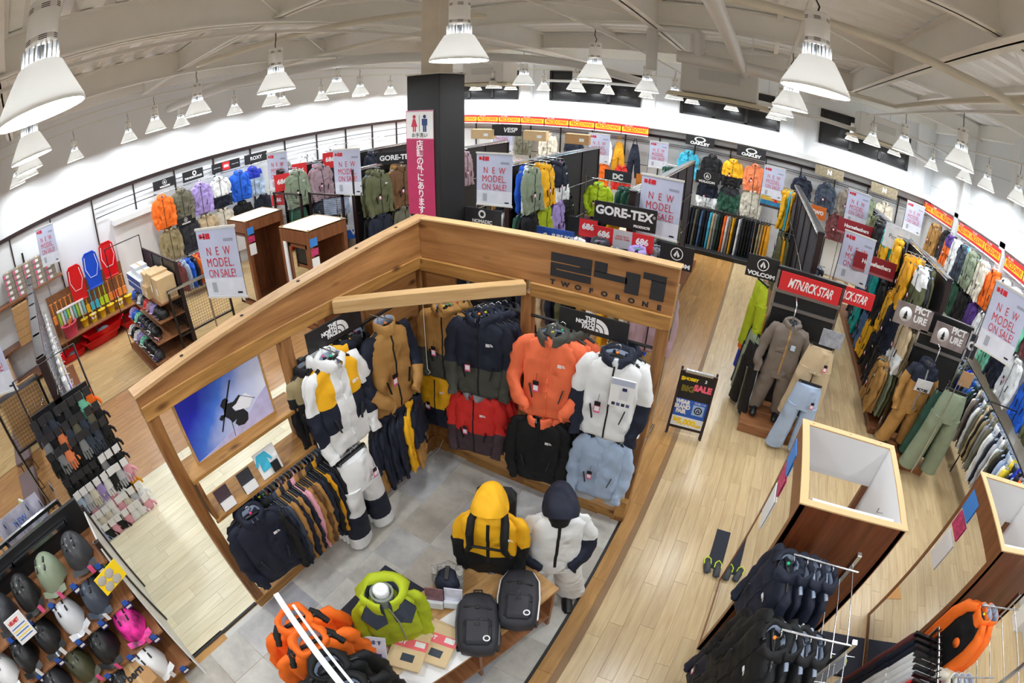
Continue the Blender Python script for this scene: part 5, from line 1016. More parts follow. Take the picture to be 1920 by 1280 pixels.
carton((-10.5, 2.35, 1.76), .5, .32, .16, 'long white carton on top of the goggle boxes', WBOX, 0, lab=False); carton((-9.95, 2.35, 1.76), .5, .32, .1, 'flat white carton on top of the goggle boxes', WBOX, 0, lab=False)
# ---- left wall toy corner
ty = thing('toy_shelf', 'wooden shelf for buckets below the hanging toys', 'shelf', (XL+.05, .2, 0)); obj('shelf_board', G().bb(.05, .75, -.3, 2.7, .46, .5, .004), SHELFW, ty); obj('back_board', G().bx(0, .03, -.3, 2.7, 0, 1.6), SHELFW, ty); obj('upper_board', G().bb(0, .4, -2.4, .4, 2.02, 2.06, .004), SHELFW, ty)
for y in (-.28, .9, 1.8, 2.68): obj('post', G().bx(.7, .74, y-.02, y+.02, 0, .46), BLACKM, ty)
def sled(loc, c, label, rot):
    t = thing('plastic_sled', label, 'sled', loc); t.rotation_euler = rot; m = mat('sled_'+c, {'red': 'd4141c', 'blue': '1a4fd0'}[c], .25)
    P_ = [(-.2, -.42), (-.23, .1), (-.2, .38), (-.12, .46), (.12, .46), (.2, .38), (.23, .1), (.2, -.42)]
    obj('tub', G().loft([[Vector((x*s, y*s, z)) for x, y in P_] for s, z in ((1.1, .1), (1.06, .11), (.98, .1), (.86, .0), (.82, .0))], 0, cap=True, smooth=False), m, t)
    for x in (-.07, .07): obj('runner_groove', G().bx(x-.015, x+.015, -.32, .3, .0, .02), m, t)
    obj('rope', G().tube([(-.16, .4, .12), (-.2, .1, .14), (-.1, -.15, .13), (.1, -.15, .13), (.2, .1, .14), (.16, .4, .12)], .01, 5), WHP, t); return t
for k, (y, c, z) in enumerate(((.95, 'red', 1.62), (1.5, 'blue', 1.76), (2.05, 'red', 1.82))): sled((XL+.35, y, z), c, '%s plastic sled hung on the left wall, %s' % (c, ('leftmost', 'in the middle', 'beside the goggle boxes')[k]), (PI/2, 0, PI/2))
def big_sled(loc, s, label):
    t = thing('plastic_sled', label, 'sled', loc); t.scale = (s,)*3; m = mat('sled_red', 'd4141c', .25)
    P_ = [(-.3,-.5),(-.34,0),(-.28,.5),(0,.62),(.28,.5),(.34,0),(.3,-.5),(0,-.56)]; obj('tub', G().loft([[Vector((x*q, y*q, z)) for x, y in P_] for q, z in ((.85, 0), (1.08, .22), (1.14, .23), (1.04, .21), (.8, .05), (.78, .05))], 0, cap=True, smooth=True), m, t); obj('contents', G().lathe([(.0001, .18), (.15, .16), (.22, .08)], 9), mat('dark_contents', '555a60', .6, var=.4, vscale=20), t); return t
for k, (y, s) in enumerate(((.15, .8), (1.15, 1.05), (1.28, 1.05), (2.35, .95))): big_sled((XL+.75+(.05 if k == 2 else 0), y, .17 if k == 2 else .01), s, 'red tub sled on the floor by the left wall, %s' % ('by the silver bags', 'lower of the big pair', 'upper of the big pair', 'nearest the helmet shelf')[k])
YB_ = mat('bucket_yellow', 'e6c91a', .35)
for k in range(6):
    t = thing('toy_bucket', 'yellow toy bucket on the left wall shelf, %s from the left' % ORD[k], 'bucket', (XL+.5, .85+.3*k, .5), 0, 'yellow toy buckets'); obj('pail', G().lathe([(.09, 0), (.12, .2), (.13, .2), (.13, .215), (.11, .215), (.08, .02), (.0001, .02)], 14), YB_, t); obj('handle', G().tube([(-.12,0,.2), (-.06,0,.3), (.06,0,.3), (.12,0,.2)], .006, 5), mat('bucket_handle', 'd6d6c9', .4), t)
    if k in (1, 4): obj('price_card', G().bx(.1, .105, -.07, .07, .1, .25), PAPER, t)
t = thing('toy_tub', 'large pink tub on the left wall shelf', 'bucket', (XL+.6, .35, .5)); obj('tub', G().lathe([(.2, 0), (.25, .32), (.27, .32), (.27, .34), (.235, .34), (.18, .03), (.0001, .03)], 16), mat('tub_pink', 'd4506e', .4), t); obj('toy_doll', G().tube([(.05, 0, .2), (.1, .05, .4), (.16, .1, .5)], [.04, .05, .03], 8), mat('toy_orange', 'e88a3a', .5), t)
tc = ['orange', 'orange', 'orange', 'orange', 'orange', 'red', 'pink', 'yellow', 'cyan', 'cyan', 'lime', 'lime', 'orange', 'coral', 'orange', 'orange']
for k, c in enumerate(tc):
    y = .0+.155*k; z = 1.42 if k < 6 else 1.28; t = thing('snow_shovel_toy', '%s plastic snow toy on the left wall, %s from the left' % (c, ORD[k]), 'toy', (XL+.38, y, z), 0, 'plastic snow toys'); m = mat('toy_'+c, PAL[c], .35)
    obj('handle', G().tube([(0,0,.02), (0,0,-.32)], .018, 6), m, t); obj('blade', G().bb(-.03, .03, -.06, .06, -.52, -.3, .012), m, t); obj('grip', G().tube([(0,-.05,.03), (0,.05,.03)], .015, 6), m, t)
for k in range(9):
    t = thing('toy_pack', 'clear bag of small green snow toys on the left wall, %s' % ORD[k], 'toy', (XL+.45, .15+.1*k, .98), 0, 'bags of small snow toys'); obj('bag', G().loft([[Vector((a*math.cos(u), .045*math.sin(u), z)) for u in [2*PI*q/8 for q in range(8)]] for a, z in ((.03, .2), (.05, .05), (.06, -.12), (.03, -.17))], 0, cap=True), mat('bag_green%d' % (k % 3), ('9ed04a', 'd8dfd8', '7cc4c9')[k % 3], .25), t); obj('header_card', G().bx(-.05, .05, -.05, .05, .2, .24), PAPER, t)
# shoe boxes
BOXP = mat('shoe_box_pink', 'd9b99a', .6); BXE = mat('shoe_box_end', '8f8578', .6)
sbu = thing('shoe_box_shelf', 'tall shelf of shoe boxes in the far left corner', 'shelf', (XL+.05, -2.6, 0))
for z in (.15, 1.0, 2.05): obj('shelf_board', G().bb(0, .8 if z < 1 else .55, -1.6, 2.2, z-.04, z, .004), WOODD, sbu)
for y in (-1.55, .3, 2.15): obj('post', G().bx(.0, .06, y-.03, y+.03, 0, 3.0), BLACKM, sbu)
def shoe_boxes(x, y0, z0, ny, nz, w_, h, d, word, m, stag=0):
    for j in range(nz):
        for i in range(ny - (stag and j > nz//2)):
            o = carton((x, y0+w_*(i+.5), z0+h*j), d, w_-.01, h-.006, '%s, row %s up, %s from the left' % (word, ORD[j].replace('first', 'lowest'), ORD[i]), m, 0, word, False); obj('pink_label', G().bx(d/2, d/2+.002, -w_*.4, -w_*.25, .02, h-.03), TAGM, o); obj('white_label', G().bx(d/2, d/2+.002, -w_*.2, w_*.1, .03, h-.04), PAPER, o)
shoe_boxes(XL+.25, -1.2, 2.06, 5, 5, .33, .14, .35, 'grey shoe box on the upper corner shelf', BXE, 1); shoe_boxes(XL+.5, -3.6, .15, 6, 6, .3, .125, .4, 'pink striped shoe box on the low corner shelf', BOXP); shoe_boxes(XL+.3, -2.9, 2.06, 4, 6, .33, .14, .35, 'grey shoe box at the left frame edge', BXE)
for k in range(5): carton((XL+.55, -1.0+.02*k, 1.0+.19*k), .45, .5, .185, 'brown carton in the stack beside the silver bags, %s from below' % ORD[k], CARD, 0, 'stacked brown cartons')
# ---- glove gondola
gg = thing('glove_rack', 'tall dark rack with gloves on its end and packs on its side', 'rack', (-5.75, -.38, 0))
obj('spine', G().bx(-6.2, -.1, -.04, .04, .1, 2.5), BLK, gg); obj('plinth', G().bb(-6.2, -.02, -.42, .42, 0, .12, .006), WOODD, gg); obj('end_panel', G().bx(-.06, -.03, -.48, .48, .12, 2.0), BLK, gg); obj('end_frame', G().tube([(0, -.5, 0), (0, -.5, 2.5), (0, .5, 2.5), (0, .5, 0)], .016, 6), DKBROWN, gg)
for x in [-.08-1.0*k for k in range(7)]: obj('upright', G().bx(x-.05, x+.05, -.06, .06, 0, 2.55), DKBROWN, gg)
for k in range(22): obj('slat_rail', G().tube([(-6.1, .07, .3+.1*k), (-.15, .07, .3+.1*k)], .006, 4), CHROME, gg)
obj('top_cap', G().bb(-6.25, -.05, -.08, .08, 2.5, 2.55, .006), DKBROWN, gg)
def glove_g(s=1):
    g = G(); g.loft([[Vector((d*math.sin(u), w_*math.cos(u), z)) for u in [2*PI*k/8 for k in range(8)]] for w_, d, z in ((.032, .02, .0), (.04, .025, -.03), (.036, .022, -.07), (.05, .028, -.12), (.05, .026, -.15))], 0, cap=True)
    for k, (y, l) in enumerate(((-.037, .07), (-.013, .09), (.012, .085), (.037, .065))): g.tube([(0, y, -.14), (.004, y*1.05, -.15-l*.6), (.002, y*1.05, -.15-l)], [.0125, .012, .009], 6)
    g.tube([(0, .045, -.1), (.008, .075, -.14), (.01, .08, -.175)], [.013, .013, .01], 6); return g
GLV = glove_g().mesh('glove_body'); GCARD = G().bx(-.002, .002, -.035, .035, -.02, .05).mesh('header_card')
def glove(loc, rz, c, label, group, card=PAPER):
    t = thing('glove', label, 'glove', loc, rz, group); t.scale = (1.55,)*3
    obj('glove_body', GLV, fab(c), t, (.03, 0, 0)); obj('header_card', GCARD, card, t, (.055, 0, -.03)); obj('hook', G().tube([(-.06, 0, .09), (.08, 0, .1)], .004, 4), CHROME, t)
pal = ['black', 'charcoal', 'black', 'grey', 'black', 'slate', 'black', 'camo']; pal2 = ['black', 'white', 'lightgrey', 'black', 'lavender', 'white', 'pink', 'cream', 'black', 'ice']
DKC = mat('dark_card', '2e2c30', .5)
for r_ in range(9):
    for c_ in range(8):
        z = 1.98-.215*r_; y = -.84+.128*c_+(.02 if r_ % 2 else 0); c = random.choice(pal if r_ < 5 else pal2)
        if (r_, c_) in ((1, 2), (2, 2)): c = 'salmon'
        if r_ == 0 and c_ > 5: c = ('mint', 'orange')[c_ % 2]
        if (r_, c_) == (6, 7): c = 'mustard'
        if r_ == 4 and c_ < 4: c = 'black'
        glove((-5.68+.02*(r_ % 3), y, z), random.uniform(-.25, .25), c, '%s glove, row %s, %s from the left on the glove rack end' % (c, ORD[r_].replace('first', 'one').replace('second', 'two').replace('third', 'three').replace('fourth', 'four').replace('fifth', 'five').replace('sixth', 'six').replace('seventh', 'seven').replace('eighth', 'eight').replace('ninth', 'nine'), ORD[c_]), 'gloves on the rack end', DKC if r_ < 4 or (r_ == 4 and c_ < 5) else PAPER)
pkc = [('silver', 'f0f2f4'), ('white', 'e3e6ea'), ('gold', 'cdbf5a'), ('blue', '3f50c0'), ('purple', '8a4fd0'), ('green', '8fae4a'), ('grey', '9a9c9f'), ('charcoal', '3a3a3e')]
for r_ in range(6):
    for k in range(11):
        c, hx = pkc[(k//3+r_) % 8] if k < 6 else pkc[0 if (k+r_) % 3 else 1]
        t = thing('accessory_pack', '%s pack, row %s, %s from the end, side of the glove rack' % (c, ('one', 'two', 'three', 'four', 'five', 'six')[r_], ORD[k]), 'pack', (-6.15-.36*k, -.2, 2.05-.27*r_), 0, 'packs on the glove rack side')
        obj('pouch', G().bb(-.07, .07, -.03, .03, -.18, .0, .012), mat('pack_'+c, hx, .25), t); obj('header_card', G().bx(-.07, .07, -.002, .002, 0, .06), PAPER if r_ % 2 else DKC, t); obj('hook', G().tube([(0, -.12, .04), (0, .08, .045)], .004, 4), CHROME, t)
mesh_frame((-6.9, -1.55, 0), PI/2-.05, .95, 2.05, 'dark mesh frame with a tan board beside the glove rack', 1.2)
tag(obj('tan_board', G().bx(-7.3, -7.27, -1.5, -.7, 1.05, 1.95), CARD), 'tan board leaning behind the dark mesh frame', 'board')
# benches
BVIN = mat('bench_vinyl', '6e5a5c', .4)
for k, (x0, x1, y0) in enumerate(((-10.5, -8.35, -2.05), (-7.95, -6.5, -2.02))):
    t = thing('bench', 'long brown vinyl bench %s' % ('by the shoe boxes' if k == 0 else 'nearer the helmets'), 'bench', (x0, y0, 0)); obj('seat', G().bb(0, x1-x0, 0, .42, .33, .43, .03), BVIN, t)
    for a in (.15, x1-x0-.15): obj('leg', G().tube([(a, .06, .33), (a-.05, .03, 0), (a-.05, .39, 0), (a, .36, .33)], .012, 6), BLACKM, t)
    obj('storage_box', G().bx(.3, .9, .1, .35, .06, .32), BLK, t)
t = thing('kids_chair', 'lime green plastic chair back beside the near helmets', 'chair', (-6.15, -1.75, 0), .6); m = mat('chair_lime', 'a6dc1a', .35)
obj('backrest', G().bb(-.17, .17, -.02, .02, .5, .95, .015), m, t); obj('rim', G().tube([(-.18,0,.45), (-.19,0,.85), (-.12,0,.97), (.12,0,.97), (.19,0,.85), (.18,0,.45)], .018, 6), WHITE, t); obj('seat', G().bb(-.18, .18, -.34, 0, .44, .48, .01), m, t)
for a in (-.15, .15):
    for b in (-.3, -.03): obj('leg', G().tube([(a, b, .45), (a*1.1, b, 0)], .012, 6), WHITE, t)
tag(obj('floor_carton_flat', G().bb(-6.6, -5.75, -1.75, -1.0, .0, .3, .01), CARD), 'low brown carton on the floor behind the near helmets', 'box')
# ---- near helmet unit
nh = thing('helmet_shelf', 'stepped wooden helmet shelf with chrome rails in the near left corner', 'shelf', (0, 0, 0))
ST = [(1.18, -4.45, -3.85), (.84, -4.45, -3.6), (.5, -4.45, -3.35), (.16, -4.45, -3.1)]
for z, x0, x1 in ST: obj('shelf_board', G().bb(x0, x1, -3.4, -.72, z-.035, z, .004), SHELFW, nh)
obj('spine', G().bx(-4.5, -4.45, -3.4, -.7, 0, 1.55), BLK, nh); pr = [(-4.5, 0), (-2.98, 0), (-3.5, .62), (-3.85, 1.32), (-4.5, 1.35)]
n_ = len(pr); g = G().add([(a, -.70, b) for a, b in pr]+[(a, -.68, b) for a, b in pr], [tuple(range(n_)), tuple(range(n_, 2*n_))[::-1]]+[(i, (i+1) % n_, n_+(i+1) % n_, n_+i) for i in range(n_)]); obj('side_cheek', g, mat('frosted_acrylic', 'cfd0cc', .3, var=.1, vscale=6), nh)
for a, b in ((-4.5, -.69), (-3.88, -.69)): obj('upright', G().bx(a-.025, a+.025, b-.03, b+.03, 0, 1.4), DKBROWN, nh)
obj('chrome_post', G().tube([(-3.9, -.72, .9), (-3.9, -.72, 1.4)], .02, 8), CHROME, nh)
for x, z in ((-4.42, 1.42), (-4.72, 1.5)): obj('chrome_rail', G().bx(x-.02, x+.02, -3.3, -.95, z-.02, z+.02), CHROME, nh)
for y in (-.95, -1.9, -2.8): obj('rail_bracket', G().bx(-4.75, -4.4, y-.015, y+.015, 1.4, 1.44), CHROME, nh); obj('rail_upright', G().bx(-4.74, -4.70, y-.02, y+.02, 0, 1.5), DKBROWN, nh)
NHC = [[('charcoal', 'dark grey matt'), ('sage', 'grey green matt'), ('black', 'black'), ('charcoal', 'dark grey'), ('white', 'white')], [('slate', 'slate grey'), ('silver', 'pale grey vented'), ('black', 'black glossy'), ('black', 'black glossy visor'), ('white', 'white streamlined')], [('purple', 'pink and black mottled'), ('black', 'matt black'), ('darkolive', 'dark olive'), ('charcoal', 'dark brimmed'), ('black', 'plain black'), ('black', 'low black')], [('white', 'white vented'), ('black', 'black at the front edge'), ('silver', 'grey vented'), ('black', 'black low front'), ('charcoal', 'charcoal low'), ('black', 'black far left')]]
sh_ = ('top', 'second', 'third', 'lowest'); MOTTLE = mat('helmet_mottle', 'd02a8c', .4, var=.95, vscale=14)
for r_, row in enumerate(NHC):
    z, x0, x1 = ST[r_]
    for k, (c, w_) in enumerate(row):
        o = helmet((x1-.25, -1.0-.45*k-(.12 if r_ % 2 else 0), z), FX+random.uniform(-.4, .3), c, '%s helmet on the %s near shelf, %s from the cheek panel' % (w_, sh_[r_], ORD[k]), 'helmets on the near shelf', 1.75, 0)
        if c == 'purple': o.children[0].material_slots[0].link = 'OBJECT'; o.children[0].material_slots[0].material = MOTTLE
        obj('price_tag', G().bx(.03, .06, -.16, -.158, .0, .06), PAPER if r_ % 2 else TAGM, o)
    for k in range(6):
        t = thing('shelf_price_card', 'navy price card, %s near shelf edge, %s from the cheek panel' % (sh_[r_], ORD[k]), 'price card', (x1+.005, -.85-.4*k, z-.02), 0, 'price cards of the near helmet shelf'); obj('card', G().bx(0, .004, -.05, .05, -.07, .03), NAVYP, t); obj('blue_head', G().bx(.004, .006, -.04, .03, .0, .07), BLUEP, t); obj('white_figures', G().bx(.004, .0055, -.035, .035, -.05, -.02), WHP, t)
o = brand('yellow card with helmet pictures on the cheek panel', (-3.62, -.78, 1.18), FX+.2, .34, .2, YELP, tilt=-.3)
for k in range(4): obj('helmet_picture', G().lathe([(.0001, 0), (.045, 0), (.04, .002), (.0001, .002)], 14, M=Matrix.Translation((-.1+.12*(k % 2)+.03*(k//2), -.002, .04-.09*(k//2))) @ Matrix.Rotation(PI/2, 4, 'X') @ Matrix.Scale(1.3, 4, (1,0,0))), mat('pic_grey', 'b9b4ac', .4), o)
o = brand('white helmet size chart with a red heading on the near shelf', (-3.75, -2.15, 1.3), FX, .3, .28, PAPER, [('HELMET', .05, -.02, .085, dict(m=REDP, bold=.002))], tilt=-.35)
for k in range(5): obj('chart_line', G().bx(-.12, .12, -.002, 0, .02-.03*k, .03-.03*k), (BLUEP, YELP)[k % 2], o)
o = brand('grey blue goggle poster behind the near rails', (-4.95, -1.6, 1.45), FX, .8, .3, mat('goggle_poster', 'a9a6b4', .5, var=.35, vscale=6), [('NEW', .1, 0, 0, dict(m=BLUEP))], tilt=-.3)
for k in range(9): goggles((-4.72+.15*(k % 2), -1.0-.2*k, 1.22), FX, ('black', 'lime', 'grey', 'white', 'black')[k % 5], '%s goggles hanging on the near chrome rails, %s' % (('black', 'lime', 'grey', 'white', 'black')[k % 5], ORD[k]), 'goggles on the near rails', .95)
for k in range(6):
    t = thing('blister_pack', 'clear blister pack with black lens on the near rail, %s' % ORD[k], 'pack', (-4.95+.12*(k % 2), -.95-.22*k, 1.5), .2, 'blister packs on the near rail'); obj('card', G().bx(-.06, .06, -.003, .003, -.16, .08), mat('blister_card', '8f93b0', .4, var=.3, vscale=16), t); obj('lens', G().bb(-.04, .04, -.02, 0, .0, .06, .008), BLK, t)
t = carton((-3.25, -1.35, 0), .5, .4, .42, 'brown carton with black print under the near shelf', CARD, .1); obj('print_lettering', tmesh('bern', .14, bold=.006), BLK, t, M=Matrix.Translation((.03, .0, .424)) @ Matrix.Rotation(PI/2, 4, 'Z'))
for k in range(3): t = thing('accessory_pack', 'green pack on the near shelf end, %s' % ORD[k], 'pack', (-4.15+.1*k, -.8, 1.12), 0, 'green packs near the cheek panel'); obj('pouch', G().bb(-.04, .04, -.02, .02, -.12, .0, .008), mat('pack_leaf', '4fd03a', .4), t); obj('header_card', G().bx(-.04, .04, -.002, .002, 0, .05), NAVYP, t)
# ================================================================== right foreground: fitting rooms and racks
WLAM = mat('white_laminate', 'eef0f2', .5); MIRROR = mat('mirror', 'e8eaec', .02, 1); DOORW = wood('door_laminate', '7b4326', '5a2e18', 'Z', .3, 1)
def fit_right(x0, x1, y0, y1, h, label, bench=True):
    t = thing('fitting_room', label, 'fitting room', (x0, y0, 0), 0, 'fitting rooms'); w_, d = x1-x0, y1-y0; k = .04
    obj('near_wall', G().bx(0, w_, 0, k*.6, 0, h), DOORW, t); obj('far_wall', G().bx(0, w_, d-k, d, h-.42, h), WLAM, t); obj('far_wall_face', G().bx(0, w_, d, d+.01, h-.42, h), WOODD, t)
    obj('right_wall', G().bx(w_-k, w_, 0, d, 0, h), WLAM, t); obj('right_wall_face', G().bx(w_, w_+.01, 0, d, 0, h), WOODD, t); obj('inner_near_wall', G().bx(k, w_-k, k*.6, k*.6+.01, 0, h-.01), WLAM, t)
    obj('left_wall', G().bx(.01, k, 0, d, 0, h), WOODD, t); obj('left_border', G().bx(-.005, .012, 0, .06, 0, h).bx(-.005, .012, d-.05, d, 0, h).bx(-.005, .012, .06, d-.05, h-.2, h).bx(-.005, .012, .06, d-.05, 0, .06), wood('walnut_border', '8a5833', '6b4025', 'Z', .35), t)
    obj('mirror', G().bx(-.001, .009, .06, d-.05, .06, h-.2), MIRROR, t)
    g = G().bx(-.012, .05, -.01, d+.015, h, h+.012).bx(w_-.04, w_+.015, -.01, d+.015, h, h+.012).bx(.05, w_-.04, -.01, .045, h, h+.012).bx(.05, w_-.04, d-.045, d+.015, h, h+.012); obj('top_edge', g, WOODD_E, t)
    for a in (.1, .5, .85):
        obj('edge_screw', G().lathe([(.006, 0), (.006, .002), (.0001, .002)], 8), mat('screw', '8a7450', .4, .5), t, (w_*a, d-.015, h+.012))
    obj('inside_ledge', G().bb(.1, w_-.08, .03, .12, h-.16, h-.03, .004), mat('bright_white', 'f8f8f8', .5), t); obj('coat_hook', G().tube([(w_-.06, .35, h-.2), (w_-.12, .35, h-.2), (w_-.12, .35, h-.16)], .006, 6), CHROME, t)
    obj('notice', G().bx(-.012, -.004, d-.28, d-.06, h-.36, h-.14), STK1, t); obj('notice', G().bx(-.012, -.004, d-.32, d-.08, h-.56, h-.38), STK2, t); obj('notice', G().bx(-.012, -.004, d-.34, d-.1, h-.95, h-.6), PAPER, t)
    obj('door_frame', G().bx(k, .1, d-.05, d-.01, 0, h-.42).bx(w_-.1, w_-k, d-.05, d-.01, 0, h-.42), WOODD, t); return t
fit_right(.82, 1.72, 2.3, 3.24, 2.25, 'brown fitting room with maple top edge beside the aisle'); fit_right(2.88, 3.8, 2.32, 3.26, 2.25, 'brown fitting room at the right frame edge')
# mats and sandals
CRO = mat('sandal_grey', '3c3f44', .6); STR = mat('sandal_lime', 'd6ea2a', .5); MATM = mat('door_mat', '2b2e3a', .85, bump=.4, bscale=200)
def sandal(loc, rz, label):
    t = thing('sandal', label, 'sandal', loc, rz, 'grey sandals with lime straps'); s = .85; t.scale = (s,)*3
    ol = [(.04,-.12),(.048,-.05),(.04,.05),(.035,.1),(0,.12),(-.035,.1),(-.04,.05),(-.048,-.05),(-.04,-.12),(0,-.14)]
    obj('sole', G().loft([[Vector((x*q, y*q, z)) for x, y in ol] for q, z in ((.95, 0), (1, .01), (1, .025), (.85, .028))], 0, cap=True, smooth=False), CRO, t)
    obj('upper', G().loft([[Vector((.05*math.cos(u), y, .025+hh*math.sin(u))) for u in [PI*k/8 for k in range(9)]] for y, hh in ((-.135, .01), (-.11, .04), (-.05, .06), (0, .065))], 0, closed=False), CRO, t); obj('strap', G().tube([(-.048, 0, .04), (-.045, .07, .06), (0, .12, .06), (.045, .07, .06), (.048, 0, .04)], .008, 5), STR, t)
tag(obj('door_mat', G().bb(.62, .8, 3.35, 3.95, .002, .012, .003), MATM), 'dark mat in front of the aisle fitting room', 'mat'); sandal((.62, 3.36, .012), .25, 'grey sandal nearer the aisle by the dark mat'); sandal((.75, 3.34, .012), .1, 'grey sandal against the fitting room mirror')
tag(obj('door_mat', G().bb(2.2, 2.86, 2.35, 2.9, .002, .012, .003), MATM), 'dark mat beside the right edge fitting room', 'mat'); sandal((2.4, 2.45, .012), .1, 'black sandal on the mat between the fitting rooms'); sandal((2.55, 2.48, .012), -.1, 'black sandal on the mat by the second mirror')
t = thing('kraft_sign', 'brown kraft paper floor sign with an arrow beside the sage trousers', 'sign', (2.55, 4.05, .003), -.15); obj('sheet', G().bb(-.16, .2, -.5, .3, 0, .006, .001), mat('kraft_paper', 'd39a5c', .8), t); obj('ink_lettering', tmesh('EXIT', .2, bold=.004), BLK, t, M=Matrix.Translation((-.02, -.05, .008)) @ Matrix.Rotation(-PI/2, 4, 'Z')); obj('ink_arrow', G().bx(.13, .14, -.4, .2, .006, .008), BLK, t)
# grid racks
def grid_rack(x, y0, y1, h, label):
    t = thing('grid_rack', label, 'rack', (x, y0, 0), 0, 'chrome grid racks'); L = y1-y0
    for y in (0, L*.5, L): obj('upright', G().bb(-.02, .02, y-.02, y+.02, 0, h, .004), CHROME, t)
    for k in range(10): obj('grid_wire', G().tube([(0, 0, .3+k*(h-.4)/9), (0, L, .3+k*(h-.4)/9)], .005, 5), CHROME, t)
    obj('foot', G().bb(-.4, .4, -.03, .03, 0, .05, .005), CHROME, t); obj('foot', G().bb(-.4, .4, L-.03, L+.03, 0, .05, .005), CHROME, t); obj('base_rail', G().bx(-.015, .015, 0, L, .1, .14), CHROME, t); return t
ga = grid_rack(1.38, .75, 2.12, 2.12, 'chrome grid rack of dark jackets before the aisle fitting room'); gb = grid_rack(3.42, .75, 2.14, 2.0, 'chrome grid rack with orange vests at the right edge')
def garm(t, x, z, y, l, side=-1): rail_arm(t, (0, y-t.location.y, z), (side*l, y-t.location.y, z+.02), .008)
for k, (y, z, c) in enumerate(((1.98, 1.98, 'navy'), (1.66, 1.6, 'black'), (1.42, 1.98, 'black'), (1.3, 1.3, 'black'), (1.72, 1.02, 'navy'), (1.0, 1.62, 'charcoal'), (1.05, .95, 'olive'))):
    garm(ga, 1.38, z+.12, y, .52)
    for i in range(4):
        lab = '%s fleece lined jacket on the near grid rack, arm %s, %s from the aisle' % (c, ('one', 'two', 'three', 'four', 'five', 'six', 'seven')[k], ORD[i]); X = 1.38-.5+.1*i
        if i == 0: jacket((X, y, z), -FX+.25, (c, c), lab, 'dark jackets on the near grid rack', 'plain', 'hang', tagged=k in (3, 4), logo=k < 4, s=.9, zipc=c)
        else: simple_jacket((X, y, z), -FX+.25, (c,), lab, 'dark jackets on the near grid rack', 'plain', i, .55, s=.9)
o = brand('white care card with a garment picture on the near grid rack', (1.14, 1.55, 1.72), -1.0, .2, .38, mat('care_card', 'd9d6d0', .5)); obj('garment_picture', G().bx(-.07, .05, -.002, 0, .02, .15), mat('card_plum', '6a4a58', .5), o)
for k in range(3): obj('card_line', G().bx(-.07, .07, -.002, 0, -.04-.04*k, -.03-.04*k), mat('rose_line', 'c9a0a0', .5), o)
for r_ in range(5):
    for k in range(4):
        t = thing('glove_card', 'white hand warmer card on the near grid rack, row %s, %s from the front' % (('one', 'two', 'three', 'four', 'five')[r_], ORD[k]), 'pack', (1.62+.02*k, .95+.24*k, 1.55-.17*r_), 0, 'white cards on the near grid rack')
        obj('card', G().add([(0,-.07,0),(0,.07,0),(.02,.09,-.08),(0,.05,-.16),(.01,-.08,-.14),(.012,-.05,-.07)], [(0,1,2,3,4,5)]).bx(-.004, 0, -.07, .07, -.16, 0), mat('pale_card', 'c4c9d0', .4), t); obj('hook', G().tube([(-.24-.02*k, 0, .01), (.06, 0, .02)], .004, 4), CHROME, t)
# orange vests and striped trousers
def vest(loc, rz, c1, c2, label, group):
    t = thing('padded_vest', label, 'vest', loc, rz, group); t.scale = (1.15,)*3; g = G()
    jk_body(g, 'plain', 3, 1.0, 24); obj('body', cached(('vb', 3), lambda: g.mesh('vest_body')), [fab(c2), fab(c2), LINING], t); obj('collar', cached(('c', 1), lambda: mesh_of(lambda g: jk_collar(g, 1))), [fab(c1)]*2+[LINING], t)
    for s in (-1, 1): obj('padded_side', cached(('vp', s), lambda: mesh_of(lambda g: g.tube([(s*.08,-.03,.02), (s*.16,-.05,-.05), (s*.2,-.05,-.2), (s*.2,-.06,-.4), (s*.2,-.05,-.6), (s*.1,-.08,-.68)], [.03, .05, .06, .06, .06, .04], 10))), fab(c1), t)
    obj('round_badge', G().lathe([(.0001, 0), (.04, 0), (.04, .004), (.0001, .004)], 16, M=Matrix.Translation((.05, -.1, -.22)) @ Matrix.Rotation(PI/2, 4, 'X')), fab(c1), t); obj('hanger', HANGER, [CHROME, HANGB, BEADS[0]], t)
for i in range(2): vest((2.98+.1*i, 2.0, 1.82), -FX+.3, 'orange', 'black', 'bright orange and black padded vest, %s from the aisle' % ORD[i], 'padded vests')
garm(gb, 3.42, 1.95, 2.0, .6); garm(gb, 3.42, 1.6, 1.55, .6)
for i in range(3): vest((2.95+.09*i, 1.55, 1.45), -FX+.3, 'cream', 'pink', 'pale pink padded vest with a wave print, %s from the aisle' % ORD[i], 'padded vests')
tr = thing('garment_rail', 'chrome rail of striped racing trousers at the right edge', 'rack', (2.72, .85, 0)); obj('rail', G().tube([(0, 0, 1.5), (0, 1.25, 1.5)], .014), CHROME, tr)
for y in (0, 1.25): obj('leg', G().tube([(0, y, 0), (0, y, 1.5)], .014), CHROME, tr)
for k, c in enumerate(['maroon', 'navy', 'navy', 'white', 'white', 'white', 'silver', 'red', 'red', 'black', 'black', 'white', 'silver', 'white', 'black', 'lightgrey', 'red', 'white']): simple_pants((2.70, 2.06-.066*k, 1.36), -.25, (c,), '%s racing trousers, %s along the right edge rail' % (c, ORD[k]), 'racing trousers at the right edge', k % 3, .3)
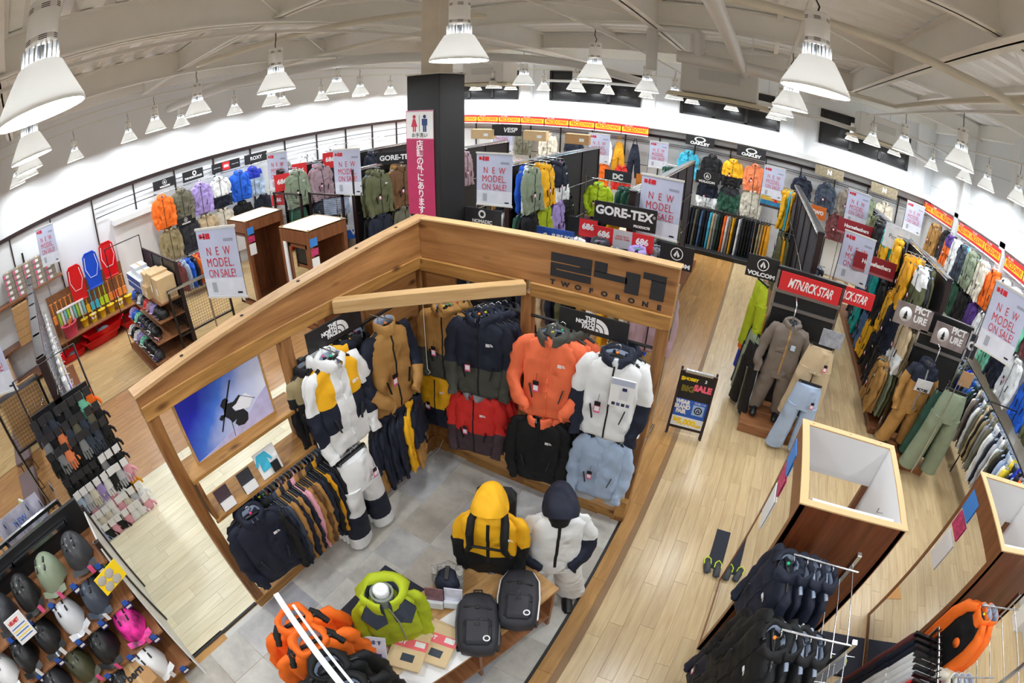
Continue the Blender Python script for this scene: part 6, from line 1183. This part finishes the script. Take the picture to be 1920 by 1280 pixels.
# A-board
t = thing('a_board', 'black A-frame sign for the wear brand fair standing in the aisle', 'sign', (-.23, 5.5, 0), .08); t.rotation_euler = (-.12, 0, .08)
obj('frame', G().bx(-.27, -.235, -.015, .015, 0, 1.0).bx(.235, .27, -.015, .015, 0, 1.0).bx(-.235, .235, -.015, .015, .1, .14).bx(-.235, .235, -.015, .015, .95, 1.0), DKBROWN, t); obj('rear_leg', G().bx(-.27, -.24, .02, .04, 0, .98, 0, Matrix.Rotation(-.25, 4, 'X') @ Matrix.Translation((0, -.21, .03))).bx(.24, .27, .02, .04, 0, .98, 0, Matrix.Rotation(-.25, 4, 'X') @ Matrix.Translation((0, -.21, .03))), DKBROWN, t); obj('clip_top', G().bb(-.2, .2, -.03, .03, .98, 1.02, .005), CHROME, t)
bd = obj('black_board', G().bx(-.235, .235, -.008, .008, .58, .95), BLK, t); lettering('BIG', .12, mat('olive_ink', '7d7420', .5), t, -.11, .74, y=-.012, bold=.006); lettering('SALE', .12, mat('salmon_ink', 'f0637a', .5), t, .1, .78, y=-.014, bold=.008); lettering('@HOBBY', .06, YELP, t, -.12, .89, y=-.012, bold=.003); lettering('3', .06, WHP, t, .12, .9, y=-.014, bold=.003)
bp_ = obj('blue_poster', G().bx(-.235, .235, -.009, .008, .14, .58), BLUEP, t); obj('white_band', G().bx(-.235, .235, -.011, .0, .14, .3), WHP, t)
for k, w_ in enumerate(('WEAR', 'BRAND', 'FAIR')): lettering(w_, .085, WHP, t, -.13, .53-.075*k, y=-.012, bold=.006, xs=.85)
lettering('10/28-11/5', .04, WHP, t, .12, .55, y=-.012); lettering('¥5,000', .12, YELP, t, -.04, .22, y=-.013, bold=.006); lettering('OFF', .05, YELP, t, .17, .19, y=-.013, bold=.004); obj('pale_square', G().bx(.03, .2, -.011, 0, .36, .52), mat('pale_blue', 'a9c4ea', .5), t); ring(t, .115, .44, .06, BLK, t=.3, kite=True)
for c in t.children:
    if c.name.startswith('emblem'): c.location.y = -.009
# toilet banner on the pillar
t = thing('pillar_banner', 'white and crimson restroom banner taped to the black pillar', 'banner', (-4.16, 4.845, 0)); CRIM = mat('crimson_banner', 'b5305e', .45, var=.05)
obj('white_top', G().bx(-.24, .22, -.006, 0, 3.78, 4.15), WHP, t); obj('pink_edge', G().bx(-.25, .23, -.004, 0, 3.76, 4.17), mat('pink_edge', 'd58aa6', .5), t); obj('crimson_strip', G().bx(-.25, .23, -.005, 0, 2.7, 3.77), CRIM, t)
RF = mat('figure_red', 'c62a4a', .5); BF = mat('figure_blue', '26407a', .5)
def person_icon(x, m, skirt):
    g = G().lathe([(.0001, 0), (.026, 0), (.026, .003), (.0001, .003)], 12, M=Matrix.Translation((x, -.006, 4.08)) @ Matrix.Rotation(PI/2, 4, 'X'))
    if skirt: g.add([(x-.02,-.009,4.05),(x+.02,-.009,4.05),(x+.055,-.009,3.94),(x-.055,-.009,3.94)], [(0,1,2,3)]).bx(x-.025, x-.008, -.01, -.006, 3.87, 3.94).bx(x+.008, x+.025, -.01, -.006, 3.87, 3.94)
    else: g.bx(x-.045, x+.045, -.01, -.006, 3.96, 4.05).bx(x-.028, x-.004, -.01, -.006, 3.87, 3.96).bx(x+.004, x+.028, -.01, -.006, 3.87, 3.96)
    return obj('figure_icon', g, m, t)
person_icon(-.1, RF, True); person_icon(.08, BF, False); obj('divider', G().bx(-.013, -.008, -.009, -.006, 3.87, 4.1), BLK, t); lettering('お手洗い', .07, BLK, t, -.01, 3.82, y=-.009)
for k, ch in enumerate('店舗の外にあります'): lettering(ch, .125, WHP, t, -.01, 3.69-.115*k, y=-.008, bold=.002)
# black cloth counter and nomadic board right of the pillar
t = thing('display_counter', 'tall counter wrapped in black cloth right of the pillar', 'counter', (-3.35, 5.85, 0)); obj('cloth_body', G().bb(-.55, .55, -.3, .3, 0, 2.25, .02), mat('black_cloth', '191a1e', .9, bump=.4, bscale=7), t); obj('side_post', G().bx(.56, .6, -.05, .0, 0, 2.4), CHROME, t)
o = brand('black board with a round white animal emblem right of the pillar', (-3.55, 5.4, 2.62), 0, .62, .24, mat('grey_black_board', '2d2c2f', .5), [('NOMADIC', .07, 0, -.07, dict(bold=.002))]); ring(o, 0, .04, .06, t=.45)
brand('blue surf for winter board in front of the booth back', (-2.72, 6.05, 2.25), .0, .6, .34, mat('surf_blue', '2d55b0', .5, var=.5, vscale=4), [('SURF FOR', .08, .13, .06, dict(bold=.003)), ('WINTER', .08, .13, -.04, dict(bold=.003))])
jacket((-3.95, 5.75, 2.2), .3, ('silver',), 'silver white jacket between the pillar and the black counter', 'counter display', 'plain', 'hang', tagged=False)
for k, (x, y, c) in enumerate(((-6.5, 12.8, CARD2), (-5.2, 12.9, CARD), (-8.1, 12.4, CARD2))): carton((x, y, 3.02 if k else 3.02), .7, .35, .3, 'flat carton stored on top of the far racks, %s' % ORD[k], c, .2)
# ================================================================== booth table
tb = thing('display_table', 'low wooden display table with backpacks and packages on the tiles', 'table', (-1.235, 1.28, 0), -.294); TT = wood('table_top', 'c9a06a', 'a87a45', 'Y', .45)
obj('top', G().bb(-.37, .37, -.95, .87, .71, .75, .005), TT, tb)
for y in (-.93, .0, .84): obj('panel_leg', G().bx(-.35, .35, y-.015, y+.015, 0, .71), SHELFW, tb)
obj('lower_shelf', G().bx(-.35, .35, -.93, .85, .2, .23), SHELFW, tb); obj('white_sheet', G().bx(-.05, .372, -.75, .1, .75, .753), PAPER, tb)
def tl(x, y, z=.75):   # table coordinates to the room
    c, s = math.cos(-.294), math.sin(-.294); return (-1.235+x*c-y*s, 1.28+x*s+y*c, z)
tag(obj('door_mat', G().bb(-2.45, -1.75, .75, 1.7, .006, .014, .003), MATM), 'dark mat on the tiles beside the table', 'mat').location = (0, 0, .0)
# yellow jacket bust with backpack straps
def bust(loc, rz, jc, label, pat, hoodup, straps=False, open_=False, s=1.15):
    t = thing('jacket_bust', label, 'mannequin', loc, rz); up_ = Matrix.Translation((0, 0, .70*s)) @ Matrix.Scale(s, 4); M = mlist(jc); rr = {}
    def fb(g): rr['r'] = jk_body(g, pat, 6, 1.45, n=28)
    obj('jacket', mesh_of(fb), M, t, M=up_)
    if not open_: obj('zip', strip(rr['r'], .012).mesh('zip'), fab('black'), t, M=up_)
    for sd in (-1, 1): obj('sleeve', mesh_of(lambda g: jk_sleeve(g, sd, 'cuff' if pat == 'two' else pat, 6, 'hang', n=12)), M, t, M=up_)
    obj('stand', G().lathe([(.1, 0), (.1, .02), (.02, .03), (.02, .2)], 16), CHROME, t)
    if straps:
        for sd in (-1, 1): obj('strap', G().tube([(sd*.09,.05,.03), (sd*.12,-.07,-.02), (sd*.125,-.125,-.12), (sd*.125,-.135,-.26), (sd*.16,-.12,-.36), (sd*.19,-.04,-.45)], [.022, .03, .032, .028, .018, .012], 8), fab('black'), t, M=up_)
        obj('chest_strap', G().tube([(-.12,-.15,-.24), (0,-.155,-.23), (.12,-.15,-.24)], .012, 6), fab('black'), t, M=up_); obj('backpack', G().bb(-.15, .15, .12, .3, -.5, .02, .05), fab('black'), t, M=up_)
    return t, up_
yj, up_ = bust(tl(-.2, .62), .35, ('yellow', 'black'), 'yellow and black jacket bust with hood up and backpack straps on the table', 'two', True, True, s=1.08)
def hood_up(t, up_, c, head='b9b4ae', wide=1.):
    rows = []; n_ = 17; PV = Vector((0, -.005, .03))
    for j in range(10):
        ph = math.radians(205-168*j/9); d = Vector((0, -math.cos(ph), math.sin(ph))); R_ = (.15+.085*max(0, math.sin(ph)))*wide*(1.1 if j > 7 else 1); w_ = .115*wide+.012*math.sin(j)
        r = []
        for i in range(n_):
            u = PI*i/(n_-1); p = PV+Vector((w_*math.cos(u)*(1+.12*math.sin(u)), 0, 0))+d*(R_*math.sin(u)**.8); r.append(p+Vector((nz(p, 9, 3), nz(p, 12, 4), nz(p, 9, 2)))*.012)
        rows.append(r)
    g = G().loft(rows, 0, closed=False)
    g.loft([rows[0], [Vector((p.x*.95, p.y*.7, -.05)) for p in rows[0]]], 0, closed=False)
    obj('hood', g, fab(c), t, M=up_); obj('head_form', G().lathe([(.045, -.03), (.045, .04), (.07, .1), (.078, .16), (.05, .21), (.0001, .225)], 16), mat('head_'+head, head, .12, .5), t, M=up_)
hood_up(yj, up_, 'yellow'); obj('chest_logo', LOGO, WHP, yj, M=up_ @ Matrix.Translation((.16, -.135, -.12)))
oj, up_ = bust(tl(-.12, -.42), .9, ('chartreuse', 'chartreuse'), 'olive green jacket bust with open collar on the table', 'plain', False, open_=True, s=1.0)
obj('neck_form', G().lathe([(.06, -.04), (.055, .06), (.058, .09), (.05, .105), (.03, .108), (.0001, .1)], 20), mat('white_bust', 'e2e2e6', .15), oj, M=up_); obj('collar', mesh_of(lambda g: jk_hood(g, 3, 0, 1, 1.3)), [fab('chartreuse'), fab('slate'), LINING], oj, M=up_ @ Matrix.Translation((0, .01, .01)) @ Matrix.Scale(1.5, 4))
obj('fleece_collar', G().lathe([(.085, -.05), (.08, .03), (.085, .06), (.07, .062), (.06, .0)], 18), mat('fleece_grey', '8a8f84', .9), oj, M=up_)
for sd in (-1, 1): obj('lapel', G().add([(sd*.02,-.105,.02),(sd*.12,-.07,.05),(sd*.2,-.1,-.1),(sd*.13,-.13,-.26),(sd*.03,-.125,-.2)], [(0,1,2,3,4) if sd < 0 else (4,3,2,1,0)]).add([(sd*.02,-.1,.02),(sd*.12,-.06,.05),(sd*.2,-.085,-.1),(sd*.13,-.11,-.26),(sd*.03,-.11,-.2)], [(4,3,2,1,0) if sd < 0 else (0,1,2,3,4)]), fab('slate'), oj, M=up_)
obj('inner_zip', G().tube([(.02,-.125,.0), (.05,-.13,-.2), (.05,-.135,-.5)], .006, 5), mat('zip_grey', '8d9180', .4), oj, M=up_)
# white mannequin with navy hood beside the table
wm = mannequin((-.83, 2.3, 0), .55, ('white', 'navy'), ('white',), 'white suited mannequin with raised navy hood beside the table', 'cuff', False, None, 'black', 'bent', neckz=1.36, s=1.1)
for c in list(wm.children):
    if c.name.startswith(('hood', 'neck_cap')): bpy.data.objects.remove(c)
hood_up(wm, Matrix.Translation((0, 0, 1.36)) @ Matrix.Scale(1.1, 4), 'navy', '1c1c22', 1.08); obj('neck_guard', G().lathe([(.085, -.06), (.09, .02), (.085, .08), (.07, .085)], 16, sy=.9), fab('black'), wm, M=Matrix.Translation((0, -.02, 1.36)) @ Matrix.Scale(1.1, 4))
# backpacks
def backpack(loc, rz, trim, label):
    t = thing('backpack', label, 'backpack', loc, rz, 'black backpacks on the table'); K = mat('pack_nylon', '2c2c33', .6, bump=.3, bscale=14)
    ol = [(-.12,-.27),(-.15,-.2),(-.16,0),(-.15,.16),(-.1,.25),(0,.28),(.1,.25),(.15,.16),(.16,0),(.15,-.2),(.12,-.27),(0,-.29)]
    rows = [[Vector((x*q, y*q, z+.012*nz((x, y, z), 9, 2))) for x, y in ol] for q, z in ((.92, 0), (1.02, .03), (1.03, .1), (.98, .14), (.8, .165), (.45, .175), (.1, .18))]; obj('main_bag', G().loft(rows, 0, cap=True), K, t)
    obj('piping', G().tube([Vector((x*1.035, y*1.035, .09)) for x, y in ol[1:10]], .012, 6), trim, t); obj('front_pocket', G().bb(-.11, .11, -.24, .0, .15, .19, .03), K, t)
    for y in (.1, -.06): obj('compression_strap', G().tube([(-.165, y, .08), (-.1, y+.01, .175), (.1, y-.01, .18), (.165, y-.02, .08)], .009, 5), BLK, t); obj('buckle', G().bb(-.02, .02, y-.015, y+.015, .18, .195, .004), BLK, t)
    obj('top_handle', G().tube([(-.04, .27, .08), (-.03, .31, .1), (.03, .31, .1), (.04, .27, .08)], .009, 5), BLK, t); obj('round_badge', G().lathe([(.018, .0), (.028, .0), (.028, .003), (.018, .003)], 16), WHP, t, (.07, -.19, .192)); obj('pack_logo', LOGO, WHP, t, M=Matrix.Translation((-.02, .18, .165)) @ Matrix.Rotation(-PI/2, 4, 'X') @ Matrix.Scale(1.4, 4))
    for s in (-1, 1): obj('shoulder_strap', G().tube([(s*.06, .22, .02), (s*.12, .2, -.0+.012), (s*.17, -.1, .012), (s*.15, -.24, .02)], .014, 6), K, t)
backpack(tl(.2, .12), .55, mat('pack_trim_grey', '5a5b60', .5), 'black backpack with grey piping nearer the packages'); backpack(tl(.24, .52), .45, WHP, 'black backpack with white piping at the table corner')
# fur trapper cap
t = thing('trapper_cap', 'navy trapper cap with grey fur flaps on the table', 'hat', tl(-.27, .2), .5)
obj('cap_block', G().lathe([(.1, 0), (.095, .05), (.06, .08)], 14), SHELFW, t); obj('crown', G().lathe([(.105, .05), (.115, .1), (.1, .17), (.05, .2), (.0001, .205)], 18, sy=1.1), fab('navy'), t); FUR = mat('grey_fur', 'a3a09a', .95, bump=1., bscale=120, var=.35, vscale=40)
for s in (-1, 1): obj('fur_flap', G().loft([[Vector((s*(.105+.03*math.cos(u)), y+.05*math.sin(u)*1.1, z+.0)) + Vector((nz((u, y, z), 5, 1)*.012, 0, 0)) for u in [2*PI*k/10 for k in range(10)]] for y, z in ((0, .04), (.0, .09), (.02, .15), (.03, .2), (.03, .225))], 0, cap=True), FUR, t)
obj('fur_back', G().tube([(-.11,.06,.15), (0,.12,.16), (.11,.06,.15)], .045, 10), FUR, t); obj('brim', G().loft([[Vector((.1*math.cos(a), -.1+.0-.075*q*math.sin(a), .075-.02*q)) for a in [PI*k/10 for k in range(11)]] for q in (0, 1)], 0, closed=False), fab('navy'), t); obj('brim_logo', LOGO, WHP, t, (.03, -.128, .12)); obj('top_buckle', G().bb(-.02, .02, -.06, .08, .2, .215, .004), BLK, t)
# leaflet stands
for k, (x, y) in enumerate(((-.2, .0), (-.1, .12))):
    o = brand('leaflet stand with a %s picture on the table' % ('dark pink' if k == 0 else 'pale sneaker'), tl(x, y, .86), .15+.3, .15, .2, (mat('leaflet_a', '7d5a64', .5, var=.4, vscale=14) if k == 0 else mat('leaflet_b', 'cfcfe0', .5, var=.3, vscale=10)), name='leaflet_stand', tilt=-.3); obj('pocket', G().bb(-.075, .075, -.04, -.002, -.1, -.03, .003), mat('clear_pocket', 'd6dae0', .2), o)
# kraft packages
KR = mat('package_kraft', 'd8bf95', .75, var=.05); PKB = mat('package_coral', 'ee6a74', .55)
for k, (x, y, z, rz) in enumerate(((.12, -.22, .756, -.1), (.14, -.24, .785, .0), (.03, -.42, .757, -.02), (.04, -.44, .787, .1), (.02, -.62, .757, -.25), (.05, -.45, .815, .12))):
    t = thing('kraft_package', 'kraft package with coral band, %s' % ('under the rear one on the table', 'rear top one on the table', 'bottom of the middle table stack', 'second of the middle table stack', 'nearest the layering card', 'top of the middle table stack')[k], 'package', tl(x, y, z), -.294+rz+.5, 'kraft packages on the table')
    obj('pouch', G().bb(-.14, .14, -.19, .19, 0, .026, .008), KR, t); obj('coral_band', G().bx(-.1, .02, -.191, .191, .0262, .0272) if False else G().bx(-.14, .14, .0, .09, .0262, .0272), PKB, t); obj('window', G().bx(-.03, .07, -.12, -.05, .0262, .0274), mat('package_window', '3a4350', .3), t); obj('white_flash', G().bx(.04, .12, .03, .08, .0272, .028), PAPER, t); obj('pack_lettering', tmesh('HOT', .05, bold=.002), WHP, t, M=Matrix.Translation((-.08, .045, .0275)))
o = brand('white layering card with a purple and red jacket picture on the table', tl(-.12, -.78, .88), .55, .42, .3, mat('layer_card', 'd3d6e4', .4), [('レイヤリングします', .045, -.02, .1, dict(m=NAVYP))], tilt=-.7)
obj('jacket_print', G().bx(.0, .17, -.003, 0, -.13, .0), mat('print_purple', '4a3f78', .5), o); obj('jacket_print_red', G().bx(.03, .13, -.005, 0, -.07, .01), REDP, o)
for k, m in enumerate((YELP, REDP, mat('rose_line', 'c9a0a0', .5), REDP)): obj('card_line', G().bx(-.18, -.03, -.002, 0, .02-.035*k, .03-.035*k), m, o)
# white rail with orange and black jackets in front
fr = thing('garment_rail', 'white rail of orange and black jackets at the lower frame edge', 'rack', (-1.95, .38, 0)); WPO = mat('white_enamel', 'f2f3f4', .3)
obj('rail', G().bb(0, 1.3, -.022, .022, 1.6, 1.645, .004), WPO, fr, (0, 0, 0), -.24); obj('inner_tube', G().bb(.13, 1.2, .05, .07, 1.6, 1.62, .003), WPO, fr, (0, 0, 0), -.24)
for a in (.25, 1.2): obj('leg', G().bb(a-.015, a+.015, -.015, .015, 0, 1.6, .003), WPO, fr, (0, 0, 0), -.24)
obj('foot', G().bb(.2, 1.25, -.25, .25, 0, .04, .004), WPO, fr, (0, 0, 0), -.24)
for k, (c, zc) in enumerate((('orange', 'black'), ('orange', 'black'), ('black', 'black'), ('black', 'black'), ('black', 'lime'))):
    a = .16+.2*k+(.03 if k > 1 else 0); px, py = -1.95+a*math.cos(-.24), .38+a*math.sin(-.24)
    t = jacket((px, py, 1.46), FX-.3, (c, zc) if k < 2 else ('black', 'black'), '%s jacket on the white rail, %s from the left' % (c, ORD[k]), 'jackets on the white rail', 'plain', 'hang', tagged=False, logo=k > 1, hoodcol=c)
    if k < 2:
        for s in (-1, 1): obj('shoulder_patch', G().tube([(s*.11,.045,-.02), (s*.14,-.0,-.03), (s*.17,-.05,-.07)], [.02, .028, .018], 8), fab('black'), t)
# ================================================================== the smallest far jackets beyond the first three hundred become one object
def fold_far(name, label, cat, keep):
    roots = [o for o in COL.objects if o.parent is None and o.get('category') == cat]
    roots.sort(key=lambda o: (o.location-Vector((0, 0, 4.3))).length)
    rest = roots[keep:]
    if not rest: return
    bpy.context.view_layer.update()
    vs, fs, mi, sm, mats, idx = [], [], [], [], [], {}
    dead = []
    for r in rest:
        for o in [r]+list(r.children_recursive):
            dead.append(o)
            if o.type != 'MESH': continue
            M = o.matrix_world; b0 = len(vs); vs += [tuple(M @ v.co) for v in o.data.vertices]
            slots = [s.material for s in o.material_slots]
            lut = []
            for m in slots:
                if m.name not in idx: idx[m.name] = len(mats); mats.append(m)
                lut.append(idx[m.name])
            for p in o.data.polygons: fs.append([b0+i for i in p.vertices]); mi.append(lut[p.material_index]); sm.append(p.use_smooth)
    me = bpy.data.meshes.new(name); me.from_pydata(vs, [], fs); me.polygons.foreach_set('material_index', mi); me.polygons.foreach_set('use_smooth', sm); me.update()
    for m in mats: me.materials.append(m)
    for o in reversed(dead): bpy.data.objects.remove(o)
    o = bpy.data.objects.new(name, me); COL.objects.link(o); tag(o, label, cat, None, 'stuff')
fold_far('far_jackets', 'small ski jackets on the most distant rails and racks', 'jacket', 296)
